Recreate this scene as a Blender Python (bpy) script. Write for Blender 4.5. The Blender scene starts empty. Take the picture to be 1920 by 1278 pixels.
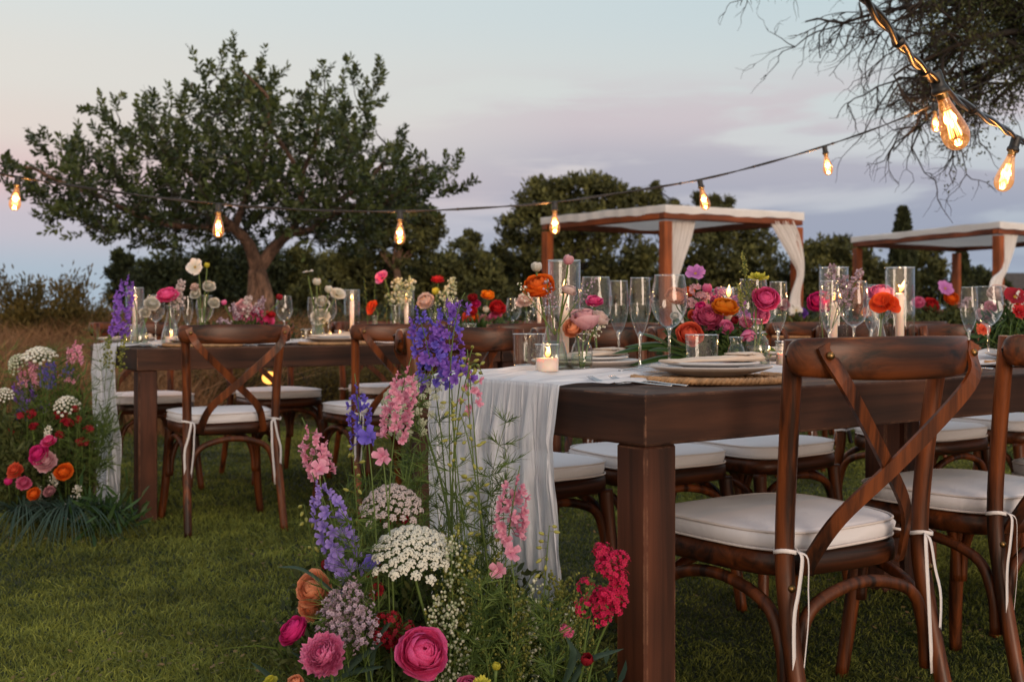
import bpy, math, random
import numpy as np
from mathutils import Vector, Matrix, Quaternion
from math import sin, cos, pi, radians, sqrt, atan2, exp

R = random.Random(7)
NR = np.random.default_rng(11)
SC = bpy.context.scene
COL = SC.collection

# ------------------------------------------------------------------ camera
CAMH, FPX, HORY = 0.907, 2200.0, 590.0          # eye height, focal length and horizon in photo pixels
cam_d = bpy.data.cameras.new("camera")
cam = bpy.data.objects.new("camera", cam_d); COL.objects.link(cam)
cam.location = (0, 0, CAMH); cam.rotation_euler = (radians(90), 0, 0)
cam_d.sensor_width = 36.0; cam_d.lens = 36.0 * FPX / 1920
cam_d.shift_y = -(639 - HORY) / 1920
cam_d.clip_start = 0.05; cam_d.clip_end = 4000
cam_d.dof.use_dof = True; cam_d.dof.focus_distance = 2.4; cam_d.dof.aperture_fstop = 7.0
SC.camera = cam

# ------------------------------------------------------------------ world: dusk sky away from the set sun
def lin(c):
    return tuple(((x / 255) / 12.92 if x / 255 <= .04045 else ((x / 255 + .055) / 1.055) ** 2.4) for x in c) + (1,)
W = bpy.data.worlds.new("World"); SC.world = W; W.use_nodes = True
wn = W.node_tree; wn.nodes.clear()
def N(t, typ, **kw):
    n = t.nodes.new(typ)
    for k, v in kw.items():
        if k == 'ins':
            for a, b in v.items(): n.inputs[a].default_value = b
        else: setattr(n, k, v)
    return n
def ramp(t, pts, interp='EASE'):
    n = t.nodes.new('ShaderNodeValToRGB'); r = n.color_ramp; r.interpolation = interp
    while len(r.elements) < len(pts): r.elements.new(0.5)
    for e, (p, c) in zip(r.elements, pts): e.position = p; e.color = c
    return n
def math_n(t, op, a=None, b=None, clamp=False):
    n = t.nodes.new('ShaderNodeMath'); n.operation = op; n.use_clamp = clamp
    for i, x in enumerate((a, b)):
        if x is None: continue
        if isinstance(x, (int, float)): n.inputs[i].default_value = x
        else: t.links.new(x, n.inputs[i])
    return n.outputs[0]
def mixc(t, f, a, b, mode='MIX'):
    n = t.nodes.new('ShaderNodeMix'); n.data_type = 'RGBA'; n.blend_type = mode
    for i, x in ((0, f), (6, a), (7, b)):
        if isinstance(x, (int, float, tuple)): n.inputs[i].default_value = x
        else: t.links.new(x, n.inputs[i])
    return n.outputs[2]
tc = N(wn, 'ShaderNodeTexCoord'); sep = N(wn, 'ShaderNodeSeparateXYZ')
wn.links.new(tc.outputs['Generated'], sep.inputs[0])
X, Y, Z = sep.outputs
elev = math_n(wn, 'MULTIPLY', math_n(wn, 'ARCSINE', Z), 180 / pi / 90.0, True)   # 0..1 = 0..90 degrees
deg = lambda d: d / 90.0
left = ramp(wn, [(0, lin((162, 177, 190))), (deg(1.8), lin((166, 180, 193))), (deg(4.2), lin((190, 183, 192))), (deg(6.2), lin((212, 184, 184))),
                 (deg(8.5), lin((216, 204, 196))), (deg(11), lin((214, 210, 203))), (deg(15), lin((207, 212, 210))), (deg(90), lin((150, 166, 184)))])
right = ramp(wn, [(0, lin((150, 166, 184))), (deg(3), lin((160, 170, 184))), (deg(6), lin((180, 186, 194))), (deg(8), lin((192, 198, 202))),
                  (deg(10.5), lin((192, 202, 204))), (deg(15), lin((183, 200, 206))), (deg(90), lin((140, 156, 178)))])
for rr in (left, right): wn.links.new(elev, rr.inputs[0])
az = math_n(wn, 'MULTIPLY_ADD', X, 1.25); az.node.inputs[2].default_value = 0.55; az.node.use_clamp = True
base = mixc(wn, az, left.outputs[0], right.outputs[0])
# low stratus: flat bands of mauve cloud
cs = N(wn, 'ShaderNodeCombineXYZ')
wn.links.new(math_n(wn, 'MULTIPLY', X, 5.0), cs.inputs[0]); wn.links.new(math_n(wn, 'MULTIPLY', Y, 5.0), cs.inputs[1]); wn.links.new(math_n(wn, 'MULTIPLY', Z, 30.0), cs.inputs[2])
cn = N(wn, 'ShaderNodeTexNoise', ins={'Scale': 1.0, 'Detail': 5.0, 'Roughness': 0.52, 'Distortion': 0.25})
wn.links.new(cs.outputs[0], cn.inputs['Vector'])
cr = ramp(wn, [(0.40, (0, 0, 0, 1)), (0.56, (1, 1, 1, 1))]); wn.links.new(cn.outputs[0], cr.inputs[0])
band = ramp(wn, [(0, (.75, .75, .75, 1)), (deg(3), (1, 1, 1, 1)), (deg(9.3), (1, 1, 1, 1)), (deg(12.5), (0, 0, 0, 1))]); wn.links.new(elev, band.inputs[0])
cside = math_n(wn, 'MULTIPLY_ADD', X, 5.0); cside.node.inputs[2].default_value = 0.72; cside.node.use_clamp = True
cf = math_n(wn, 'MULTIPLY', math_n(wn, 'MULTIPLY', cr.outputs[0], band.outputs[0]), cside)
ccol = ramp(wn, [(0, lin((146, 158, 177))), (deg(4.5), lin((148, 154, 172))), (deg(7), lin((166, 165, 178))), (deg(9.5), lin((194, 183, 189)))]); wn.links.new(elev, ccol.inputs[0])
sky1 = mixc(wn, math_n(wn, 'MULTIPLY', cf, 0.85), base, ccol.outputs[0])
# afterglow behind the camera, over the set sun
glow = math_n(wn, 'MULTIPLY', math_n(wn, 'MULTIPLY_ADD', Y, -0.9, True), math_n(wn, 'SUBTRACT', 1.0, math_n(wn, 'MULTIPLY', elev, 2.6, True), True))
glow.node.inputs[0].links[0].from_node.inputs[2].default_value = 0.1
gl = mixc(wn, glow, sky1, (2.3, 1.62, 1.15, 1))
# a thin share of physical twilight sky
nis = N(wn, 'ShaderNodeTexSky', sky_type='NISHITA', sun_disc=False, sun_elevation=radians(3), sun_rotation=radians(160))
fin = mixc(wn, 0.02, gl, nis.outputs[0], 'ADD')
below = math_n(wn, 'GREATER_THAN', 0.0, Z)
fin = mixc(wn, below, gl, lin((70, 75, 78)))
bg = N(wn, 'ShaderNodeBackground'); bg.inputs[1].default_value = 0.88
wn.links.new(fin, bg.inputs[0])
wo = N(wn, 'ShaderNodeOutputWorld'); wn.links.new(bg.outputs[0], wo.inputs[0])

# last warm light from low behind the camera, very soft
sd = bpy.data.lights.new("afterglow_sun", 'SUN'); sd.energy = 1.45; sd.angle = radians(25); sd.color = (1.0, 0.78, 0.60)
so = bpy.data.objects.new("afterglow_sun", sd); COL.objects.link(so)
so.rotation_euler = Vector((-0.42, 0.9, -0.16)).to_track_quat('-Z', 'Y').to_euler()
SC.view_settings.view_transform = 'Standard'; SC.view_settings.look = 'None'
SC.view_settings.exposure = 0.36; SC.view_settings.gamma = 1.0
SC.cycles.use_denoising = True
SC.cycles.max_bounces = 10; SC.cycles.transparent_max_bounces = 24; SC.cycles.glossy_bounces = 4; SC.cycles.diffuse_bounces = 3
SC.cycles.sample_clamp_indirect = 6.0
SC.cycles.caustics_reflective = False; SC.cycles.caustics_refractive = False
SC.cycles.use_light_tree = True

# ------------------------------------------------------------------ helpers
def at(px, py, d):
    return Vector(((px - 960) * d / FPX, d, CAMH - (py - HORY) * d / FPX))

class MB:
    def __init__(s): s.v = []; s.f = []; s.g = []
    def add(s, vs, fs, g=0.5):
        o = len(s.v); s.v += [tuple(p) for p in vs]; s.f += [tuple(i + o for i in f) for f in fs]
        s.g += list(g) if hasattr(g, '__len__') else [g] * len(vs); return s
    def merge(s, mb, M=None, gs=None):
        vs = mb.v if M is None else [M @ Vector(p) for p in mb.v]
        return s.add(vs, mb.f, mb.g if gs is None else [gs] * len(mb.v))
    def box(s, c, size, M=None, b=0.0, g=.5):
        hx, hy, hz = size[0] / 2, size[1] / 2, size[2] / 2
        if b <= 0:
            vs = [Vector((c[0] + x * hx, c[1] + y * hy, c[2] + z * hz)) for x in (-1, 1) for y in (-1, 1) for z in (-1, 1)]
            fs = [(0, 1, 3, 2), (4, 6, 7, 5), (0, 4, 5, 1), (2, 3, 7, 6), (0, 2, 6, 4), (1, 5, 7, 3)]
        else:
            vs = []; idx = {}
            for x in (-1, 1):
                for y in (-1, 1):
                    for z in (-1, 1):
                        for ax in range(3):
                            e = [x * (hx - b), y * (hy - b), z * (hz - b)]; e[ax] = (x, y, z)[ax] * (hx, hy, hz)[ax]
                            idx[(x, y, z, ax)] = len(vs); vs.append(Vector((c[0] + e[0], c[1] + e[1], c[2] + e[2])))
            fs = []
            for ax in range(3):
                o1, o2 = [(1, 2), (2, 0), (0, 1)][ax]
                for sg in (-1, 1):
                    q = []
                    for a, b2 in ((-1, -1), (1, -1), (1, 1), (-1, 1)):
                        k = [0, 0, 0]; k[ax] = sg; k[o1] = a; k[o2] = b2; q.append(idx[(*k, ax)])
                    fs.append(tuple(q if sg > 0 else q[::-1]))
            for ax in range(3):
                o1, o2 = [(1, 2), (2, 0), (0, 1)][ax]
                for a in (-1, 1):
                    for b2 in (-1, 1):
                        k0 = [0, 0, 0]; k0[ax] = -1; k0[o1] = a; k0[o2] = b2; k1 = list(k0); k1[ax] = 1
                        q = [idx[(*k0, o1)], idx[(*k1, o1)], idx[(*k1, o2)], idx[(*k0, o2)]]
                        fs.append(tuple(q if a * b2 < 0 else q[::-1]))
            for x in (-1, 1):
                for y in (-1, 1):
                    for z in (-1, 1):
                        q = [idx[(x, y, z, 0)], idx[(x, y, z, 1)], idx[(x, y, z, 2)]]
                        fs.append(tuple(q if x * y * z > 0 else q[::-1]))
        if M is not None: vs = [M @ p for p in vs]
        return s.add(vs, fs, g)
    def tube(s, path, rad, n=8, cap=True, g=.5, flat=None, up=None):
        """tube along path; rad float or list; flat=(a,b) scales the section's two axes"""
        P = [Vector(p) for p in path]; m = len(P)
        rr = rad if hasattr(rad, '__len__') else [rad] * m
        t0 = (P[1] - P[0]).normalized()
        u = Vector(up) if up else (Vector((0, 0, 1)) if abs(t0.z) < .9 else Vector((1, 0, 0)))
        u = (u - t0 * u.dot(t0)).normalized(); vs = []; gg = []
        for i, p in enumerate(P):
            t = (P[min(i + 1, m - 1)] - P[max(i - 1, 0)]).normalized()
            u = (u - t * u.dot(t)); u = u.normalized() if u.length > 1e-6 else t.orthogonal().normalized()
            w = t.cross(u); fa, fb = flat if flat else (1, 1)
            for k in range(n):
                a = 2 * pi * k / n + (pi / n if n == 4 else 0)
                vs.append(p + u * (cos(a) * rr[i] * fa) + w * (sin(a) * rr[i] * fb))
                gg.append(g[i] if hasattr(g, '__len__') else g)
        fs = [(i * n + k, i * n + (k + 1) % n, (i + 1) * n + (k + 1) % n, (i + 1) * n + k) for i in range(m - 1) for k in range(n)]
        if cap: fs += [tuple(range(n))[::-1], tuple((m - 1) * n + k for k in range(n))]
        return s.add(vs, fs, gg)
    def lathe(s, prof, n=20, M=None, g=.5, close=False):
        vs = []; gg = []
        for i, (r, z) in enumerate(prof):
            for k in range(n):
                a = 2 * pi * k / n; vs.append(Vector((r * cos(a), r * sin(a), z))); gg.append(g[i] if hasattr(g, '__len__') else g)
        if M is not None: vs = [M @ p for p in vs]
        m = len(prof)
        fs = [(i * n + k, i * n + (k + 1) % n, (i + 1) * n + (k + 1) % n, (i + 1) * n + k) for i in range(m - 1) for k in range(n)]
        if prof[0][0] > 1e-5 and close: fs.append(tuple(range(n))[::-1])
        if prof[-1][0] > 1e-5 and close: fs.append(tuple((m - 1) * n + k for k in range(n)))
        return s.add(vs, fs, gg)
    def grid(s, fn, nu, nv, gfn=None):
        vs = []; gg = []
        for i in range(nu + 1):
            for j in range(nv + 1):
                vs.append(fn(i / nu, j / nv)); gg.append(gfn(i / nu, j / nv) if gfn else .5)
        fs = [(i * (nv + 1) + j, (i + 1) * (nv + 1) + j, (i + 1) * (nv + 1) + j + 1, i * (nv + 1) + j + 1) for i in range(nu) for j in range(nv)]
        return s.add(vs, fs, gg)
    def ball(s, c, r, nu=8, nv=5, sz=1.0, g=.5):
        prof = [(max(r * sin(pi * i / nv), 0), -r * sz * cos(pi * i / nv)) for i in range(nv + 1)]
        return s.lathe(prof, nu, Matrix.Translation(Vector(c)), g)
    def mesh(s, name, mat, smooth=True):
        me = bpy.data.meshes.new(name); me.from_pydata(s.v, [], s.f); 
        if smooth: me.polygons.foreach_set('use_smooth', [True] * len(me.polygons))
        a = me.attributes.new('g', 'FLOAT', 'POINT'); a.data.foreach_set('value', s.g)
        if mat is not None: me.materials.append(mat)
        me.update(); return me

def link(name, data, parent=None, loc=None, rot=None, M=None, kind=None, label=None):
    o = bpy.data.objects.new(name, data); COL.objects.link(o)
    if parent is not None: o.parent = parent
    if M is not None: o.matrix_basis = M
    if loc is not None: o.location = loc
    if rot is not None: o.rotation_euler = rot
    if kind: o['kind'] = kind
    if label: o['label'] = label
    return o
def part(name, mb, mat, parent, smooth=True, kind=None, label=None, M=None):
    me = mb.mesh(name, mat, smooth) if isinstance(mb, MB) else mb
    return link(name, me, parent, kind=kind, label=label, M=M)
def thing(name, label, cat, loc=(0, 0, 0), rz=0.0, group=None, data=None):
    o = bpy.data.objects.new(name, data); COL.objects.link(o)
    if data is None: o.empty_display_size = .05
    o.location = loc; o.rotation_euler = (0, 0, rz); o['label'] = label; o['category'] = cat
    if group: o['group'] = group
    return o
def copy_tree(root, loc, rz, label):
    r = root.copy(); COL.objects.link(r); r.location = loc; r.rotation_euler = (0, 0, rz); r['label'] = label
    for ch in list(root.children):
        c = ch.copy(); COL.objects.link(c); c.parent = r
        for g in list(ch.children):
            e = g.copy(); COL.objects.link(e); e.parent = c
    return r
def mesh_np(name, V, F, mat, g=None, smooth=False):
    V = np.ascontiguousarray(V, dtype=np.float32); F = np.ascontiguousarray(F, dtype=np.int32)
    me = bpy.data.meshes.new(name); nv, (nf, k) = len(V), F.shape
    me.vertices.add(nv); me.vertices.foreach_set('co', V.ravel())
    me.loops.add(nf * k); me.loops.foreach_set('vertex_index', F.ravel())
    me.polygons.add(nf); me.polygons.foreach_set('loop_start', np.arange(0, nf * k, k, dtype=np.int32)); me.polygons.foreach_set('loop_total', np.full(nf, k, dtype=np.int32))
    if smooth: me.polygons.foreach_set('use_smooth', np.ones(nf, dtype=bool))
    a = me.attributes.new('g', 'FLOAT', 'POINT'); a.data.foreach_set('value', (g if g is not None else np.full(nv, .5)).astype(np.float32))
    me.materials.append(mat); me.update(calc_edges=True); return me
def orient(d, roll=0.0):
    """matrix whose +Z points along d"""
    d = Vector(d).normalized(); q = d.to_track_quat('Z', 'Y')
    return (q @ Quaternion((0, 0, 1), roll)).to_matrix().to_4x4()
def bez(p0, p1, p2, p3=None, n=10):
    p0, p1, p2 = Vector(p0), Vector(p1), Vector(p2); out = []
    for i in range(n + 1):
        t = i / n
        if p3 is None: out.append(p0 * (1 - t) ** 2 + p1 * 2 * t * (1 - t) + p2 * t * t)
        else: out.append(p0 * (1 - t) ** 3 + p1 * 3 * t * (1 - t) ** 2 + p2 * 3 * t * t * (1 - t) + Vector(p3) * t ** 3)
    return out
def unit3(n, rng=NR):
    v = rng.normal(size=(n, 3)); return v / np.linalg.norm(v, axis=1, keepdims=True)
def leaf_cards(pos, dirs, length, width, rng=NR, nrm=None, curl=0.12, g=None, spread=.12):
    """curved pointed leaves: 6 verts, 2 quads each. pos = leaf base, dirs = leaf axis"""
    n = len(pos); L = np.broadcast_to(np.asarray(length, float), (n,))[:, None]; Wd = np.broadcast_to(np.asarray(width, float), (n,))[:, None]
    if nrm is None: nrm = unit3(n, rng)
    side = np.cross(dirs, nrm); side /= np.linalg.norm(side, axis=1, keepdims=True) + 1e-9
    up = np.cross(side, dirs)
    c = rng.uniform(-curl, curl, (n, 1)) - curl * .5
    a = pos; b1 = pos + dirs * L * .4 + side * Wd * .5 + up * L * c * .3; b2 = pos + dirs * L * .4 - side * Wd * .5 + up * L * c * .3
    c1 = pos + dirs * L * .78 + side * Wd * .38 + up * L * c * .8; c2 = pos + dirs * L * .78 - side * Wd * .38 + up * L * c * .8
    t = pos + dirs * L + up * L * c * 1.5
    V = np.stack([a, b1, c1, t, c2, b2], 1).reshape(-1, 3)
    o = np.arange(n)[:, None] * 6
    F = np.concatenate([o + np.array([[0, 1, 2, 5]]), o + np.array([[5, 2, 3, 4]])], 1).reshape(-1, 4)
    gg = rng.uniform(0, 1, n) if g is None else np.clip(g + rng.normal(0, spread, n), 0, 1)
    return V, F, np.repeat(gg, 6)
def blades(pos, dirs, length, width, rng=NR, g=None, bend=None):
    """two-segment blades: 5 verts -> quad+tri as 2 quads (degenerate-free: use 3 tris)"""
    n = len(pos); L = np.broadcast_to(np.asarray(length, float), (n,))[:, None]; Wd = np.broadcast_to(np.asarray(width, float), (n,))[:, None]
    side = np.cross(dirs, unit3(n, rng)); side /= np.linalg.norm(side, axis=1, keepdims=True) + 1e-9
    if bend is None: bend = np.concatenate([rng.normal(0, .35, (n, 2)), np.full((n, 1), -.25)], 1)
    m = pos + dirs * L * .55 + bend * L * .25; t = pos + dirs * L * .95 + bend * L
    V = np.stack([pos + side * Wd * .5, pos - side * Wd * .5, m - side * Wd * .4, m + side * Wd * .4, t], 1).reshape(-1, 3)
    o = np.arange(n)[:, None] * 5
    F = np.concatenate([o + np.array([[0, 1, 2]]), o + np.array([[0, 2, 3]]), o + np.array([[3, 2, 4]])], 1).reshape(-1, 3)
    gg = rng.uniform(0, 1, n) if g is None else g
    return V, F, np.repeat(gg, 5)
def cat_np(parts):
    V = []; F = []; G = []; o = 0
    for v, f, g in parts: V.append(v); F.append(f + o); G.append(g); o += len(v)
    return np.concatenate(V), np.concatenate(F), np.concatenate(G)

def gather(roots, name, label=None, parent=None):
    """many uncountable sprigs become one object"""
    V = []; F = []; mi = []; mats = []; G = []; o = 0
    for r in roots:
        for ob in [r] + list(r.children):
            if ob.type != 'MESH': continue
            M_ = (Matrix.Translation(r.location) @ ob.matrix_basis) if ob is not r else r.matrix_basis
            me = ob.data; n = len(me.vertices); co = np.empty(n * 3, np.float32); me.vertices.foreach_get('co', co); co = co.reshape(-1, 3); A = np.array(M_); V.append(co @ A[:3, :3].T + A[:3, 3])
            g = np.empty(n, np.float32); me.attributes['g'].data.foreach_get('value', g); G.append(g)
            m = me.materials[0]; k = mats.index(m) if m in mats else (mats.append(m) or len(mats) - 1)
            F += [tuple(v + o for v in pl.vertices) for pl in me.polygons]; mi += [k] * len(me.polygons); o += n
    me = bpy.data.meshes.new(name); me.from_pydata(np.concatenate(V).tolist(), [], F); [me.materials.append(m) for m in mats]
    me.polygons.foreach_set('material_index', mi); me.polygons.foreach_set('use_smooth', [True] * len(mi))
    a = me.attributes.new('g', 'FLOAT', 'POINT'); a.data.foreach_set('value', np.concatenate(G)); me.update()
    for r in roots:
        for ob in list(r.children): bpy.data.objects.remove(ob)
        bpy.data.objects.remove(r)
    return link(name, me, kind='stuff')
# ------------------------------------------------------------------ materials
def new_mat(name):
    m = bpy.data.materials.new(name); m.use_nodes = True; t = m.node_tree; t.nodes.clear()
    o = N(t, 'ShaderNodeOutputMaterial'); return m, t, o
def principled(t, **kw):
    p = N(t, 'ShaderNodeBsdfPrincipled')
    for k, v in kw.items():
        k2 = k.replace('_', ' ')
        for i in p.inputs:
            if i.name.lower() == k2.lower():
                if hasattr(v, 'links') or hasattr(v, 'is_linked'): t.links.new(v, i)
                else: i.default_value = v
                break
    return p
def coords(t, kind='Object', scale=(1, 1, 1), rot=(0, 0, 0)):
    c = N(t, 'ShaderNodeTexCoord'); mp = N(t, 'ShaderNodeMapping'); mp.inputs['Scale'].default_value = scale; mp.inputs['Rotation'].default_value = rot
    t.links.new(c.outputs[kind], mp.inputs[0]); return mp.outputs[0]
def noise(t, vec, scale, detail=4, rough=.55, dist=0.0):
    n = N(t, 'ShaderNodeTexNoise', ins={'Scale': scale, 'Detail': detail, 'Roughness': rough, 'Distortion': dist})
    if vec is not None: t.links.new(vec, n.inputs['Vector'])
    return n.outputs[0]
def bump(t, h, strength=.3, dist=.01, nrm=None):
    b = N(t, 'ShaderNodeBump', ins={'Strength': strength, 'Distance': dist}); t.links.new(h, b.inputs['Height'])
    if nrm is not None: t.links.new(nrm, b.inputs['Normal'])
    return b.outputs[0]
def attr_g(t):
    return N(t, 'ShaderNodeAttribute', attribute_name='g').outputs['Fac']

def wood(name, dark, light, rough=.4, axis=0, scale=1.0, coat=.15, worn=.0):
    """stained wood: grain runs along local axis `axis`; worn = pale scuffs"""
    m, t, o = new_mat(name)
    sc = [26 * scale] * 3; sc[axis] = 1.6 * scale
    v = coords(t, 'Object', tuple(sc)); v2 = coords(t, 'Object', (scale, scale, scale))
    oi = N(t, 'ShaderNodeObjectInfo'); va = N(t, 'ShaderNodeVectorMath', operation='ADD'); t.links.new(v, va.inputs[0])
    cx = N(t, 'ShaderNodeCombineXYZ'); [t.links.new(math_n(t, 'MULTIPLY', oi.outputs['Random'], 37.0 * (i + 1)), cx.inputs[i]) for i in range(3)]
    t.links.new(cx.outputs[0], va.inputs[1])
    g1 = noise(t, va.outputs[0], 1.0, 6, .62, .6); g2 = noise(t, v2, 3.0, 3, .5)
    r1 = ramp(t, [(.36, dark), (.66, light)], 'LINEAR'); t.links.new(g1, r1.inputs[0])
    r2 = ramp(t, [(.32, (.38, .38, .38, 1)), (.72, (1.3, 1.22, 1.15, 1))], 'LINEAR'); t.links.new(g2, r2.inputs[0])
    c = mixc(t, 1.0, r1.outputs[0], r2.outputs[0], 'MULTIPLY')
    if worn:
        wv = noise(t, va.outputs[0], 1.8, 5, .7); wr = ramp(t, [(.66, (0, 0, 0, 1)), (.74, (1, 1, 1, 1))]); t.links.new(wv, wr.inputs[0])
        wb = noise(t, v2, 9.0, 2); wr2 = ramp(t, [(.5, (0, 0, 0, 1)), (.65, (1, 1, 1, 1))]); t.links.new(wb, wr2.inputs[0])
        c = mixc(t, math_n(t, 'MULTIPLY', math_n(t, 'MULTIPLY', wr.outputs[0], wr2.outputs[0]), worn), c, (.30, .15, .10, 1))
    if worn:
        bv = N(t, 'ShaderNodeBevel', samples=4); bv.inputs['Radius'].default_value = .006; ge = N(t, 'ShaderNodeNewGeometry'); dt = N(t, 'ShaderNodeVectorMath', operation='DOT_PRODUCT'); t.links.new(bv.outputs[0], dt.inputs[0]); t.links.new(ge.outputs['True Normal'], dt.inputs[1])
        em = ramp(t, [(.90, (1, 1, 1, 1)), (.985, (0, 0, 0, 1))]); t.links.new(dt.outputs['Value'], em.inputs[0]); en = ramp(t, [(.42, (0, 0, 0, 1)), (.62, (1, 1, 1, 1))]); t.links.new(noise(t, v2, 22, 4, .7), en.inputs[0])
        c = mixc(t, math_n(t, 'MULTIPLY', math_n(t, 'MULTIPLY', em.outputs[0], en.outputs[0]), .75), c, (.30, .15, .09, 1))
    rr = ramp(t, [(.3, (rough + .12,) * 3 + (1,)), (.7, (rough - .06,) * 3 + (1,))]); t.links.new(g2, rr.inputs[0])
    p = principled(t, Base_Color=c, Roughness=rr.outputs[0], Normal=bump(t, g1, .25, .004)); p.inputs['Specular IOR Level'].default_value = .28
    p.inputs['Coat Weight'].default_value = coat; p.inputs['Coat Roughness'].default_value = .25
    t.links.new(p.outputs[0], o.inputs[0]); return m
def plain(name, col, rough=.5, metal=0., bscale=0, bstr=.2, bdist=.002, sss=0, spec=.5, vary=.12, vs=6.0):
    m, t, o = new_mat(name); v = coords(t)
    n = noise(t, v, vs, 4); k = ramp(t, [(.25, (1 - vary,) * 3 + (1,)), (.75, (1 + vary,) * 3 + (1,))]); t.links.new(n, k.inputs[0])
    c = mixc(t, 1.0, col if len(col) == 4 else (*col, 1), k.outputs[0], 'MULTIPLY')
    p = principled(t, Base_Color=c, Roughness=rough, Metallic=metal); p.inputs['Specular IOR Level'].default_value = spec
    if sss: p.inputs['Subsurface Weight'].default_value = sss; p.inputs['Subsurface Scale'].default_value = .01
    if bscale: t.links.new(bump(t, noise(t, v, bscale, 5), bstr, bdist), p.inputs['Normal'])
    if name == 'carob_bark':
        vs_ = coords(t, 'Object', (9, 9, 2.2)); nb = noise(t, vs_, 1.6, 7, .72, 1.6); kb = ramp(t, [(.34, (.30, .28, .27, 1)), (.62, (1.35, 1.3, 1.25, 1))]); t.links.new(nb, kb.inputs[0]); t.links.new(mixc(t, 1.0, c, kb.outputs[0], 'MULTIPLY'), p.inputs['Base Color']); t.links.new(bump(t, nb, 1.0, .09), p.inputs['Normal'])
    t.links.new(p.outputs[0], o.inputs[0]); return m
def leafy(name, c0, c1, trans=.3, rough=.5, nvar=0.0):
    """two-tone by the mesh attribute g, partly translucent"""
    m, t, o = new_mat(name)
    r = ramp(t, [(0, (*c0, 1)), (1, (*c1, 1))], 'LINEAR'); t.links.new(attr_g(t), r.inputs[0]); c = r.outputs[0]
    if nvar:
        k = ramp(t, [(.3, (1 - nvar,) * 3 + (1,)), (.7, (1 + nvar,) * 3 + (1,))]); t.links.new(noise(t, coords(t, 'Object'), 2.2, 3), k.inputs[0]); c = mixc(t, 1.0, c, k.outputs[0], 'MULTIPLY')
    p = principled(t, Base_Color=c, Roughness=rough); p.inputs['Specular IOR Level'].default_value = .3
    tr = N(t, 'ShaderNodeBsdfTranslucent'); t.links.new(c, tr.inputs[0])
    mx = N(t, 'ShaderNodeMixShader'); mx.inputs[0].default_value = trans
    t.links.new(p.outputs[0], mx.inputs[1]); t.links.new(tr.outputs[0], mx.inputs[2]); t.links.new(mx.outputs[0], o.inputs[0]); return m
def thin_glass(name, tint=(.97, .98, .98), refl=.95, base=.045, power=3.2, rough=.02):
    """blown glass a millimetre thick: mostly clear, reflective at grazing angles"""
    m, t, o = new_mat(name)
    lw = N(t, 'ShaderNodeLayerWeight'); lw.inputs[0].default_value = .5
    f = math_n(t, 'POWER', lw.outputs['Facing'], power); f = math_n(t, 'MULTIPLY_ADD', f, refl); f.node.inputs[2].default_value = base; f.node.use_clamp = True
    tr = N(t, 'ShaderNodeBsdfTransparent'); 
    tcol = mixc(t, math_n(t, 'POWER', lw.outputs['Facing'], 4.0), (*tint, 1), (tint[0] * .55, tint[1] * .58, tint[2] * .6, 1)); t.links.new(tcol, tr.inputs[0])
    gl = N(t, 'ShaderNodeBsdfGlossy'); gl.inputs['Roughness'].default_value = rough; gl.inputs[0].default_value = (1, 1, 1, 1)
    mx = N(t, 'ShaderNodeMixShader'); t.links.new(f, mx.inputs[0]); t.links.new(tr.outputs[0], mx.inputs[1]); t.links.new(gl.outputs[0], mx.inputs[2])
    t.links.new(mx.outputs[0], o.inputs[0]); return m
def emit(name, col, strength, col2=None):
    m, t, o = new_mat(name); e = N(t, 'ShaderNodeEmission'); e.inputs[1].default_value = strength
    if col2 is None: e.inputs[0].default_value = (*col, 1)
    else:
        r = ramp(t, [(0, (*col, 1)), (1, (*col2, 1))]); t.links.new(attr_g(t), r.inputs[0]); t.links.new(r.outputs[0], e.inputs[0])
    t.links.new(e.outputs[0], o.inputs[0]); return m
def cloth(name, col, weave=380, crinkle=0.0, axis=0, trans=.12, holes=0.0, vary=.05):
    m, t, o = new_mat(name)
    v = coords(t); n = noise(t, v, 3.0, 3); k = ramp(t, [(.3, (1 - vary,) * 3 + (1,)), (.7, (1 + vary,) * 3 + (1,))]); t.links.new(n, k.inputs[0])
    c = mixc(t, 1.0, (*col, 1), k.outputs[0], 'MULTIPLY')
    h = noise(t, v, weave, 2); nr = bump(t, h, .25, .0006)
    if crinkle:
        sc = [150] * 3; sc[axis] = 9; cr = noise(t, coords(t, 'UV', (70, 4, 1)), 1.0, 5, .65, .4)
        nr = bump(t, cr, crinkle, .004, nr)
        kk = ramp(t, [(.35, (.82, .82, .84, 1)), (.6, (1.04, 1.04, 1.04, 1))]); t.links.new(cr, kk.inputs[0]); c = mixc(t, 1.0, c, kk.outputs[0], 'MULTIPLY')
    if weave == 420: nr = bump(t, noise(t, coords(t, 'Object', (9, 16, 9)), 1.0, 3, .6, 1.2), .14, .02, nr)
    p = principled(t, Base_Color=c, Roughness=.85, Normal=nr); p.inputs['Specular IOR Level'].default_value = .2; p.inputs['Sheen Weight'].default_value = .15
    tr = N(t, 'ShaderNodeBsdfTranslucent'); t.links.new(c, tr.inputs[0])
    mx = N(t, 'ShaderNodeMixShader'); mx.inputs[0].default_value = trans
    t.links.new(p.outputs[0], mx.inputs[1]); t.links.new(tr.outputs[0], mx.inputs[2]); out = mx.outputs[0]
    if holes:
        tp = N(t, 'ShaderNodeBsdfTransparent'); m2 = N(t, 'ShaderNodeMixShader'); m2.inputs[0].default_value = holes
        t.links.new(out, m2.inputs[1]); t.links.new(tp.outputs[0], m2.inputs[2]); out = m2.outputs[0]
    t.links.new(out, o.inputs[0]); return m

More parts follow.
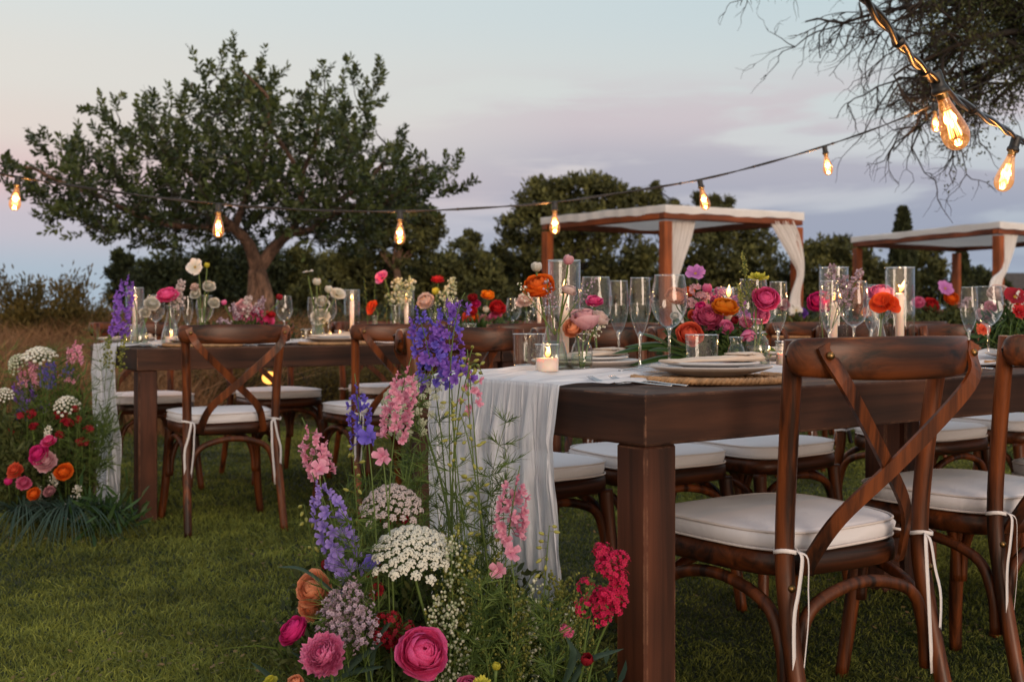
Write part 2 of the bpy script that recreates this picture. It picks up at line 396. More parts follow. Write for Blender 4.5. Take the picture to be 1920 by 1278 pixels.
M = {}
M['chair'] = wood('chair_wood', (.020, .006, .002, 1), (.225, .060, .014, 1), .42, 2, 1.0, .06)
M['chair_x'] = wood('chair_rail_wood', (.013, .005, .002, 1), (.155, .042, .011, 1), .38, 0, 1.0, .08)
M['table'] = wood('table_wood', (.034, .014, .008, 1), (.125, .048, .024, 1), .58, 0, .7, .0, .8)
M['table_y'] = wood('table_wood_cross', (.030, .012, .007, 1), (.105, .040, .021, 1), .58, 1, .7, .0, .8)
M['table_z'] = wood('table_leg_wood', (.036, .013, .007, 1), (.125, .042, .021, 1), .58, 2, .7, .0, .6)
M['pergola'] = wood('pergola_wood', (.17, .042, .012, 1), (.42, .112, .028, 1), .5, 2, .5, .05)
M['pergola_x'] = wood('pergola_beam_wood', (.12, .030, .010, 1), (.30, .078, .022, 1), .5, 0, .5, .05)
M['puck'] = wood('candle_base_wood', (.20, .10, .05, 1), (.40, .22, .12, 1), .6, 0, 2.0, 0)
M['cushion'] = cloth('cushion_fabric', (.70, .69, .73), 420, 0, 0, .0, 0, .05)
M['piping'] = cloth('cushion_piping', (.62, .57, .56), 420, 0, 0, .0)
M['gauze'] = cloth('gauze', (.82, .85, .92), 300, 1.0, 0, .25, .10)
M['linen'] = cloth('napkin_linen', (.62, .51, .42), 500, 0, 0, .05, 0, .08)
M['canopy'] = cloth('canopy_canvas', (.86, .83, .82), 60, 0, 0, .3, 0, .04)
M['tie'] = cloth('cotton_tape', (.72, .68, .68), 600, 0, 0, .1)
M['china'] = plain('glazed_china', (.55, .56, .58), .22, 0, 0, vary=.02)
M['stoneware'] = plain('stoneware', (.46, .43, .42), .4, 0, 60, .1, .001, vary=.06)
M['steel'] = plain('polished_steel', (.55, .54, .55), .16, 1.0, vary=.05)
M['brass'] = plain('aged_brass', (.25, .15, .06), .4, 1.0)
M['wax'] = plain('candle_wax', (.82, .66, .56), .45, 0, 0, sss=.6, vary=.02)
M['wick'] = plain('wick', (.02, .015, .01), .9)
M['rattan'] = plain('woven_seagrass', (.40, .23, .11), .7, 0, 90, .6, .002, vary=.35, vs=45)
M['black'] = plain('black_rubber', (.012, .012, .013), .5, 0, 120, .2, .001)
M['cable'] = plain('black_cable', (.016, .013, .012), .38, 0, 90, .3, .001)
M['glass'] = thin_glass('clear_glass')
M['glass_rim'] = thin_glass('thick_glass', (.86, .88, .88), .75, .22, 2.0)
M['bulb_glass'] = thin_glass('amber_bulb_glass', (.98, .74, .48), .5, .05, 2.0)
def _glow(m, col, st):
    t = m.node_tree; o = [n for n in t.nodes if n.type == 'OUTPUT_MATERIAL'][0]; src = o.inputs[0].links[0].from_socket; e = N(t, 'ShaderNodeEmission'); e.inputs[0].default_value = (*col, 1); e.inputs[1].default_value = st
    a = N(t, 'ShaderNodeAddShader'); t.links.new(src, a.inputs[0]); t.links.new(e.outputs[0], a.inputs[1]); t.links.new(a.outputs[0], o.inputs[0])
_glow(M['bulb_glass'], (1.0, .34, .07), .16)
M['water'] = thin_glass('vase_water', (.78, .84, .74), .5, .06, 2.5)
M['filament'] = emit('glowing_filament', (1.0, .50, .15), 11)
M['flame'] = emit('candle_flame', (1.0, .36, .05), 5.0, (1.0, .66, .25))
M['lampglow'] = emit('lantern_glow', (1.0, .42, .08), 2.2)
M['stem'] = leafy('flower_stem', (.055, .095, .022), (.13, .19, .045), .1)
M['bark'] = plain('carob_bark', (.20, .12, .085), .9, 0, 9, 1.0, .06, vary=.5, vs=5)
M['bark_dark'] = plain('twig_bark', (.020, .015, .012), .85, 0, 14, .6, .01, vary=.3)
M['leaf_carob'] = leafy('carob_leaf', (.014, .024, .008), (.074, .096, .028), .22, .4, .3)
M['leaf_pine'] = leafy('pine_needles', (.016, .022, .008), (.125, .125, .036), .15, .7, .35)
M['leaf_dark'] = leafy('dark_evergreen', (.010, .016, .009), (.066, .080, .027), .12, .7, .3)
M['leaf_bush'] = leafy('bush_leaf', (.030, .032, .010), (.15, .10, .022), .2, .7, .3)
M['leaf_twigtree'] = leafy('small_olive_leaf', (.025, .035, .012), (.085, .10, .035), .25, .6, .2)
M['dry_grass'] = leafy('dry_grass', (.11, .048, .022), (.38, .215, .105), .25, .8, .3)
M['green_fine'] = leafy('feathery_green', (.030, .060, .014), (.12, .18, .035), .2, .6)
M['green_dull'] = leafy('filler_green', (.018, .032, .012), (.10, .115, .030), .2, .7)
M['green_leaf'] = leafy('glossy_green_leaf', (.018, .045, .012), (.055, .11, .03), .2, .4)
M['green_blue'] = leafy('blue_green_leaf', (.018, .040, .028), (.05, .085, .06), .15, .5)
M['white_fl'] = leafy('white_petals', (.55, .55, .44), (.78, .76, .72), .25)
M['cream_green'] = leafy('greenish_white_blossom', (.22, .28, .13), (.62, .62, .50), .15)
M['umbel'] = leafy('white_umbel_blossom', (.50, .50, .38), (.80, .78, .72), .15)
M['umbel_pink'] = leafy('mauve_white_blossom', (.36, .28, .28), (.66, .58, .57), .15)
M['lilac_gray'] = leafy('statice_blossom', (.20, .13, .19), (.48, .38, .44), .1)
M['yellow_c'] = leafy('flower_centre', (.25, .13, .02), (.65, .42, .05), .05)
PET = {}
def vein(m):
    """fine veins and slight blotching on petals"""
    t = m.node_tree; p = [n for n in t.nodes if n.type == 'BSDF_PRINCIPLED'][0]; c = p.inputs['Base Color'].links[0].from_socket; v = coords(t, 'Object')
    n = noise(t, v, 55, 5, .7, .5); k = ramp(t, [(.30, (.72, .70, .72, 1)), (.68, (1.16, 1.16, 1.16, 1))]); t.links.new(n, k.inputs[0]); c2 = mixc(t, 1.0, c, k.outputs[0], 'MULTIPLY')
    t.links.new(c2, p.inputs['Base Color']); t.links.new(bump(t, n, .5, .004), p.inputs['Normal']); tr = [n for n in t.nodes if n.type == 'BSDF_TRANSLUCENT'][0]; t.links.new(c2, tr.inputs[0])
def petal_mat(key):
    if key in PET: return PET[key]
    cs = {'orange': ((.80, .10, .008), (.95, .22, .02)), 'deep_orange': ((.75, .055, .010), (.90, .13, .02)), 'coral': ((.75, .06, .03), (.90, .20, .10)), 'peach': ((.80, .22, .07), (.92, .48, .30)),
          'yellow_orange': ((.85, .16, .004), (.95, .36, .015)), 'magenta': ((.58, .004, .13), (.84, .05, .32)), 'hot_pink': ((.80, .004, .15), (.95, .20, .50)), 'pink': ((.76, .07, .30), (.92, .36, .58)),
          'rose': ((.62, .035, .16), (.84, .24, .42)), 'pale_pink': ((.70, .30, .36), (.85, .58, .62)), 'blush': ((.78, .55, .48), (.86, .72, .68)), 'crimson': ((.20, .004, .012), (.42, .012, .03)),
          'red': ((.42, .006, .012), (.65, .03, .04)), 'purple': ((.16, .055, .42), (.34, .16, .70)), 'violet_blue': ((.09, .06, .48), (.24, .18, .78)), 'lavender': ((.22, .14, .56), (.44, .33, .80)),
          'orchid': ((.45, .11, .45), (.66, .28, .66)), 'white': ((.62, .62, .48), (.84, .82, .80)), 'yellow': ((.45, .42, .02), (.72, .68, .10)), 'larkspur_pink': ((.70, .17, .32), (.92, .46, .60)), 'valerian': ((.45, .004, .05), (.80, .03, .14)), 'dusty': ((.42, .16, .20), (.62, .33, .36))}[key]
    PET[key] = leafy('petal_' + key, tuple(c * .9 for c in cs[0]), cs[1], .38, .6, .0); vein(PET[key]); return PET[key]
# ------------------------------------------------------------------ the ground
TH1, TH2 = radians(37.0), radians(33.0)
class Row:
    """a row of tables: origin at its near corner, t along the long side, v across, z up from ground"""
    def __init__(s, A, th, wid=0.83):
        s.A = Vector((A[0], A[1], 0)); s.th = th; s.u = Vector((cos(th), sin(th), 0)); s.vv = Vector((-sin(th), cos(th), 0)); s.w = wid
    def p(s, t, v, z=0.0): return s.A + s.u * t + s.vv * v + Vector((0, 0, z))
    def tpx(s, px, v):
        k = (px - 960) / FPX; b = s.A + s.vv * v
        return (k * b.y - b.x) / (s.u.x - k * s.u.y)
    def at(s, px, v, z=0.762): return s.p(s.tpx(px, v), v, z)
T1 = Row((.245, 2.157), TH1); T2 = Row((-1.62, 5.07), TH2)
TOPZ = .76

def build_ground():
    m, t, o = new_mat('lawn_soil'); v = coords(t, 'Object')
    n1 = noise(t, v, 60, 5, .7); n2 = noise(t, v, 1.1, 4); n3 = noise(t, v, .55, 5, .6)
    g = ramp(t, [(.3, (.010, .017, .006, 1)), (.7, (.036, .052, .015, 1))]); t.links.new(n1, g.inputs[0])
    k = ramp(t, [(.35, (.7, .75, .7, 1)), (.7, (1.35, 1.2, 1.0, 1))]); t.links.new(n2, k.inputs[0])
    c = mixc(t, 1.0, g.outputs[0], k.outputs[0], 'MULTIPLY')
    sp = N(t, 'ShaderNodeSeparateXYZ'); t.links.new(v, sp.inputs[0])
    # dry earth beyond the mown lawn
    s = math_n(t, 'SUBTRACT', sp.outputs[1], math_n(t, 'MULTIPLY', sp.outputs[0], .55)); s = math_n(t, 'ADD', s, math_n(t, 'MULTIPLY', n3, 2.2))
    f = math_n(t, 'MULTIPLY_ADD', s, .9); f.node.inputs[2].default_value = -9.6; f.node.use_clamp = True
    e = ramp(t, [(.3, (.055, .030, .017, 1)), (.7, (.17, .095, .050, 1))]); t.links.new(n1, e.inputs[0])
    c = mixc(t, f, c, e.outputs[0])
    p = principled(t, Base_Color=c, Roughness=.95, Normal=bump(t, n1, .8, .02)); t.links.new(p.outputs[0], o.inputs[0])
    mb = MB(); ys = [-60, -10, 0, 5, 12, 30, 80, 250, 900, 3000]; xs = [-3000, -600, -120, -30, -8, 0, 8, 30, 120, 600, 3000]
    for y in ys:
        for x in xs: mb.v.append((x, y, 0)); mb.g.append(.5)
    n = len(xs); mb.f = [(i * n + j, i * n + j + 1, (i + 1) * n + j + 1, (i + 1) * n + j) for i in range(len(ys) - 1) for j in range(n - 1)]
    link('ground', mb.mesh('ground', m, False), kind='structure')
build_ground()

def patch_noise(x, y, s, seed=0):
    r = np.random.default_rng(seed); out = np.zeros_like(x)
    for i in range(7):
        a = r.uniform(0, 6.28); f = s * r.uniform(.6, 2.2); out += np.sin((x * cos(a) + y * sin(a)) * f + r.uniform(0, 6.28) + 1.3 * np.sin((x * sin(a) - y * cos(a)) * f * .7))
    return out / 7 ** .5

def build_lawn():
    n = 520000; d = 1.9 + (13.0 - 1.9) * NR.random(n) ** 1.55
    x = NR.uniform(-1, 1, n) * (.47 * d + .5); keep = (d - .55 * x) < 11.2 + NR.normal(0, .5, n); x, d = x[keep], d[keep]; n = len(x)
    pn = patch_noise(x, d, 2.2, 3); fn = patch_noise(x, d, 14.0, 4)
    pos = np.stack([x, d, np.zeros(n)], 1); dr = np.stack([NR.normal(0, .42, n) + .15 * fn, NR.normal(0, .42, n) + .12 * pn, np.ones(n)], 1); dr /= np.linalg.norm(dr, axis=1, keepdims=True)
    L = np.clip(NR.normal(.024, .007, n) * (1 + .30 * pn), .008, .075)
    g = np.clip(.42 + .20 * pn + .12 * fn + NR.normal(0, .2, n), 0, 1)
    V, F, G = blades(pos, dr, L, .0013 + .00062 * d, NR, g)
    m = leafy('lawn_blades', (.026, .044, .008), (.29, .31, .06), .3, .7, .30)
    link('lawn_grass', mesh_np('lawn_grass', V, F, m, G), kind='stuff')
    # clover and fallen bits
    k = 5200; d = 2.7 + 7 * NR.random(k) ** 1.4; x = NR.uniform(-1, 1, k) * (.47 * d + .4); keep = patch_noise(x, d, 3.0, 9) > .35; x, d = x[keep], d[keep]
    pos = np.stack([x, d, NR.uniform(.02, .035, len(x))], 1); dr = unit3(len(x)) * np.array([1, 1, .25]); dr /= np.linalg.norm(dr, axis=1, keepdims=True)
    V, F, G = leaf_cards(pos, dr, .016, .009, NR, np.tile([[0, 0, 1.]], (len(x), 1)) + NR.normal(0, .3, (len(x), 3)))
    link('lawn_clippings', mesh_np('lawn_clippings', V, F, leafy('clipping', (.10, .11, .03), (.24, .15, .07), .2, .8), G), kind='stuff')
build_lawn()

# ------------------------------------------------------------------ tables
def make_table(L, label, loc, th, first=True):
    t = thing('dining_table', label, 'table', loc, th, 'long wooden banquet tables')
    w, h = .83, .096; b = .085; z0 = TOPZ - h
    c_ = .005
    def beam(P):    # P: plan outline of a mitred beam, outer edge first; outer arris worn round
        o = (P[0] - P[3]); mb = MB(); n_in = (Vector((P[3].x - P[0].x, P[3].y - P[0].y)) ).normalized()
        inn = ((P[2] - P[1]) * 1.0); mid_in = ((P[2] + P[3]) / 2 - (P[0] + P[1]) / 2).normalized()
        al = (P[1] - P[0]).normalized(); A0, A1 = P[0], P[1]
        def sh(k, z): return [(A0 + mid_in * k + al * k).to_3d() + Vector((0, 0, z)), (A1 + mid_in * k - al * k).to_3d() + Vector((0, 0, z))]
        rows = [[P[3].to_3d() + Vector((0, 0, TOPZ)), P[2].to_3d() + Vector((0, 0, TOPZ))], sh(c_, TOPZ), sh(c_ * .3, TOPZ - c_ * .3), sh(0, TOPZ - c_), sh(0, z0 + c_), sh(c_ * .3, z0 + c_ * .3), sh(c_, z0), [P[3].to_3d() + Vector((0, 0, z0)), P[2].to_3d() + Vector((0, 0, z0))]]
        vs = [v_ for r in rows for v_ in r]; m = len(rows)
        return mb.add(vs, [(2 * k, 2 * k + 1, 2 * ((k + 1) % m) + 1, 2 * ((k + 1) % m)) for k in range(m)] + [tuple(2 * k for k in range(m)), tuple(2 * k + 1 for k in range(m))[::-1]])
    V2 = lambda x, y: Vector((x, y))
    g_ = .0004
    part('edge_beam', beam([V2(0, 0), V2(L, 0), V2(L - b, b), V2(b, b)]), M['table'], t, False)
    part('edge_beam', beam([V2(L, w), V2(0, w), V2(b, w - b), V2(L - b, w - b)]), M['table'], t, False)
    part('end_beam', beam([V2(0, w), V2(0, 0), V2(b, b), V2(b, w - b)]), M['table_y'], t, False)
    part('end_beam', beam([V2(L, 0), V2(L, w), V2(L - b, w - b), V2(L - b, b)]), M['table_y'], t, False)
    nb = 4; bw = (w - 2 * b) / nb
    pm = MB().box((0, 0, 0), (L - 2 * b - .004, bw - .004, .03), b=.003).mesh('plank', M['table'], False)
    for i in range(nb):
        link('plank', pm, t, loc=(L / 2, b + bw * (i + .5), TOPZ - .0165 - .001 * (i % 2)))
    lm = MB().box((0, 0, z0 / 2), (.082, .082, z0 - .001), b=.005).mesh('leg', M['table_z'], False)
    for x in (.050, L - .050):
        for y in (.050, w - .050): link('leg', lm, t, loc=(x, y, 0))
    return t
LEN = 1.86
make_table(LEN, 'brown wooden banquet table with its scuffed corner nearest the camera, under the big trailing gauze', T1.p(0, 0), TH1)
make_table(LEN, 'brown wooden table end to end with the foreground one, running out at the right edge', T1.p(LEN + .012, 0), TH1)
make_table(LEN, 'brown wooden banquet table in the left middle distance, its thick leg beside the wild flowers', T2.p(0, 0), TH2)
make_table(LEN, 'second wooden table of the back row, mostly hidden behind purple delphinium and chairs', T2.p(LEN + .012, 0), TH2)
make_table(LEN, 'third wooden table of the back row, glimpsed past the pink and orange centrepiece', T2.p(2 * (LEN + .012), 0), TH2)
make_table(LEN, 'farthest wooden table of the back row, towards the right edge', T2.p(3 * (LEN + .012), 0), TH2)

# ------------------------------------------------------------------ chairs
def smooth_path(pts, n=5):
    """Catmull-Rom through pts"""
    P = [Vector(p) for p in pts]; P = [2 * P[0] - P[1]] + P + [2 * P[-1] - P[-2]]; out = []
    for i in range(1, len(P) - 2):
        for k in range(n):
            t = k / n; a, b, c, d = P[i - 1:i + 3]
            out.append(.5 * ((2 * b) + (c - a) * t + (2 * a - 5 * b + 4 * c - d) * t * t + (3 * b - a - 3 * c + d) * t ** 3))
    out.append(P[-2]); return out
def seat_outline(wf, wr, yf, yr, n=9, grow=0.0, e=4.0):
    """rounded trapezoid, counter-clockwise"""
    pts = []; N_ = 44
    for k in range(N_):
        a = 2 * pi * k / N_; c, s_ = cos(a), sin(a)
        x = abs(c) ** (2 / e) * (1 if c > 0 else -1); y = abs(s_) ** (2 / e) * (1 if s_ > 0 else -1)
        yy = (yf + yr) / 2 + y * ((yf - yr) / 2 + grow); f = (y + 1) / 2
        hw = (wr + (wf - wr) * f) / 2 + grow; pts.append((x * hw, yy - (.018 * (1 - abs(x)) * 0), ))
    return pts
def slab(rings):
    """rings: list of (outline, z); closed top and bottom"""
    mb = MB(); n = len(rings[0][0]); vs = []
    for o, z in rings: vs += [(x, y, z) for x, y in o]
    fs = [(i * n + k, i * n + (k + 1) % n, (i + 1) * n + (k + 1) % n, (i + 1) * n + k) for i in range(len(rings) - 1) for k in range(n)]
    c0 = len(vs); vs.append((0, sum(p[1] for p in rings[0][0]) / n, rings[0][1])); c1 = len(vs); vs.append((0, sum(p[1] for p in rings[-1][0]) / n, rings[-1][1] + .002))
    fs += [(c0, (k + 1) % n, k) for k in range(n)] + [(c1, (len(rings) - 1) * n + k, (len(rings) - 1) * n + (k + 1) % n) for k in range(n)]
    return mb.add(vs, fs)
def make_chair(label, loc, rz, group):
    c = thing('cross_back_chair', label, 'chair', loc, rz, group)
    So = lambda g, e=4.0: seat_outline(.44, .375, .205, -.195, grow=g, e=e)
    part('seat', slab([(So(-.012), .405), (So(0), .411), (So(.002), .430), (So(0), .448), (So(-.010), .453)]), M['chair_x'], c)
    # cushion with a piped edge, a little lumpy
    def pil(g, z, k=0):
        o = So(g, 3.6); return [(x * (1 + .01 * sin(9 * y + k)), y + .004 * sin(14 * x + k)) for x, y in o], z
    cu = slab([pil(-.012, .4535), pil(-.001, .458), pil(.004, .470, 1), pil(.004, .484, 2), pil(.000, .4935), pil(-.012, .4975), pil(-.05, .5005, 2), pil(-.12, .502)])
    cu = part('cushion', cu, M['cushion'], c)
    for z in (.459, .4925):
        o = [(x, y, z + .0015 * sin(11 * x)) for x, y in pil(.004, 0)[0]]
        part('piping', MB().tube(o + [o[0]], .0028, 5, False), M['piping'], cu)
    # rear posts run from foot to rail
    for s in (-1, 1):
        path = smooth_path([(s * .198, -.305, 0), (s * .193, -.262, .16), (s * .186, -.218, .36), (s * .184, -.207, .48), (s * .189, -.222, .66), (s * .200, -.248, .860)], 5)
        n = len(path); rad = [.0185 + .0035 * min(1, i / n * 2.2) for i in range(n)]
        part('back_post', MB().tube(path, rad, 10, True, flat=(.86, .80)), M['chair'], c)
        fl = smooth_path([(s * .222, .205, 0), (s * .205, .192, .15), (s * .193, .172, .34), (s * .19, .165, .41)], 5)
        part('front_leg', MB().tube(fl, [.0165 + .006 * i / len(fl) for i in range(len(fl))], 10), M['chair'], c)
    # bent top rail: a curved board with thick rolled ends
    def rail():
        mb = MB(); nu, k = 36, 14; vs = []
        for i in range(nu + 1):
            u = -cos(pi * i / nu) * .5 + (-1 + 2 * i / nu) * .5; x = .230 * sin(u * 1.35) / sin(1.35); y = -.315 + .095 * (u * u - .4) ; zc = .831 - .003 * (1 - u * u)
            end = max(0, (abs(u) - .84) / .16); hz = (.0325 + .0085 * (1 - u * u)) * sqrt(max(.01, 1 - end ** 2.6)); th = .0115 + .006 * abs(u) ** 3; th *= sqrt(max(.10, 1 - end ** 2.6))
            dx, dy = .30, .15 * u; l = sqrt(dx * dx + dy * dy); nx, ny = -dy / l, dx / l
            for j in range(k):
                a = 2 * pi * j / k; ca, sa = cos(a), sin(a); ex = abs(ca) ** .55 * (1 if ca > 0 else -1); ez = abs(sa) ** .8 * (1 if sa > 0 else -1)
                vs.append((x + nx * th * ex, y + ny * th * ex, zc + hz * ez))
        fs = [(i * k + j, i * k + (j + 1) % k, (i + 1) * k + (j + 1) % k, (i + 1) * k + j) for i in range(nu) for j in range(k)]
        fs += [tuple(range(k)), tuple(nu * k + j for j in range(k))[::-1]]
        return mb.add(vs, fs)
    part('top_rail', rail(), M['chair_x'], c)
    # crossed slats, bowed backwards, lapped one over the other
    for s in (-1, 1):
        o = .010 if s > 0 else -.003
        p = smooth_path([(s * .199, -.320 - o * .3, .852), (s * .190, -.324 - o * .3, .832), (s * .160, -.343 - o * .4, .775), (s * .02, -.300 - o, .64), (-s * .095, -.252 - o, .53), (-s * .128, -.214 - o * .3, .445), (-s * .128, -.203, .415)], 6)
        part('cross_slat', MB().tube(p, .019, 4, True, flat=(.28, 1.12), up=(0, 1, 0)), M['chair'], c, False)
        bm = MB().lathe([(0, .004), (.005, .0035), (.0075, 0), (.0075, -.004)], 12)
        part('bolt', bm, M['brass'], c, M=Matrix.Translation((s * .192, -.333, .834)) @ Matrix.Rotation(radians(90), 4, 'X'))
        part('bolt', bm, M['brass'], c, M=Matrix.Translation((s * .187, -.231, .40)) @ Matrix.Rotation(radians(90), 4, 'X'))
    # bentwood braces: a bow under each side of the seat
    def bow(a, b, top, zl=.20):
        a, b = Vector(a), Vector(b); m = (a + b) / 2
        return smooth_path([(a.x, a.y, zl), (a.x * .95 + m.x * .05, a.y * .95 + m.y * .05, zl + .09), (a.x * .72 + m.x * .28, a.y * .72 + m.y * .28, top - .03), (m.x, m.y, top),
                            (b.x * .72 + m.x * .28, b.y * .72 + m.y * .28, top - .03), (b.x * .95 + m.x * .05, b.y * .95 + m.y * .05, zl + .09), (b.x, b.y, zl)], 5)
    for a, b in (((-.178, -.228), (.178, -.228)), ((-.185, .172), (.185, .172)), ((-.192, -.215), (-.196, .165)), ((.192, -.215), (.196, .165))):
        part('bentwood_brace', MB().tube(bow(a, b, .392), .0125, 8), M['chair'], c)
    # cushion tapes tied round the rear posts
    for s in (-1, 1):
        mb = MB(); x0, y0 = s * .185, -.210
        mb.tube([(x0 + .0225 * cos(a), y0 + .0215 * sin(a), .468 + .003 * sin(a * 2)) for a in [i * 2 * pi / 14 for i in range(15)]], .0055, 4, False, flat=(1, .35), up=(0, 0, 1))
        for j, (dx, ln) in enumerate(((.010, .235), (-.014, .275))):
            pth = smooth_path([(x0 - s * .012, y0 - .022, .468), (x0 - s * .018 + dx * .6, y0 - .034, .455), (x0 - s * .012 + dx, y0 - .037, .40), (x0 - s * .004 + dx * 1.5, y0 - .040, .34), (x0 + dx * .8, y0 - .037, .468 - ln)], 4)
            mb.tube(pth, .0066, 4, True, flat=(1.0, .12), up=(1, .4, 0))
        mb.tube(smooth_path([(x0 - s * .012, y0 + .02, .468), (x0 - s * .05, y0 + .03, .475), (x0 - s * .075, y0 + .045, .478)], 4), .0035, 4, True)
        part('tie_tape', mb, M['tie'], c)
    return c
proto = None
def chair(T, pxl, v_back, label, group, flip=False, turn=0.0, t=None):
    """T row, pxl photo x of the rail's left end, v_back the line of the rail; flip: chair on the far side"""
    global proto
    if t is None: t = T.tpx(pxl, v_back)
    if not flip: c = T.p(t + .24, v_back + .245); rz = T.th
    else: c = T.p(t + .24, v_back - .245); rz = T.th + pi
    rz += radians(turn)
    if proto is None: proto = make_chair(label, c, rz, group); return proto
    o = copy_tree(proto, c, rz, label); o['group'] = group; return o
GN = 'cross-back chairs along the near side of the front table'; GF = 'cross-back chairs along the far side of the front table'
chair(T1, 1472, -.19, 'dark brown cross-back chair with cream cushion and white ties, large in the right foreground', GN, turn=-6.5, t=.200)
chair(T1, 1873, -.19, 'brown cross-back chair cut by the right edge, next to the big foreground chair', GN, turn=-5, t=.900)
chair(T1, 0, -.20, 'brown cross-back chair past the right edge, third along the front table', GN, t=1.57)
chair(T1, 750, 1.34, 'brown cross-back chair facing us behind the tall purple delphinium and gauze', GF, True, 1)
chair(T1, 1000, 1.33, 'brown cross-back chair whose rail shows behind the orange ranunculus vase and tall candle glass', GF, True, -3)
chair(T1, 1225, 1.30, 'brown cross-back chair beyond the lush pink centrepiece, cushion seen under the table', GF, True, 2)
chair(T1, 1545, 1.28, 'brown cross-back chair beyond the far side, legs seen past the paired table legs', GF, True)
chair(T1, 0, 1.28, 'brown cross-back chair, its cushion seen just right of the foreground chair cross slats', GF, True, 0, t=2.75)
GA = 'cross-back chairs along the near side of the back row'; GB = 'cross-back chairs along the far side of the back row'
chair(T2, 345, -.42, 'reddish brown cross-back chair with white cushion standing alone on the lawn at left', GA, turn=-7)
chair(T2, 657, -.42, 'brown cross-back chair with white cushion just left of the tall purple delphinium', GA, turn=-3)
chair(T2, 905, -.40, 'brown cross-back chair in the back row, behind the chair facing us by the delphinium', GA)
chair(T2, 1090, -.40, 'brown cross-back chair in the back row behind the champagne flutes', GA)
chair(T2, 1275, -.40, 'brown cross-back chair in the back row hidden by the lush pink centrepiece', GA, turn=4)
chair(T2, 1425, -.40, 'brown cross-back chair in the back row just behind the hot pink ranunculus', GA, turn=4)
chair(T2, 1555, -.40, 'brown cross-back chair in the back row beyond the right hurricane glasses', GA)
chair(T2, 1672, -.40, 'brown cross-back chair in the back row, its post right of the tall candle', GA)
chair(T2, 166, 1.30, 'brown cross-back chair at the far left end beyond the table, facing us', GB, True)
chair(T2, 412, 1.30, 'brown cross-back chair beyond the left table, cushion seen behind the lone chair cross slats', GB, True, 3)
chair(T2, 622, 1.30, 'brown cross-back chair beyond the left table, behind the small orange flower', GB, True)
chair(T2, 800, 1.30, 'brown cross-back chair beyond the back row, behind the delphinium tip', GB, True)
chair(T2, 935, 1.30, 'brown cross-back chair beyond the back row, behind the red centrepiece', GB, True)

# ------------------------------------------------------------------ gauze runners
def runner(name, T, label, v0, v1, tl, seed, hang, drift, flare, bunch, group):
    r = np.random.default_rng(seed); n_s, n_w = int(140 + 60 * tl), 150
    ph = r.uniform(0, 6.28, 40)
    V = []; UVs = []
    ss = np.concatenate([np.linspace(0, hang, 90), hang + np.linspace(0.004, tl, n_s)])
    rad = .012; w = np.linspace(0, 1, n_w)
    for s in ss:
        top = s - hang
        fold = sum(np.sin(w * f * 6.28 + p + 1.5 * sin(s * q + p2) + .5 * np.sin(w * 9 + s * 6 + p2)) * a * (.7 + .5 * np.sin(s * 4 * q + w * 7 + p)) for f, p, q, p2, a in
                   ((2.1, ph[0], 2.2, ph[1], .7), (4.7, ph[20], 2.9, ph[21], .8), (8.3, ph[2], 3.1, ph[3], .45), (14.6, ph[4], 6.3, ph[5], .42), (23, ph[22], 11.3, ph[23], .34), (37, ph[6], 17, ph[7], .24)))
        if top < 0:      # hanging part
            dn = -top; k = min(1, dn / .12)
            vv = v0 + (v1 - v0) * w + (w - .5) * flare * (dn / hang) + drift * (dn / hang) ** 1.5 + .010 * k * np.cos(w * 60 + ph[8] + 3 * dn)
            z = TOPZ + .006 - rad * (1 - exp(-dn / rad)) * 0 - dn + .010
            out = -(.010 + k * (.015 + .0100 * fold * (.55 + .7 * dn)) + .05 * dn * flare)
            z = np.maximum(z, .012 + .006 * np.abs(fold)) + 0 * w; t = out * np.ones(n_w)
        else:
            e = exp(-top / .03)
            vv = v0 + (v1 - v0) * w + .018 * np.sin(top * 5.1 + ph[9] + w) + .012 * np.sin(top * 13 + ph[10])
            wr = sum(np.sin((w * f + top * q) * 6.28 + p + 1.4 * np.sin(top * 4 * q2 + w * 5 + p)) * a for f, q, q2, p, a in
                     ((2.6, 1.1, .7, ph[11], 1.0), (5.7, -1.3, 1.1, ph[12], .7), (11, 2.1, .6, ph[13], .45), (21, 1.0, 1.6, ph[14], .2), (3.0, 5.1, 1.0, ph[15], .35)))
            hump = bunch * np.exp(-((w - .86 + .1 * sin(top * 6 + ph[16])) / .13) ** 2) * (.6 + .4 * sin(top * 7 + ph[17])) * (1 - e) + .5 * bunch * np.exp(-((w - .15) / .09) ** 2) * max(0, sin(top * 4.4 + ph[18]))
            z = TOPZ + .006 + (1 - e) * np.maximum(0, .006 + .0052 * wr) + hump + e * .002
            z = z - .0 ; t = top * np.ones(n_w)
            edge = np.minimum(w, 1 - w) ; z = z - .004 * np.exp(-edge / .01)
            z = np.maximum(z, TOPZ + .003)
        for j in range(n_w):
            P = T.u * float(t[j]) + T.vv * float(vv[j]); V.append((P.x, P.y, float(z[j])))
        UVs.append(s)
    ns = len(ss); V = np.array(V)
    i, j = np.meshgrid(np.arange(ns - 1), np.arange(n_w - 1), indexing='ij'); a = (i * n_w + j).ravel()
    F = np.stack([a, a + 1, a + n_w + 1, a + n_w], 1)
    me = mesh_np(name, V, F, M['gauze'], smooth=True)
    uv = me.uv_layers.new(name='UVMap'); vu = np.stack([np.tile(w, ns), np.repeat(ss, n_w)], 1)
    uv.data.foreach_set('uv', vu[F.ravel()].astype(np.float32).ravel())
    thing(name, label, 'table runner', T.p(0, 0), 0, group, data=me)
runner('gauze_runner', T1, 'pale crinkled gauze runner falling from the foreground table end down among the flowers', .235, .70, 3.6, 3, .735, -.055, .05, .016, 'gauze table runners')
runner('gauze_runner', T2, 'narrow white gauze runner hanging to the grass from the left table end', .28, .72, 6.4, 5, .765, -.11, -.04, .012, 'gauze table runners')
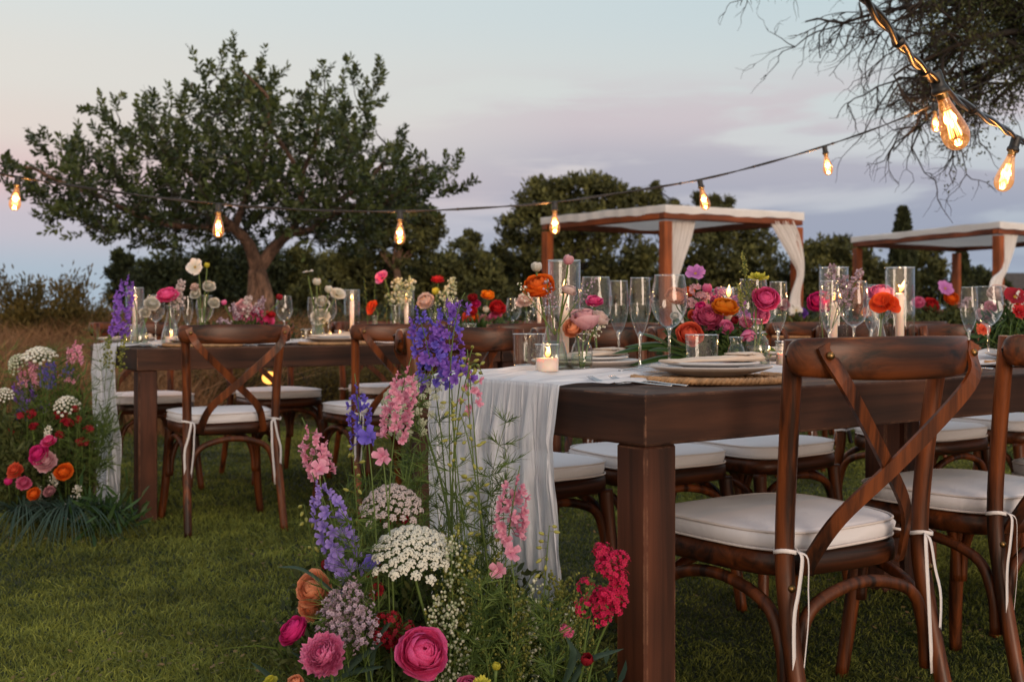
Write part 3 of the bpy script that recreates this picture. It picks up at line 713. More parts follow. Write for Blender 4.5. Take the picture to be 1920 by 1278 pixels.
# ------------------------------------------------------------------ trees and shrubs
def in_poly(x, y, P):
    c = False; j = len(P) - 1
    for i in range(len(P)):
        if (P[i][1] > y) != (P[j][1] > y) and x < (P[j][0] - P[i][0]) * (y - P[i][1]) / (P[j][1] - P[i][1]) + P[i][0]: c = not c
        j = i
    return c
def limb_mesh(mb, a, b, ra, rb, wob, rng, n=5, seg=7):
    a, b = Vector(a), Vector(b); L = (b - a).length; pts = []
    o1 = Vector((rng.gauss(0, 1), rng.gauss(0, 1), rng.gauss(0, .6))) * L * wob
    for i in range(n + 1):
        t = i / n; pts.append(a.lerp(b, t) + o1 * sin(pi * t) + Vector((rng.gauss(0, 1), rng.gauss(0, 1), 0)) * L * wob * .12 * sin(pi * t))
    mb.tube(pts, [ra + (rb - ra) * i / n for i in range(n + 1)], seg, True); return pts

def carob():
    D = 16.0; rng = random.Random(21)
    poly = [(45, 330), (55, 298), (118, 310), (128, 268), (150, 238), (180, 320), (222, 318), (238, 262), (262, 165), (292, 262), (325, 232), (345, 168), (375, 215), (412, 222), (440, 132), (487, 100), (512, 150), (545, 262), (592, 248), (620, 190), (640, 128), (668, 215),
            (700, 128), (720, 170), (700, 262), (730, 270), (745, 232), (770, 300), (815, 310), (840, 290), (862, 330), (820, 358), (760, 392), (700, 425), (640, 462), (565, 436), (500, 400), (430, 448), (330, 470), (215, 452), (130, 415), (70, 372)]
    t = thing('carob_tree', 'wide leafy carob tree with a forked pale trunk lit warm, behind the left table', 'tree', (at(485, 590, D).x, D, 0))
    O = Vector(t.location)
    mb = MB(); fork = at(482, 505, D) - O
    for (dx, dy, s) in ((-.085, 0, .92), (.10, -.03, .88)):      # two fused stems
        mb.tube(smooth_path([(dx * 1.6, dy, -.05), (dx * 1.2, dy, .35), (dx, dy, .9), (dx * .9 + .02, dy, fork.z * .75), (fork.x + dx * .4, dy, fork.z)], 4), [(.17 if i else .21) * s * (1 - .028 * i) for i in range(17)], 12)
    part('trunk', mb, M['bark'], t)
    nodes = [(fork, .13)]; lm = MB()
    mains = [((482, 505), (445, 430), (395, 350), -.3), ((485, 505), (545, 435), (600, 405), .2), ((600, 405), (680, 330), (720, 250), .5), ((445, 430), (330, 425), (230, 380), -.6), ((445, 430), (470, 340), (480, 220), .4),
             ((545, 435), (570, 330), (610, 230), -.5), ((395, 350), (320, 290), (280, 230), .2), ((600, 405), (700, 385), (790, 340), -.1), ((230, 380), (150, 350), (95, 330), 0), ((470, 340), (400, 270), (350, 215), .9), ((570, 330), (520, 240), (495, 170), -.9)]
    tips = {}
    for (a, b, c, dy) in mains:
        A = at(*a, D) - O; B = at(*b, D) - O; C_ = at(*c, D) - O
        A.y = tips.get(a, 0); B.y = A.y + dy * .5; C_.y = B.y + dy * .8; tips[b] = B.y; tips[c] = C_.y
        r0 = .095 if a[1] > 480 else (.055 if a[1] > 400 else .035)
        P = smooth_path([A, A.lerp(B, .5) + Vector((rng.gauss(0, .05), 0, rng.gauss(0, .05))), B, B.lerp(C_, .5) + Vector((rng.gauss(0, .08), 0, rng.gauss(0, .06))), C_], 4)
        rr = [r0 * (1 - .62 * i / len(P)) for i in range(len(P))]; lm.tube(P, rr, 9)
        nodes += list(zip(P[3:], rr[3:]))
    part('limb', lm, M['bark'], t)
    # twigs to points all through the crown
    tg = []; 
    CX, CZ = 455, 330
    while len(tg) < 1350:
        x = rng.uniform(40, 866); y = rng.uniform(90, 472)
        if sin(x * .043 + 2.1 * sin(y * .031)) + sin(y * .052 + 1.7 * sin(x * .027)) > -1.15 and in_poly(CX + (x - CX) * 1.08, CZ + (y - 22 - CZ) * 1.09, poly):
            hw = 2.4 * sqrt(max(0, 1 - ((x - 450) / 460) ** 2)) * (1 - .35 * max(0, (260 - y) / 170)); tg.append(at(x, y, D) - O + Vector((0, rng.uniform(-hw, hw), 0)))
    for (x0, y0, x1, y1) in ((262, 250, 265, 165), (480, 180, 487, 95), (500, 200, 520, 128), (620, 230, 648, 112), (640, 260, 712, 118), (735, 300, 752, 228), (800, 330, 850, 288), (820, 345, 866, 330), (130, 300, 148, 240), (90, 340, 42, 300),
                           (340, 240, 345, 168), (385, 240, 392, 175), (560, 260, 572, 165), (690, 200, 716, 112), (440, 190, 448, 132), (160, 320, 158, 262)):
        for k in range(7):
            tg.append(at(x0 + (x1 - x0) * k / 6, y0 + 24 + (y1 - y0) * k / 6, D) - O + Vector((0, rng.uniform(-.2, .2), 0)))
    c0 = fork + Vector((0, 0, .5)); tg.sort(key=lambda p: (p - c0).length)
    tw = MB(); ends = []
    NP = [n_[0] for n_ in nodes]; RRr = [n_[1] for n_ in nodes]
    arr = np.array([tuple(p) for p in NP])
    for p in tg:
        q = np.array(tuple(p)); dd = ((arr - q) ** 2).sum(1) + .15 * np.maximum(0, arr[:, 2] - q[2]) ; i = int(dd.argmin()); a = NP[i]
        L = (p - a).length; r = min(RRr[i] * .7, .012 + .014 * L)
        if L > .18: pts = limb_mesh(tw, a, p, r, .006, .07, rng, 3, 4)
        else: pts = [a, p]
        NP.append(p); RRr.append(.012); arr = np.vstack([arr, q]); ends.append((p, (p - a).normalized() if L > 1e-3 else Vector((0, 0, 1))))
    part('twigs', tw, M['bark_dark'], t, kind='stuff')
    pos = []; dr = []; g = []
    for p, d in ends:
        shoot = (d + Vector(((p.x) * .08, rng.gauss(0, .35), .75 + rng.gauss(0, .25))) + Vector((rng.gauss(0, .3), 0, 0))).normalized(); sl = rng.uniform(.15, .34)
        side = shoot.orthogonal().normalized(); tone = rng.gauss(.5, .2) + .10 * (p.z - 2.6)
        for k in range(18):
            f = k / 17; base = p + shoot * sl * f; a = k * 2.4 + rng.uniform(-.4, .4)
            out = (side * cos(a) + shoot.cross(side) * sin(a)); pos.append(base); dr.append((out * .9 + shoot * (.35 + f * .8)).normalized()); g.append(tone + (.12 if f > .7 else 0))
    pos = np.array([tuple(p) for p in pos]); dr = np.array([tuple(p) for p in dr])
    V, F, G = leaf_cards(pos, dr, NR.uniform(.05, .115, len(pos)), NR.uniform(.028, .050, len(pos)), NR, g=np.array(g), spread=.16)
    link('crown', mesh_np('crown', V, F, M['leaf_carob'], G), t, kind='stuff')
carob()

def blob_tree(name, label, group, d, base_px, trunk_top, blobs, mat, leaf=.11, dens=1.0, seed=1, trunk_r=.14, bark='bark_dark', vertical=False, depth=1.0):
    """blobs: (px, py, rx, ry) in photo pixels at distance d; a crown of many leaf clumps"""
    rng = np.random.default_rng(seed); s = d / FPX
    t = thing(name, label, 'tree', (at(base_px, 590, d).x, d, 0), 0, group); O = np.array(t.location); rr = random.Random(seed)
    mb = MB(); tt = at(trunk_top[0], trunk_top[1], d) - t.location
    pts = limb_mesh(mb, (0, 0, -.05), tt, trunk_r, trunk_r * .6, .03, rr, 6, 8)
    part('trunk', mb, M[bark], t)
    P = []; G = []; lb = MB()
    for (bx, by, rx, ry) in blobs:
        c = at(bx, by, d) - t.location; c.y = rr.uniform(-.5, .5) * rx * s * depth
        limb_mesh(lb, tt.lerp(Vector((0, 0, 0)), .15) if not vertical else (0, 0, max(.3, c.z * .8)), c, trunk_r * .4, .02, .05, rr, 4, 5)
        nc = max(5, int(dens * (rx * ry) ** .75 * .16 + 3))            # clumps
        u = unit3(nc, rng); rad = rng.uniform(.35, 1.0, (nc, 1)) ** .5
        cc = u * rad * np.array([rx * s, rx * s * depth, ry * s]); cc[:, 2] = np.where(cc[:, 2] < 0, cc[:, 2] * .75, cc[:, 2])
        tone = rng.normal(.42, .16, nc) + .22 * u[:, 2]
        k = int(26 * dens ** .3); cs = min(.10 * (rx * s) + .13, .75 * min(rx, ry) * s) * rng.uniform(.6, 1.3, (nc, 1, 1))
        pp = cc[:, None, :] + unit3(nc * k, rng).reshape(nc, k, 3) * rng.uniform(.2, 1, (nc, k, 1)) ** .5 * cs * np.array([1, 1, .75])
        P.append(pp.reshape(-1, 3) + np.array(tuple(c))); G.append(np.repeat(tone, k))
    P = np.concatenate(P); G = np.concatenate(G); n = len(P)
    dr = unit3(n, rng) * .8 + np.array([0, 0, .55]); dr /= np.linalg.norm(dr, axis=1, keepdims=True)
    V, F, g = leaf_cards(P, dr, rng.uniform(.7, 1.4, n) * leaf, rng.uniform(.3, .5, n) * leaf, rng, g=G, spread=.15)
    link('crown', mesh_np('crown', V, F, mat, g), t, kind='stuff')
    part('branches', lb, M[bark], t, kind='stuff')
    return t
GT = 'evergreen trees beyond the garden'
def scat(n, x0, x1, y0, y1, r0, r1, seed):
    q = random.Random(seed); return [(q.uniform(x0, x1), q.uniform(y0, y1), q.uniform(r0, r1), q.uniform(r0, r1) * .75) for _ in range(n)]
blob_tree('stone_pine', 'flat crowned stone pine with a thin pale trunk just right of the carob crown', GT, 30, 738, (738, 480),
          [(700, 435, 34, 26), (735, 412, 42, 30), (775, 408, 38, 28), (805, 430, 28, 30), (790, 458, 34, 24), (745, 450, 45, 26), (700, 455, 28, 18), (765, 385, 26, 16), (745, 492, 26, 20)], M['leaf_pine'], .13, 1.3, 2, .13, 'bark')
blob_tree('pine_tree', 'tall broad pine with a dense clumped crown behind the left side of the white canopy', GT, 34, 1060, (1060, 480),
          [(1000, 385, 34, 44), (1030, 365, 42, 32), (985, 430, 48, 40), (1075, 365, 48, 34), (1120, 350, 30, 20), (1040, 425, 55, 44), (1110, 420, 60, 46), (965, 480, 40, 42), (1020, 490, 62, 52), (1090, 500, 66, 60), (1160, 395, 34, 38), (1165, 480, 62, 66),
           (1225, 400, 24, 34), (1150, 360, 22, 20), (1195, 372, 20, 16), (1222, 520, 46, 56), (1140, 548, 70, 40), (1000, 548, 62, 40)], M['leaf_pine'], .15, 1.25, 3, .2)
blob_tree('pine_tree', 'dark conical pine left of the tall broad pine, its point low against the sky', GT, 33, 880, (880, 520),
          [(880, 452, 20, 18), (872, 480, 38, 24), (890, 505, 52, 30), (862, 530, 52, 34), (905, 545, 52, 40), (870, 570, 60, 34)], M['leaf_pine'], .14, 1.3, 4, .14)
blob_tree('bushy_tree', 'rounded bushy evergreen between the carob trunk and the stone pine', GT, 31, 640, (640, 560),
          [(612, 505, 30, 24), (640, 500, 36, 30), (668, 490, 32, 26), (700, 505, 36, 32), (625, 540, 52, 38), (680, 545, 60, 42), (735, 540, 50, 36)], M['leaf_pine'], .14, 1.2, 5, .12)
blob_tree('bushy_tree', 'olive green bushy tree between stone pine and conical pine', GT, 32, 800, (800, 560),
          [(770, 520, 40, 32), (810, 505, 40, 30), (835, 500, 26, 24), (800, 550, 60, 44), (760, 560, 45, 36), (845, 545, 44, 44)], M['leaf_pine'], .14, 1.2, 6, .12)
blob_tree('bushy_tree', 'dark tree filling the gap left of the tall broad pine', GT, 36, 940, (940, 560), [(935, 510, 28, 30), (955, 545, 44, 40), (925, 560, 40, 36)], M['leaf_dark'], .15, 1.3, 7, .12)
blob_tree('juniper_tree', 'slim juniper with a ragged double tip at the left below the carob crown', GT, 24, 232, (232, 560),
          [(222, 482, 10, 16), (240, 492, 9, 14), (222, 512, 15, 20), (236, 530, 22, 24), (228, 560, 26, 30), (255, 545, 18, 24)], M['leaf_dark'], .09, 2.2, 8, .08)
blob_tree('bushy_tree', 'dark shrubby tree below the carob crown, left of its trunk', GT, 23, 330, (330, 560),
          [(275, 515, 20, 22), (300, 505, 20, 24), (335, 512, 26, 28), (290, 535, 36, 34), (345, 535, 44, 40), (375, 510, 22, 32), (400, 540, 40, 44), (320, 570, 50, 30), (398, 490, 18, 26)], M['leaf_dark'], .10, 1.5, 9, .1)
blob_tree('bushy_tree', 'dark shrubby tree directly behind the carob trunk', GT, 24, 455, (455, 565), [(430, 500, 34, 36), (465, 495, 28, 34), (440, 550, 50, 40), (505, 540, 40, 44), (520, 500, 30, 36)], M['leaf_dark'], .10, 1.5, 10, .1)
blob_tree('juniper_tree', 'upright juniper just right of the carob trunk with sky on its right', GT, 24, 560, (560, 560),
          [(552, 478, 12, 18), (575, 492, 14, 20), (548, 515, 24, 26), (578, 530, 22, 28), (560, 560, 36, 30), (598, 548, 18, 20)], M['leaf_pine'], .09, 1.9, 11, .08)
blob_tree('pine_tree', 'broad dark pine seen between the two posts of the nearer canopy', GT, 36, 1375, (1375, 560),
          [(1300, 470, 46, 46), (1340, 440, 38, 24), (1385, 440, 42, 26), (1420, 455, 34, 30), (1360, 490, 62, 48), (1425, 505, 48, 48), (1300, 530, 60, 48), (1390, 548, 70, 40), (1450, 545, 46, 38)], M['leaf_pine'], .15, 1.15, 12, .16)
blob_tree('pine_tree', 'thin topped pine poking up above the roof of the nearer canopy', GT, 38, 1335, (1335, 400), [(1308, 375, 9, 14), (1322, 385, 12, 14), (1340, 378, 9, 12), (1366, 380, 9, 14), (1340, 400, 30, 14), (1280, 400, 22, 14), (1262, 388, 9, 12), (1232, 368, 9, 24), (1228, 352, 6, 12)], M['leaf_pine'], .085, 4.0, 13, .1)
blob_tree('bushy_tree', 'rounded green tree between the two white canopies', GT, 35, 1555, (1555, 560),
          [(1520, 478, 32, 22), (1560, 468, 42, 22), (1600, 480, 36, 24), (1530, 510, 44, 34), (1590, 515, 52, 36), (1630, 510, 34, 28), (1560, 550, 70, 40), (1640, 545, 44, 40)], M['leaf_pine'], .15, 1.3, 14, .14)
blob_tree('bushy_tree', 'dull green tree behind the farther canopy, right of the tall cypress', GT, 40, 1735, (1735, 560), [(1722, 475, 22, 20), (1745, 468, 24, 18), (1735, 505, 36, 30), (1755, 520, 24, 34), (1725, 550, 50, 34)], M['leaf_pine'], .16, 1.3, 15, .12)
def cypress(label, px, top, wpx, d, seed):
    rng = np.random.default_rng(seed); t = thing('cypress_tree', label, 'tree', (at(px, 590, d).x, d, 0), 0, GT)
    H = at(px, top, d).z; w = wpx * d / FPX / 2
    part('trunk', MB().tube([(0, 0, -.05), (0, 0, H * .5), (0, 0, H * .93)], [.12, .07, .02], 7), M['bark_dark'], t)
    n = 5200; h = rng.random(n) ** .8; prof = w * np.minimum(1, (1.02 - h) * 2.2) ** .8 * (.75 + .25 * np.minimum(1, h * 5)); a = rng.uniform(0, 6.28, n)
    r = prof * rng.uniform(.55, 1.08, n) * (1 + .14 * np.sin(a * 3 + h * 22)); P = np.stack([r * np.cos(a), r * np.sin(a), .15 + h * (H - .15)], 1)
    dr = np.stack([np.cos(a) * .3, np.sin(a) * .3, np.ones(n)], 1) + rng.normal(0, .25, (n, 3)); dr /= np.linalg.norm(dr, axis=1, keepdims=True)
    V, F, g = leaf_cards(P, dr, .26, .10, rng, g=.4 + .2 * np.sin(a * 3 + h * 22)); link('crown', mesh_np('crown', V, F, M['leaf_dark'], g), t, kind='stuff')
cypress('tall narrow cypress between the posts of the farther canopy, rising through its roofline', 1693, 398, 40, 38, 3)
cypress('small pointed cypress between the farther canopy posts near the grey roofs', 1803, 482, 34, 38, 4)
blob_tree('bushy_tree', 'dark mounded shrub beside the grey thatched roof at the right', GT, 39, 1835, (1835, 560), [(1832, 518, 26, 14), (1835, 535, 40, 18), (1800, 548, 28, 20), (1868, 548, 30, 20), (1835, 565, 60, 20)], M['leaf_dark'], .15, 1.6, 16, .1)

def hedge(name, label, x0, x1, d0, d1, h0, h1, mat, n, leaf, seed, cat='shrub', bunch=14):
    rng = np.random.default_rng(seed); nc = n // bunch
    cx = rng.uniform(x0, x1, nc); cd = rng.uniform(d0, d1, nc); top = h0 + (h1 - h0) * (.5 + .5 * patch_noise(cx, cd, 2.4, seed)) ; cz = rng.random(nc) ** .7 * np.maximum(top, .1)
    c = np.stack([cx, cd, cz], 1); P = (c[:, None] + rng.normal(0, min(leaf * 1.9, .22), (nc, bunch, 3))).reshape(-1, 3); P[:, 2] = np.abs(P[:, 2]) 
    dr = unit3(len(P), rng) * .8 + np.array([0, 0, .6]); dr /= np.linalg.norm(dr, axis=1, keepdims=True)
    V, F, g = leaf_cards(P, dr, leaf * rng.uniform(.7, 1.4, len(P)), leaf * .45, rng, g=np.repeat(rng.normal(.45, .22, nc), bunch))
    return link(name, mesh_np(name, V, F, mat, g), kind='stuff')
hedge('distant_scrub', '', -13.5, 15, 41, 47, 1.2, 2.8, M['leaf_dark'], 110000, .16, 31)
hedge('distant_scrub', '', -90, -16, 95, 130, .5, 1.15, M['leaf_dark'], 30000, .35, 32)
hedge('garden_scrub', '', -3.6, 3.0, 10.8, 13.5, .25, .75, M['leaf_bush'], 40000, .045, 33)
hedge('garden_scrub', '', -5.0, 9, 19, 27, .3, .95, M['leaf_dark'], 60000, .10, 34)
def drygrass():
    rng = np.random.default_rng(5); cl = []
    def tufts(n, xf, df, hf, k):
        x = xf(n); d = df(n); h = hf(x, d)
        a = rng.uniform(0, 6.28, (n, k)); rr = rng.random((n, k)) * .16
        P = np.stack([x[:, None] + np.cos(a) * rr, d[:, None] + np.sin(a) * rr, np.zeros((n, k))], 2).reshape(-1, 3)
        dr = np.stack([np.cos(a) * .28, np.sin(a) * .28, np.ones((n, k))], 2).reshape(-1, 3) + rng.normal(0, .12, (n * k, 3)); dr /= np.linalg.norm(dr, axis=1, keepdims=True)
        L = np.repeat(h, k) * rng.uniform(.45, 1.15, n * k); cl.append(blades(P, dr, L, .011, rng, np.clip(np.repeat(rng.normal(.45, .2, n), k) + rng.normal(0, .15, n * k), 0, 1)))
    tufts(900, lambda n: rng.uniform(-8, -2.2, n), lambda n: rng.uniform(8.5, 17, n), lambda x, d: .62 + .14 * patch_noise(x, d, 1.5, 2) + .34 * (d - 8) / 5 + .16, 46)
    tufts(420, lambda n: rng.uniform(-3.2, 3.5, n), lambda n: rng.uniform(10.2, 15, n), lambda x, d: .32 + .2 * rng.random(len(x)), 34)
    tufts(260, lambda n: rng.uniform(-14, -4, n), lambda n: rng.uniform(15, 24, n), lambda x, d: .75 + .2 * rng.random(len(x)), 40)
    V, F, G = cat_np(cl); link('dry_grass', mesh_np('dry_grass', V, F, M['dry_grass'], G), kind='stuff')
drygrass()
def shrub(label, x, d, r, h, mat, seed, leaf=.05, n=4500, tw=26):
    rng = np.random.default_rng(seed); q = random.Random(seed); t = thing('wild_shrub', label, 'shrub', (x, d, 0), 0, 'wild shrubs behind the left table'); mb = MB(); P = []; D_ = []; G = []
    for i in range(tw):
        a = q.uniform(0, 6.28); e = Vector((cos(a) * r * q.uniform(.2, 1), sin(a) * r * q.uniform(.2, 1), h * q.uniform(.5, 1.05))); mb.tube(bez((0, 0, 0), e * .4 + Vector((0, 0, h * .25)), e, n=5), [.012, .010, .008, .006, .004, .003], 4)
        k = n // tw; f = rng.random(k) ** .5; tone = q.gauss(.45, .15)
        P.append(np.array(tuple(e))[None] * f[:, None] + rng.normal(0, .08 * r + .02, (k, 3))); G.append(np.full(k, tone)); v = rng.normal(0, .5, (k, 3)) + np.array(tuple(e.normalized())); D_.append(v / np.linalg.norm(v, axis=1, keepdims=True))
    part('stems', mb, M['bark_dark'], t, kind='stuff'); V, F, g = leaf_cards(np.concatenate(P), np.concatenate(D_), leaf, leaf * .28, rng, g=np.concatenate(G)); link('foliage', mesh_np('foliage', V, F, mat, g), t, kind='stuff')
shrub('green brown shrub rising above the dry grass at the far left', at(118, 590, 15).x, 14.5, .75, 1.28, M['leaf_bush'], 3, .075, 9000)
shrub('darker bushy shrub in the dry grass nearer the left table', at(100, 590, 14.5).x, 15.5, .5, 1.05, M['leaf_bush'], 4, .07, 3200)
shrub('low yellow green shrub seen under the left table between the chairs', at(425, 590, 9.8).x, 9.8, .42, .45, M['leaf_bush'], 5, .035, 4200)
shrub('low yellow shrub under the left table near the glowing lantern', at(465, 590, 10.3).x, 10.3, .40, .42, M['leaf_bush'], 6, .035, 4200)
shrub('green brown shrub seen under the left table right of the lantern', at(590, 590, 10).x, 10.2, .5, .50, M['leaf_bush'], 7, .035, 4500)
shrub('low reddish shrub past the lantern, left of the purple delphinium', at(680, 590, 10.5).x, 10.8, .45, .45, M['leaf_bush'], 8, .035, 4000)

# tree at top right: drooping bare twigs reaching in from a trunk outside the frame
def twig_tree():
    D = 7.5; rng = random.Random(77); X0 = at(2330, 590, D).x
    t = thing('twiggy_tree', 'large tree with drooping bare twigs and sparse small leaves overhanging at top right', 'tree', (X0, D + .8, 0)); O = t.location
    part('trunk', MB().tube(smooth_path([(0, 0, -.1), (-.08, 0, .8), (.05, .03, 1.7), (-.15, 0, 2.7)], 5), [.24 - .006 * i for i in range(16)], 12), M['bark_dark'], t)
    lm = MB(); tw = MB(); leaves = []
    def grow(p, d, r, L, lev):
        n = 5; pts = [p]; dd = d.copy()
        for i in range(n):
            dd = (dd + Vector((rng.gauss(0, .30), rng.gauss(0, .28), rng.gauss(0, .27) - (.10 if lev >= 2 else .0))) ).normalized(); p = p + dd * L / n; pts.append(p)
        (lm if lev < 2 else tw).tube(pts, [r * (1 - .55 * i / n) for i in range(n + 1)], 6 if lev < 2 else 4, lev < 2)
        if lev >= 2:
            w = O + p; px = 960 + FPX * w.x / w.y
            dens = max(0, min(1, (px - 1700) / 300)) * max(.12, min(1, (360 - (590 - FPX * (w.z - CAMH) / w.y)) / 260))
            for i in range(int(6 * dens + rng.random())):
                leaves.append((pts[rng.randrange(1, n + 1)], dd))
        if lev >= 5: return
        kids = 5 if lev < 2 else (4 if lev < 3 else 3)
        for i in range(kids):
            a = pts[rng.randrange(1 if lev else 2, n + 1)]; side = dd.orthogonal().normalized(); side.rotate(Quaternion(dd, rng.uniform(0, 6.28)))
            nd = (dd * .75 + side * .75 + Vector((-.10, 0, -.10 if lev > 1 else .0))).normalized(); grow(a, nd, r * .55, L * rng.uniform(.48, .72), lev + 1)
    top = Vector((-.15, 0, 2.6))
    for (px, py, dy) in ((1700, -30, .2), (1640, -80, -.2), (1790, 150, .3), (1820, 60, -.3), (1915, 120, .1), (1760, -40, .3), (1850, -120, -.4), (1960, 10, .4), (1960, 150, -.1), (1990, -150, .0)):
        e = at(px, py, D + dy) - O; e.y = dy; L = (e - top).length
        P = bez(top, top.lerp(e, .5) + Vector((0, 0, .5)), e, n=8); lm.tube(P, [.045 - .0042 * i for i in range(9)], 8)
        for k in range(7 if py < 100 else 5): grow(P[rng.randrange(3, 9)], ((e - top).normalized() + Vector((-.2, rng.gauss(0, .5), rng.gauss(-.12, .35)))).normalized(), .014, rng.uniform(.45, .75), 2)
    part('limbs', lm, M['bark_dark'], t, kind='stuff'); part('twigs', tw, M['bark_dark'], t, kind='stuff')
    pos = np.array([tuple(p) for p, d in leaves for _ in range(3)]); n = len(pos); pos = pos + NR.normal(0, .035, (n, 3)); dr = unit3(n)
    V, F, G = leaf_cards(pos, dr, .030, .012, NR); link('foliage', mesh_np('foliage', V, F, M['leaf_twigtree'], G), t, kind='stuff'); print('twig leaves', n, len(tw.f))
twig_tree()

# ------------------------------------------------------------------ canopies
def curtain_mesh(tl, tr_, pts, seed, k=9):
    """cloth hung from the line tl-tr_ through a list of (left, right) lines"""
    rows = [(Vector(tl), Vector(tr_))] + [(Vector(a), Vector(b)) for a, b in pts]; nv = 60; nu = 36; q = random.Random(seed); ph = q.uniform(0, 6)
    Ls = smooth_path([r[0] for r in rows], 8); Rs = smooth_path([r[1] for r in rows], 8); m = len(Ls)
    def fn(i, j):
        a = i * (m - 1); i0 = min(int(a), m - 2); f = a - i0; l = Ls[i0].lerp(Ls[i0 + 1], f); r = Rs[i0].lerp(Rs[i0 + 1], f); w = (r - l)
        nrm = Vector((-w.y, w.x, 0)); nrm = nrm.normalized() if nrm.length > 1e-4 else Vector((0, 1, 0))
        return l.lerp(r, j) + nrm * (.022 * sin(j * k * 6.28 + ph + 1.2 * sin(i * 5)) + .012 * sin(j * 17 + i * 6))
    return MB().grid(fn, nu, nv)
def canopy(label, c4, H, group, curtains, seed):
    """c4: four post positions going round; H height"""
    F0 = Vector((*c4[0], 0)); t = thing('canopy_pavilion', label, 'gazebo', F0, 0, group); pw = .13; L = [Vector((*c, 0)) - F0 for c in c4]
    for i, p in enumerate(L):
        a = L[(i + 1) % 4] - p; rz = atan2(a.y, a.x)
        part('post', MB().box((0, 0, (H - .18) / 2), (pw, pw, H - .18), b=.008), M['pergola'], t, False, M=Matrix.Translation(p) @ Matrix.Rotation(rz, 4, 'Z'))
    for i in range(4):
        a, b = L[i], L[(i + 1) % 4]; d = b - a; rz = atan2(d.y, d.x); ln = d.length + pw * (.96 if i % 2 == 0 else -1.04)
        part('beam', MB().box((0, 0, 0), (ln, pw * .9, .085), b=.006), M['pergola_x'], t, False, M=Matrix.Translation((a + b) / 2 + Vector((0, 0, H - .110))) @ Matrix.Rotation(rz, 4, 'Z'))
    q = random.Random(seed); ph = [q.uniform(0, 6) for _ in range(6)]; ex = 1.055
    cen = sum(L, Vector()) / 4
    def roof(i, j):
        p = (L[0] * (1 - i) + L[1] * i) * (1 - j) + (L[3] * (1 - i) + L[2] * i) * j; p = cen + (p - cen) * ex
        sag = sin(pi * i) * sin(pi * j); e = 16 * i * (1 - i) * j * (1 - j)
        return p + Vector((0, 0, H + .02 - .20 * sag + .012 * sin(i * 23 + ph[0] + 4 * j) + .010 * sin(j * 19 + ph[1])))
    part('canvas_roof', MB().grid(roof, 40, 40), M['canopy'], t)
    vm = MB()
    for k in range(4):
        a = cen + (L[k] - cen) * (ex + .004); b = cen + (L[(k + 1) % 4] - cen) * (ex + .004)
        vm.grid(lambda i, j: a.lerp(b, i) + Vector((0, 0, H + .026 - j * (.098 + .010 * sin(i * 14 + k) + .006 * sin(i * 41)))) + (a.lerp(b, i) - cen).normalized() * (.006 * sin(i * 60)), 60, 2)
    part('canvas_valance', vm, M['canopy'], t)
    for cs in curtains:
        part('curtain', curtain_mesh(*[c if not isinstance(c, list) else c for c in cs], seed), M['canopy'], t)
    return t
F1 = Vector((1.99, 15.2)); R1 = F1 + Vector((1.97, 1.12)); L1 = F1 + Vector((-1.47, 1.95)); B1 = L1 + (R1 - F1)
e1 = Vector((*(R1 - F1).normalized(), 0)); 
def rel(px, py, base, dirv, off=0.0):
    """point on the vertical plane through base along dirv seen at the given photo position, relative to base"""
    k = (px - 960) / FPX; t = (k * base[1] - base[0]) / (dirv[0] - k * dirv[1]); d = base[1] + dirv[1] * t
    return Vector((dirv[0] * t, dirv[1] * t + off, CAMH - (py - HORY) * d / FPX))
G_P = 'white canopied pavilions with wooden posts'
fx = Vector((R1.x - F1.x, R1.y - F1.y, 0))
def rr2(px, py, off=0.0): return rel(px, py, F1, (fx.x, fx.y), off)
canopy('nearer white canvas canopy on reddish wooden posts with tied back curtains', [tuple(F1), tuple(R1), tuple(B1), tuple(L1)], 2.30, G_P,
       [(rr2(1262, 412, .09), rr2(1304, 412, .09), [(rr2(1256, 450, .09), rr2(1296, 450, .09)), (rr2(1246, 500, .09), rr2(1280, 500, .09)), (rr2(1240, 545, .10), rr2(1272, 545, .10)), (rr2(1236, 640, .1), rr2(1290, 640, .1)), (rr2(1232, 712, .1), rr2(1296, 712, .1))]),
        (rr2(1442, 416, -.05), rr2(1484, 415, -.05), [(rr2(1462, 450, -.07), rr2(1494, 440, -.07)), (rr2(1484, 490, -.09), rr2(1502, 478, -.09)), (rr2(1492, 515, -.1), rr2(1503, 515, -.1)), (rr2(1478, 560, -.09), rr2(1497, 556, -.09)), (rr2(1474, 620, -.09), rr2(1500, 620, -.09)), (rr2(1470, 706, -.09), rr2(1506, 706, -.09))])], 2)
F2 = Vector((7.46, 18.0)); R2_ = F2 + Vector((2.45, 1.7)); L2 = F2 + Vector((-1.16, 3.4)); B2 = L2 + (R2_ - F2)
def rr3(px, py, off=0.0): return rel(px, py, F2, (2.45, 1.7), off)
canopy('farther white canvas canopy on wooden posts, running out at the right edge', [tuple(F2), tuple(R2_), tuple(B2), tuple(L2)], 2.30, G_P,
       [(rr3(1882, 432, -.02), rr3(1908, 432, -.02), [(rr3(1880, 470, -.02), rr3(1898, 470, -.02)), (rr3(1874, 505, -.1), rr3(1882, 505, -.1)), (rr3(1852, 530, -.12), rr3(1872, 535, -.12)), (rr3(1848, 600, -.12), rr3(1876, 600, -.12)), (rr3(1846, 690, -.12), rr3(1880, 690, -.12))])], 3)

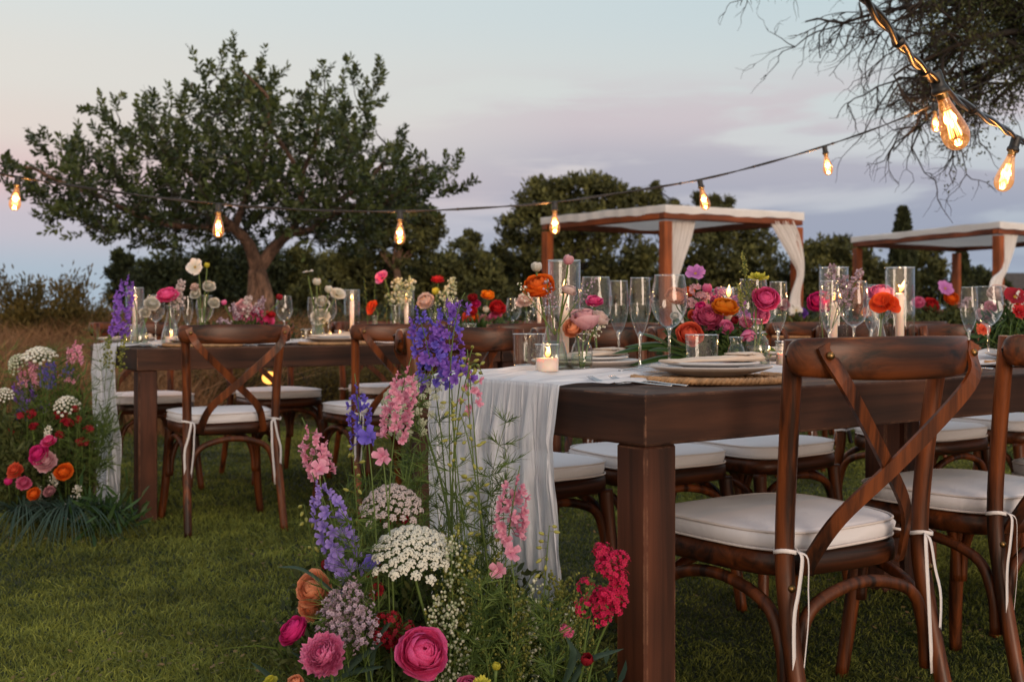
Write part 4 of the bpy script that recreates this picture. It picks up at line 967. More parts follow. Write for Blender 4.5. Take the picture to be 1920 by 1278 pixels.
# low thatched building at the right
def thatched():
    m, t_, o = new_mat('thatch'); v = coords(t_, 'Object', (6, 6, 40)); n = noise(t_, v, 1.5, 5, .7); r = ramp(t_, [(.3, (.035, .030, .028, 1)), (.7, (.11, .09, .08, 1))]); t_.links.new(n, r.inputs[0])
    p = principled(t_, Base_Color=r.outputs[0], Roughness=.95, Normal=bump(t_, n, 1, .05)); t_.links.new(p.outputs[0], o.inputs[0])
    D = 46; x0 = at(1862, 590, D).x; x1 = x0 + 4.6; t = thing('thatched_hut', 'low grey building with a thatched roof behind the farther canopy at the right edge', 'building', (x0, D, 0))
    part('wall', MB().box((2.3, 2.0, .85), (4.2, 3.4, 1.7)), M['stoneware'], t, False)
    zt = at(0, 508, D).z; mb = MB().add([(-.1, -.2, 1.55), (4.9, -.2, 1.55), (4.9, 4.2, 1.55), (-.1, 4.2, 1.55), (.35, 2, zt), (4.5, 2, zt)], [(0, 1, 5, 4), (1, 2, 5), (2, 3, 4, 5), (3, 0, 4), (3, 2, 1, 0)])
    part('roof', mb, m, t, False)
    part('door', MB().box((2.2, .285, .8), (.8, .04, 1.6)), M['pergola'], t, False)
thatched()

# ------------------------------------------------------------------ festoon lights
def bulb(label, pos, scale, d, cable_tan, group, power):
    """vintage lamp hanging along d (unit vector, down the bulb)"""
    t = thing('festoon_bulb', label, 'light bulb', pos, 0, group); Mx = orient(d); s = scale
    part('socket', MB().lathe([(0, -.004), (.0155, -.004), (.0165, 0), (.0165, .030), (.0175, .034), (.0205, .038), (.0205, .046), (.0185, .048), (.0175, .050), (.012, .050), (0, .049)], 20, Mx @ Matrix.Scale(s, 4)), M['black'], t)
    part('screw_cap', MB().lathe([(.013, .047), (.0135, .058), (.0125, .066)], 18, Mx @ Matrix.Scale(s, 4)), M['brass'], t)
    prof = [(.0130, .062), (.0145, .072), (.0185, .088), (.0240, .108), (.0290, .128), (.0318, .143), (.0320, .152), (.0300, .163), (.0250, .174), (.0170, .182), (.008, .186), (0, .187)]
    part('glass_envelope', MB().lathe(prof, 28, Mx @ Matrix.Scale(s, 4)), M['bulb_glass'], t)
    part('glass_stem', MB().lathe([(.008, .060), (.006, .085), (.004, .120), (.002, .150)], 8, Mx @ Matrix.Scale(s, 4)), M['glass_rim'], t)
    mb = MB(); k = 8
    for i in range(k):
        a = 2 * pi * i / k; a2 = 2 * pi * (i + .5) / k; r0, r1 = .0075, .0135
        P = [Vector((r0 * cos(a), r0 * sin(a), .092)), Vector((r1 * cos(a2), r1 * sin(a2), .155)), Vector((r0 * cos(a + 2 * pi / k), r0 * sin(a + 2 * pi / k), .092))]
        mb.tube([Mx @ (p * s) for p in P], .00085 * s, 5)
    part('filament', mb, M['filament'], t)
    l = bpy.data.lights.new('bulb_light', 'POINT'); l.energy = power; l.color = (1.0, .52, .20); l.shadow_soft_size = .02 * s
    lo = bpy.data.objects.new('bulb_light', l); COL.objects.link(lo); lo.parent = t; lo.location = Mx @ Vector((0, 0, .125 * s))
    return t
def cable_thing(label, pts, r, ties):
    P = smooth_path(pts, 14); O = P[0].copy(); t = thing('light_cable', label, 'string light cable', O, 0, 'black festoon cables'); Q = [p - O for p in P]
    for sgn in (0, pi):
        tw = []
        for i, p in enumerate(Q):
            tt = (Q[min(i + 1, len(Q) - 1)] - Q[max(0, i - 1)]).normalized(); u = tt.orthogonal().normalized(); w = tt.cross(u); a = i * .27 + sgn
            tw.append(p + (u * cos(a) + w * sin(a)) * r * .62)
        part('wire', MB().tube(tw, r * .72, 7), M['cable'], t)
    for k in ties:
        i = min(len(Q) - 2, int(k * (len(Q) - 1))); tt = (Q[i + 1] - Q[i]).normalized(); mb = MB().lathe([(r * 1.45, -r), (r * 1.6, 0), (r * 1.45, r)], 10, Matrix.Translation(Q[i]) @ orient(tt), close=True)
        part('cable_tie', mb, M['black'], t)
    return t
# far string, 6 to 7.5 m away; depth by the size of its bulbs
far = [(-160, 290, 5.85), (0, 325, 5.9), (34, 332, 5.92), (230, 362, 6.0), (410, 382, 6.1), (590, 394, 6.15), (750, 396, 6.2), (900, 390, 6.3), (1040, 379, 6.4), (1180, 359, 6.5), (1312, 337, 6.65), (1430, 308, 6.8), (1546, 274, 7.0), (1650, 238, 7.2), (1752, 196, 7.4), (1900, 130, 7.7), (2200, -20, 8.2)]
cable_thing('long black festoon cable sagging across the view from the left edge to the bare twigs', [at(*p) for p in far], .0052, [.12, .2, .33, .42, .5, .61, .68, .76])
GB1 = 'glowing filament bulbs on the far cable'
for i, (px, py, d, dx, lab) in enumerate(((34, 330, 5.92, -.10, 'glowing filament bulb at the far left against the pink sky'), (410, 382, 6.1, 0, 'glowing filament bulb in front of the carob crown left of its fork'),
        (750, 396, 6.2, 0, 'glowing filament bulb in front of the stone pine'), (1040, 379, 6.4, 0, 'glowing filament bulb at the left corner of the nearer canopy'), (1312, 337, 6.65, .22, 'glowing filament bulb tilted against the clouds above the nearer canopy'),
        (1546, 274, 7.0, .14, 'small glowing filament bulb against plain cloud between the two canopies'), (1752, 196, 7.4, .05, 'small glowing bulb half hidden behind the largest bulb at top right'))):
    bulb(lab, at(px, py, d) - Vector((0, 0, .004)), .92, Vector((dx, -.05, -1)).normalized(), None, GB1, 7.0)
near = [(1470, -190, 1.55), (1560, -90, 1.66), (1622, 0, 1.76), (1672, 62, 1.9), (1712, 112, 2.05), (1748, 146, 2.15), (1775, 172, 2.22), (1835, 213, 2.5), (1880, 240, 2.9), (1912, 262, 3.25), (1970, 290, 3.7), (2060, 320, 4.3)]
cable_thing('thick twisted festoon cable close overhead crossing the top right corner', [at(*p) for p in near], .0072, [.3, .42, .52, .62])
bulb('largest glowing teardrop filament bulb hanging close at top right', at(1752, 138, 2.17), .80, Vector((.36, .10, -.92)).normalized(), None, 'glowing filament bulbs on the near cable', 2.6)
bulb('glowing teardrop filament bulb near the right edge below the largest one', at(1906, 258, 3.15), .80, Vector((-.26, .05, -.96)).normalized(), None, 'glowing filament bulbs on the near cable', 2.0)
def lantern():
    p = at(505, 708, 8.3); t = thing('garden_lantern', 'small round garden lantern glowing amber, seen through the lone chair back', 'lantern', (p.x, p.y, 0))
    part('stake', MB().tube([(0, 0, 0), (0, 0, p.z - .05)], .012, 8), M['black'], t)
    part('globe', MB().ball((0, 0, p.z), .052, 16, 10, .85), M['lampglow'], t)
    part('cap', MB().lathe([(0, .060), (.012, .056), (.018, .044)], 12, Matrix.Translation((0, 0, p.z))), M['black'], t)
    l = bpy.data.lights.new('lantern_light', 'POINT'); l.energy = 2.5; l.color = (1, .5, .15); l.shadow_soft_size = .06; lo = bpy.data.objects.new('lantern_light', l); COL.objects.link(lo); lo.parent = t; lo.location = (0, -.08, p.z)
lantern()
# ------------------------------------------------------------------ tableware
ZC, ZW = .774, .7605       # resting heights: on the runner, on bare wood
MESH = {}
def cached(key, fn, mat, smooth=True):
    if key not in MESH: MESH[key] = fn().mesh(key[0] if isinstance(key, tuple) else key, mat, smooth)
    return MESH[key]
def shell(prof, th):
    """outer profile with an inner wall, open at the top"""
    return prof
def wine_glass(T, px, v, label, h=.228, z=ZC, group='large stemmed wine glasses', r=.044):
    t = thing('wine_glass', label, 'wine glass', T.at(px, v, z), 0, group)
    b = h * .56; k = h - b      # bowl height, stem height
    pr = [(.0035, k - .002), (.010, k + .002), (.020, k + .008), (.031, k + .020), (.040, k + .038), (r, k + .056), (r * .985, k + .075), (r * .93, k + .095), (r * .86, k + .112), (r * .82, h)]
    part('bowl', cached(('bowl', round(h, 3), r), lambda: MB().lathe(pr, 30), M['glass']), None, t)
    part('stem', cached(('stem', round(k, 3)), lambda: MB().lathe([(.036, .0006), (.0355, .0018), (.020, .003), (.007, .006), (.0040, .014), (.0035, .03), (.0034, k - .02), (.0045, k - .006), (.009, k + .001), (.004, k + .004), (0, k + .005)], 24), M['glass_rim']), None, t)
    part('rim', cached(('rim', round(h, 3), r), lambda: MB().tube([(r * .82 * cos(a), r * .82 * sin(a), h) for a in [i * 2 * pi / 30 for i in range(31)]], .0007, 5, False), M['glass_rim']), None, t)
    return t
def flute(T, px, v, label, h=.222, z=ZC, group='champagne flutes'):
    t = thing('champagne_flute', label, 'champagne flute', T.at(px, v, z), 0, group)
    k = h * .36; r = .0265
    pr = [(.003, k - .002), (.007, k + .004), (.014, k + .018), (.021, k + .038), (.0258, k + .060), (r, k + .078), (r * .97, k + .10), (r * .92, k + .125), (r * .87, h)]
    part('bowl', cached(('flute_bowl', round(h, 3)), lambda: MB().lathe(pr, 26), M['glass']), None, t)
    part('stem', cached(('flute_stem', round(k, 3)), lambda: MB().lathe([(.031, .0006), (.030, .0018), (.015, .003), (.006, .006), (.0038, .014), (.0033, .03), (.0034, k - .014), (.0048, k - .002), (.006, k + .006), (.003, k + .012), (0, k + .014)], 22), M['glass_rim']), None, t)
    part('rim', cached(('flute_rim', round(h, 3)), lambda: MB().tube([(r * .87 * cos(a), r * .87 * sin(a), h) for a in [i * 2 * pi / 26 for i in range(27)]], .0007, 5, False), M['glass_rim']), None, t)
    return t
def tumbler(T, px, v, label, h=.085, r=.040, z=ZC, group='low water tumblers'):
    t = thing('water_tumbler', label, 'tumbler', T.at(px, v, z), 0, group)
    part('glass_wall', cached(('tumbler_wall', h, r), lambda: MB().lathe([(r * .90, .004), (r * .94, .012), (r, h)], 30), M['glass']), None, t)
    part('base', cached(('tumbler_base', h, r), lambda: MB().lathe([(0, .0005), (r * .88, .0005), (r * .92, .003), (r * .88, .009), (0, .010)], 30), M['glass_rim']), None, t)
    part('rim', cached(('tumbler_rim', h, r), lambda: MB().tube([(r * cos(a), r * sin(a), h) for a in [i * 2 * pi / 30 for i in range(31)]], .0011, 5, False), M['glass_rim']), None, t)
    return t
def flame_parts(t, p, h=.026, w=.0058, lean=0.0, power=.10):
    power *= 3.2
    p = Vector(p)
    part('wick', MB().tube([p - Vector((0, 0, .004)), p + Vector((0, 0, .004)), p + Vector((lean * .3 * h, 0, .009))], .0008, 5), M['wick'], t)
    pr = [(0, 0), (.55, .10), (.95, .28), (1.0, .38), (.78, .56), (.45, .76), (.18, .92), (0, 1.0)]
    mb = MB().lathe([(r * w, z * h) for r, z in pr], 12, Matrix.Translation(p + Vector((0, 0, .004))), g=[z for r, z in pr])
    mb.v = [(x + lean * (z - p.z) * 1.0, y, z) for x, y, z in mb.v]
    part('flame', mb, M['flame'], t)
    l = bpy.data.lights.new('flame_light', 'POINT'); l.energy = power; l.color = (1, .48, .16); l.shadow_soft_size = .006
    lo = bpy.data.objects.new('flame_light', l); COL.objects.link(lo); lo.parent = t; lo.location = p + Vector((0, 0, .022))
def votive(T, px, v, label, z=ZC, r=.029, h=.064, lean=0.1, power=.09, fill=.52):
    t = thing('votive_candle', label, 'candle', T.at(px, v, z), 0, 'votive candles in clear glass cups'); f = h * fill
    part('glass_cup', cached(('cup', r, h), lambda: MB().lathe([(r * .90, .001), (r * .93, .006), (r, h)], 28), M['glass']), None, t)
    part('rim', cached(('cup_rim', r, h), lambda: MB().tube([(r * cos(a), r * sin(a), h) for a in [i * 2 * pi / 28 for i in range(29)]], .0012, 5, False), M['glass_rim']), None, t)
    part('wax', cached(('wax', r, h, fill), lambda: MB().lathe([(0, .003), (r * .87, .003), (r * .90, .008), (r * (.90 + .05 * fill), f), (r * .8, f - .001), (r * .3, f - .003), (0, f - .003)], 26), M['wax']), None, t)
    flame_parts(t, (0, 0, f - .002), lean=lean, power=power); return t
def hurricane(T, px, v, label, h=.268, r=.041, ch=.185, cr=.011, z=ZC, lean=.05, base=True, power=.14):
    t = thing('candle_in_glass', label, 'candle holder', T.at(px, v, z), 0, 'tall glass cylinders with dinner candles')
    part('glass_cylinder', cached(('cyl', h, r), lambda: MB().lathe([(r, .001), (r, h)], 32), M['glass']), None, t)
    for zz in (.0015, h):
        part('rim', cached(('cyl_rim', r), lambda: MB().tube([(r * cos(a), r * sin(a), 0) for a in [i * 2 * pi / 32 for i in range(33)]], .0014, 5, False), M['glass_rim']), None, t, M=Matrix.Translation((0, 0, zz)))
    z0 = .0
    if base: part('wooden_base', MB().lathe([(0, .001), (r * .82, .001), (r * .84, .004), (r * .84, .030), (r * .80, .033), (0, .033)], 28), M['puck'], t); z0 = .033
    part('candle_stick', MB().lathe([(0, z0), (cr, z0), (cr * .98, ch - .004), (cr * .8, ch), (cr * .35, ch - .002), (0, ch - .002)], 18), M['wax'], t)
    flame_parts(t, (0, 0, ch - .001), h=.034, w=.0062, lean=lean, power=power); return t
def vase(T, px, v, label, kind='cone', z=ZC, s=1.0, water=True, name='bud_vase'):
    t = thing(name, label, 'vase', T.at(px, v, z), 0, 'clear glass bud vases')
    prof = {'cone': [(.028, .001), (.036, .004), (.0375, .014), (.034, .035), (.026, .065), (.0185, .092), (.0145, .112), (.0140, .128), (.0165, .142), (.0185, .148)],
            'small': [(.018, .001), (.0245, .004), (.0265, .018), (.0262, .040), (.0225, .056), (.0170, .066), (.0160, .074), (.0205, .086)],
            'bottle': [(.028, .001), (.034, .004), (.034, .05), (.030, .068), (.018, .085), (.014, .095), (.014, .115), (.0165, .122)],
            'tube': [(.020, .001), (.023, .004), (.022, .10), (.0205, .14), (.022, .16)]}[kind]
    prof = [(r * s, zz * s) for r, zz in prof]
    part('glass_body', cached(('vase', kind, s), lambda: MB().lathe([(0, .001)] + prof, 28), M['glass']), None, t)
    part('rim', cached(('vase_rim', kind, s), lambda: MB().tube([(prof[-1][0] * cos(a), prof[-1][0] * sin(a), prof[-1][1]) for a in [i * 2 * pi / 24 for i in range(25)]], .0011, 5, False), M['glass_rim']), None, t)
    part('base', cached(('vase_base', kind, s), lambda: MB().lathe([(0, .0008), (prof[0][0], .0008), (prof[1][0] * .97, .005), (prof[1][0] * .8, .008), (0, .009)], 24), M['glass_rim']), None, t)
    if water:
        top = prof[-1][1] * .45; w = [(0, .009)] + [(r * .95, max(zz, .009)) for r, zz in prof if zz < top] ; rl = w[-1][0] * .93
        part('water', cached(('water', kind, s), lambda: MB().lathe(w + [(rl, top), (0, top)], 24), M['water']), None, t)
    return t
def placemat(T, t_, v, label, r=.18):
    t = thing('woven_placemat', label, 'placemat', T.p(t_, v, ZW), 0, 'round woven seagrass placemats')
    q = random.Random(int(t_ * 100)); mb = MB(); k = 9; R0 = .020
    # braided rings: two strands wound round each ring
    def braid(rad, strands, amp, thick, n, zc, fl=1.0):
        for s_ in range(strands):
            P = []
            for i in range(n + 1):
                a = 2 * pi * i / n; ph = a * round(rad * 2 * pi / .030) + s_ * 2 * pi / strands
                P.append(((rad + amp * cos(ph)) * cos(a), (rad + amp * cos(ph)) * sin(a), zc + amp * .55 * sin(ph) ))
            mb.tube(P, thick, 5, False)
    for i in range(1, 8): braid(i * .0215, 2, .0048, .0050, max(24, int(i * 22)), .0058)
    part('woven_centre', mb, M['rattan'], t); mb = MB()
    braid(r - .009, 3, .0065, .0052, 230, .0078)
    part('braided_rim', mb, M['rattan'], t); return t
def plate(T, t_, v, label, r=.135, z=.774, mat='stoneware', group='dinner plates', lift=.018):
    p = thing('plate', label, 'plate', T.p(t_, v, z), 0, group)
    part('dish', cached(('dish', r, mat, lift), lambda: MB().lathe([(0, 0), (r * .55, 0), (r * .60, .003), (r * .86, lift * .62), (r, lift), (r * 1.004, lift + .0025), (r * .985, lift + .004), (r * .85, lift * .62 + .005), (r * .60, .008), (0, .007)], 56), M[mat]), None, p)
    return p
def fork(T, t_, v, rz, label, z=ZW + .001):
    t = thing('fork', label, 'fork', T.p(t_, v, z), T.th + rz, 'steel forks')
    P = smooth_path([(0, 0, .004), (0, .05, .006), (0, .10, .009), (0, .125, .006), (0, .140, .004)], 4)
    part('handle', MB().tube(P, [.0055 - .0025 * i / (len(P) - 1) for i in range(len(P))], 6, True, flat=(.35, 1)), M['steel'], t)
    mb = MB().grid(lambda i, j: Vector(((j - .5) * (.006 + .019 * sin(min(1, i * 1.3) * pi / 2)), .138 + i * .026, .004 - .003 * sin(i * pi) + .0012 * abs(j - .5) * 4)), 6, 6); part('neck', mb, M['steel'], t)
    for k in range(4):
        x = -.0098 + k * .0065; part('tine', MB().tube([(x, .160, .0042), (x, .180, .0065), (x * .95, .200, .0125), (x * .9, .207, .0165)], [.0018, .0017, .0014, .0007], 5), M['steel'], t)
    return t
def knife(T, t_, v, rz, label, z=ZW + .001):
    t = thing('knife', label, 'knife', T.p(t_, v, z), T.th + rz, 'steel knives')
    part('handle', MB().tube([(0, 0, .004), (0, .05, .0045), (0, .10, .004)], [.006, .0058, .0045], 8, True, flat=(.5, 1)), M['steel'], t)
    part('blade', MB().add([(-.001, .10, .003), (.008, .108, .003), (.009, .19, .003), (.001, .222, .003), (-.001, .10, .0045), (.008, .108, .0035), (.009, .19, .0035), (.001, .222, .004)], [(0, 1, 2, 3), (4, 7, 6, 5), (0, 4, 5, 1), (1, 5, 6, 2), (2, 6, 7, 3), (3, 7, 4, 0)]), M['steel'], t, False)
    return t
def spoon(T, t_, v, rz, label, z=ZW + .001):
    t = thing('spoon', label, 'spoon', T.p(t_, v, z), T.th + rz, 'steel spoons')
    part('handle', MB().tube(smooth_path([(0, 0, .003), (0, .06, .006), (0, .12, .009), (0, .14, .005)], 4), [.0050 - .0025 * i / 12 for i in range(13)], 6, True, flat=(.4, 1)), M['steel'], t)
    part('bowl', MB().grid(lambda i, j: Vector((.019 * sin(pi * (i * .94 + .03)) ** .7 * (j * 2 - 1), .137 + i * .060, .0075 - .007 * sin(pi * i) * (1 - (j * 2 - 1) ** 2))), 10, 8), M['steel'], t); return t
def napkin(T, t_, v, rz, label, z, ln=.235, wd=.075):
    t = thing('linen_napkin', label, 'napkin', T.p(t_, v, z), T.th + rz, 'folded linen napkins'); mb = MB()
    # a soft flat roll, thin at one end, with its folds showing at the other
    def sec(x0, x1, y0, h0, h1, zb, nu=30, ph=0.0):
        def fn(i, j):
            a = j * 2 * pi; hh = h0 + (h1 - h0) * i ** 1.2; y = (abs(cos(a)) ** .7) * (1 if cos(a) > 0 else -1); z = (abs(sin(a)) ** .8) * (1 if sin(a) > 0 else -1)
            return Vector((x0 + (x1 - x0) * i, y * y0 * (.93 + .04 * sin(i * 8 + ph)) + .004 * sin(i * 5 + ph), zb + hh * (.5 + .5 * z) + .0015 * sin(i * 15 + ph + y * 3) * (z > 0)))
        mb.grid(fn, nu, 22); n_ = 23; o_ = len(mb.v) - (nu + 1) * n_; mb.f.extend([tuple(o_ + q_ for q_ in range(n_ - 1)), tuple(o_ + nu * n_ + q_ for q_ in range(n_ - 1))[::-1]])
    sec(-ln / 2, ln / 2 - .004, wd / 2, .006, .018, .001)
    for k in range(4): sec(ln * .22, ln / 2 + .003 * (k % 2), wd / 2 * (1.02 - .05 * k), .0035, .0052, .0012 + k * .0050, 8, k * 1.3)
    part('folds', mb, M['linen'], t); return t
def setting(T, t_, v, desc, near=True, nap=True, mat_=True, far=False):
    """plates stacked on a mat; each thing on its own"""
    sg = 1 if not far else -1
    if mat_: placemat(T, t_, v, 'round woven seagrass placemat ' + desc)
    plate(T, t_, v, 'wide grey stoneware dinner plate on the placemat ' + desc)
    plate(T, t_, v, 'smaller white plate stacked on the stoneware plate ' + desc, r=.108, z=.774 + .0165, mat='china', group='white side plates', lift=.010)
    if nap: napkin(T, t_ + .005, v, radians(-12) if near else radians(8), 'beige folded linen napkin on the plates ' + desc, .774 + .0165 + .011)

# ---- front table
S1 = 'at the front table corner nearest the camera'
setting(T1, .42, .235, S1)
fork(T1, .195, .085, radians(5), 'steel fork lying beside the placemat ' + S1)
fork(T1, .168, .100, radians(12), 'second steel fork by the gauze edge near the front table corner', ZW + .001)
spoon(T1, .30, .40, radians(-80), 'steel spoon above the plate beside the near champagne flute', ZC + .004)
setting(T1, 1.15, .235, 'hidden behind the big foreground chair rail', nap=True)
spoon(T1, 1.38, .16, 0, 'steel spoon right of the placemat behind the foreground chair rail')
knife(T1, 1.36, .12, 0, 'steel knife right of the placemat behind the foreground chair rail')
setting(T1, 1.80, .25, 'between the two right foreground chairs', nap=False)
knife(T1, 1.56, .18, radians(-20), 'dark steel knife by the placemat between the two right foreground chairs')
setting(T1, .42, .66, 'opposite the nearest one, behind the votive candle', near=False, far=True)
setting(T1, 1.12, .655, 'across the front table beyond the centrepiece', near=False, far=True)
setting(T1, 1.86, .655, 'across the front table far right', near=False, far=True)
flute(T1, 1200, .50, 'champagne flute standing just left of the largest wine glass')
wine_glass(T1, 1255, .445, 'largest wine glass, in front of the pink centrepiece', r=.0445)
tumbler(T1, 1316, .395, 'low tumbler right behind the beige napkin of the nearest setting')
flute(T1, 1160, .72, 'champagne flute one back, left of the near flute')
wine_glass(T1, 1117, .76, 'large wine glass right of the tall candle glass', r=.0445, h=.232)
tumbler(T1, 992, .74, 'tumbler left of the orange ranunculus vase', r=.041)
votive(T1, 1026, .50, 'lit votive candle at the front left of the gauze, nearest the camera', z=ZC + .002, r=.0285, lean=.15)
vase(T1, 1037, .60, 'cone shaped bud vase holding the big orange ranunculus', 'cone', z=ZC + .004)
vase(T1, 1091, .56, 'small round bud vase with pink and peach blooms', 'small', z=ZC + .002)
hurricane(T1, 1058, .685, 'tall clear cylinder with a lit candle behind the orange ranunculus', ch=.185, cr=.012, lean=.05)
flute(T1, 1459, .60, 'champagne flute just left of the votive by the foreground chair', h=.225)
wine_glass(T1, 1412, .55, 'wine glass behind the hot pink ranunculus', r=.043)
votive(T1, 1474, .42, 'lit votive candle touching the left end of the foreground chair rail', r=.028, lean=.25)
vase(T1, 1418, .44, 'bud vase holding the hot pink ranunculus and yellow bloom', 'bottle', z=ZC)
vase(T1, 1380, .42, 'little bud vase with thin green stems between tumbler and pink ranunculus', 'small', z=ZC, s=.9)
hurricane(T1, 1563, .55, 'tall clear cylinder behind the magenta ranunculus with a lit candle', ch=.17, lean=.1)
flute(T1, 1555, .47, 'champagne flute in front of the magenta ranunculus', h=.226)
wine_glass(T1, 1601, .50, 'wine glass between the two right hurricane glasses', r=.043)
wine_glass(T1, 1648, .70, 'wine glass behind the second orange ranunculus', r=.042)
flute(T1, 1634, .66, 'champagne flute behind the right wine glass', h=.22)
vase(T1, 1645, .44, 'cone bud vase holding the orange red ranunculus above the foreground chair', 'cone', z=ZC)
tumbler(T1, 1634, .36, 'short tumbler just above the foreground chair rail, left of the candle base', r=.034, h=.066)
tumbler(T1, 1606, .44, 'small tumbler behind the chair rail under the right wine glass', r=.033, h=.062)
hurricane(T1, 1687, .44, 'tall clear cylinder on a wooden base, right of the orange red bloom', ch=.195, lean=.35, cr=.012)
votive(T1, 1575, .34, 'small lit votive behind the foreground chair rail, under the magenta bloom', lean=0, r=.024, h=.045)
flute(T1, 1817, .46, 'champagne flute beside the rightmost wine glass', h=.218)
wine_glass(T1, 1853, .47, 'rightmost wine glass between the two foreground chairs', r=.046, h=.222)
votive(T1, 1800, .56, 'lit votive behind the rightmost champagne flute', lean=.1, r=.026, h=.05)
votive(T1, 1880, .62, 'lit votive beneath the long leaved arrangement at the right edge', lean=.1, r=.026, h=.05)
# ---- back row, left to right
S2 = [(210, 'at the left end behind the cone vases'), ]
def t2(px, v): return T2.tpx(px, v)
placemat(T2, t2(380, .2), .20, 'round woven placemat on the left table behind the lone chair')
plate(T2, t2(376, .2), .21, 'grey stoneware plate on the left table behind the lone chair')
plate(T2, t2(376, .2), .21, 'white side plate on the left table behind the lone chair', r=.108, z=.7905, mat='china', group='white side plates', lift=.010)
napkin(T2, t2(400, .22), .22, .1, 'crumpled white napkin on the left table behind the lone chair', .80)
placemat(T2, t2(628, .2), .20, 'round woven placemat on the left table left of the second chair')
plate(T2, t2(628, .2), .21, 'grey stoneware plate on the left table left of the second chair')
plate(T2, t2(628, .2), .21, 'white side plate on the left table left of the second chair', r=.108, z=.7905, mat='china', group='white side plates', lift=.010)
napkin(T2, t2(625, .2), .21, .1, 'beige napkin on the left table left of the second chair', .80)
fork(T2, t2(288, .10), .10, radians(-10), 'steel fork on the left table between gauze and placemat')
fork(T2, t2(296, .08), .09, radians(4), 'second steel fork beside it on the left table')
spoon(T2, t2(462, .14), .10, radians(25), 'steel spoon on the left table right of the lone chair placemat')
knife(T2, t2(478, .12), .09, radians(15), 'steel knife on the left table right of the lone chair placemat')
for px, nm in ((236, 'behind the cone vases'), (450, 'across the left table behind the pink centrepiece'), (660, 'across the left table behind the small orange flower'), (840, 'across the back row behind the delphinium'), (985, 'across the back row behind the orange ranunculus'), (1110, 'across the back row behind the near wine glass')):
    plate(T2, t2(px, .66), .66, 'grey plate ' + nm); napkin(T2, t2(px, .66), .66, 0, 'pale napkin on the plate ' + nm, .792)
for px, nm in ((860, 'in the back row left of the red centrepiece'), (1035, 'in the back row behind the orange ranunculus vase'), (1190, 'in the back row behind the near flute'), (1475, 'in the back row right of the hot pink ranunculus'), (1740, 'in the back row right of the tall candle')):
    placemat(T2, t2(px, .2), .2, 'woven placemat ' + nm); plate(T2, t2(px, .2), .21, 'pale plate ' + nm, mat='china'); napkin(T2, t2(px, .2), .21, .1, 'grey folded napkin ' + nm, .790)
hurricane(T2, 253, .46, 'tall clear cylinder with a lit candle at the left table end', ch=.20, h=.26, lean=0)
tumbler(T2, 246, .40, 'tumbler at the left table end beside the first cone vase')
vase(T2, 262, .33, 'cone vase half full of water at the left table end', 'cone', s=1.12)
wine_glass(T2, 292, .52, 'wine glass between the two cone vases on the left table')
flute(T2, 329, .58, 'champagne flute behind the hot pink flower vase on the left table')
vase(T2, 320, .40, 'wide cone vase holding the hot pink flower on the left table', 'cone', s=1.2)
votive(T2, 321, .28, 'lit votive candle before the second cone vase on the left table')
flute(T2, 352, .60, 'champagne flute left of the lone chair top rail on the left table')
wine_glass(T2, 384, .58, 'wine glass above the left end of the lone chair top rail')
wine_glass(T2, 533, .55, 'wine glass right of the pink centrepiece on the left table')
flute(T2, 586, .50, 'champagne flute among the white carnations on the left table')
wine_glass(T2, 616, .45, 'wine glass left of the middle candle cylinder on the left table')
vase(T2, 597, .40, 'cone vase holding white carnations on the left table', 'cone')
vase(T2, 378, .52, 'tube vase with tall white cosmos behind the lone chair', 'tube')
tumbler(T2, 575, .40, 'tumbler left of the white carnation vase', r=.03, h=.06)
votive(T2, 619, .36, 'tiny lit votive under the wine glass left of the middle candle', r=.022, h=.035)
votive(T2, 637, .42, 'lit votive left of the middle candle cylinder', r=.026, h=.05)
hurricane(T2, 660, .46, 'middle tall cylinder with a bright lit candle on the left table', ch=.205, h=.262, lean=0, base=False)
vase(T2, 703, .40, 'short cone vase with one orange flower', 'cone', s=.85)
vase(T2, 741, .42, 'tube vase holding the pale pink poppy and cream filler', 'tube', s=1.15)
hurricane(T2, 762, .45, 'tall cylinder with a lit candle left of the delphinium tip', ch=.215, h=.262, lean=0, base=False)
vase(T2, 815, .50, 'tube vase behind the purple delphinium with a red bloom', 'tube', s=1.15)
wine_glass(T2, 846, .50, 'wine glass right of the purple delphinium in the back row')
wine_glass(T2, 963, .50, 'wine glass right of the red centrepiece in the back row')
vase(T2, 990, .42, 'cone vase with cream carnation left of the orange ranunculus', 'cone')
hurricane(T2, 1011, .40, 'tall cylinder with a lit candle right behind the orange ranunculus stem', ch=.225, h=.262, lean=0)
tumbler(T2, 880, .30, 'tumbler in the back row below the red centrepiece')
votive(T2, 1530, .40, 'lit votive far back between magenta and hot pink blooms')
votive(T2, 1749, .34, 'lit votive far back right of the tall candle cylinder')
wine_glass(T2, 1705, .45, 'small distant wine glass right of the tall candle cylinder')
wine_glass(T2, 1445, .50, 'distant wine glass behind the hot pink ranunculus')
hurricane(T2, 1640, .45, 'distant cylinder with a lit candle between right foreground glasses', ch=.225, h=.262, lean=0)
hurricane(T1, 1352, .74, 'cylinder with a lit candle inside the pink centrepiece', ch=.178, h=.205, r=.036, lean=0)
hurricane(T1, 1366, .60, 'second lit candle just behind the yellow orange ranunculus', ch=.178, h=.205, r=.03, lean=.05)
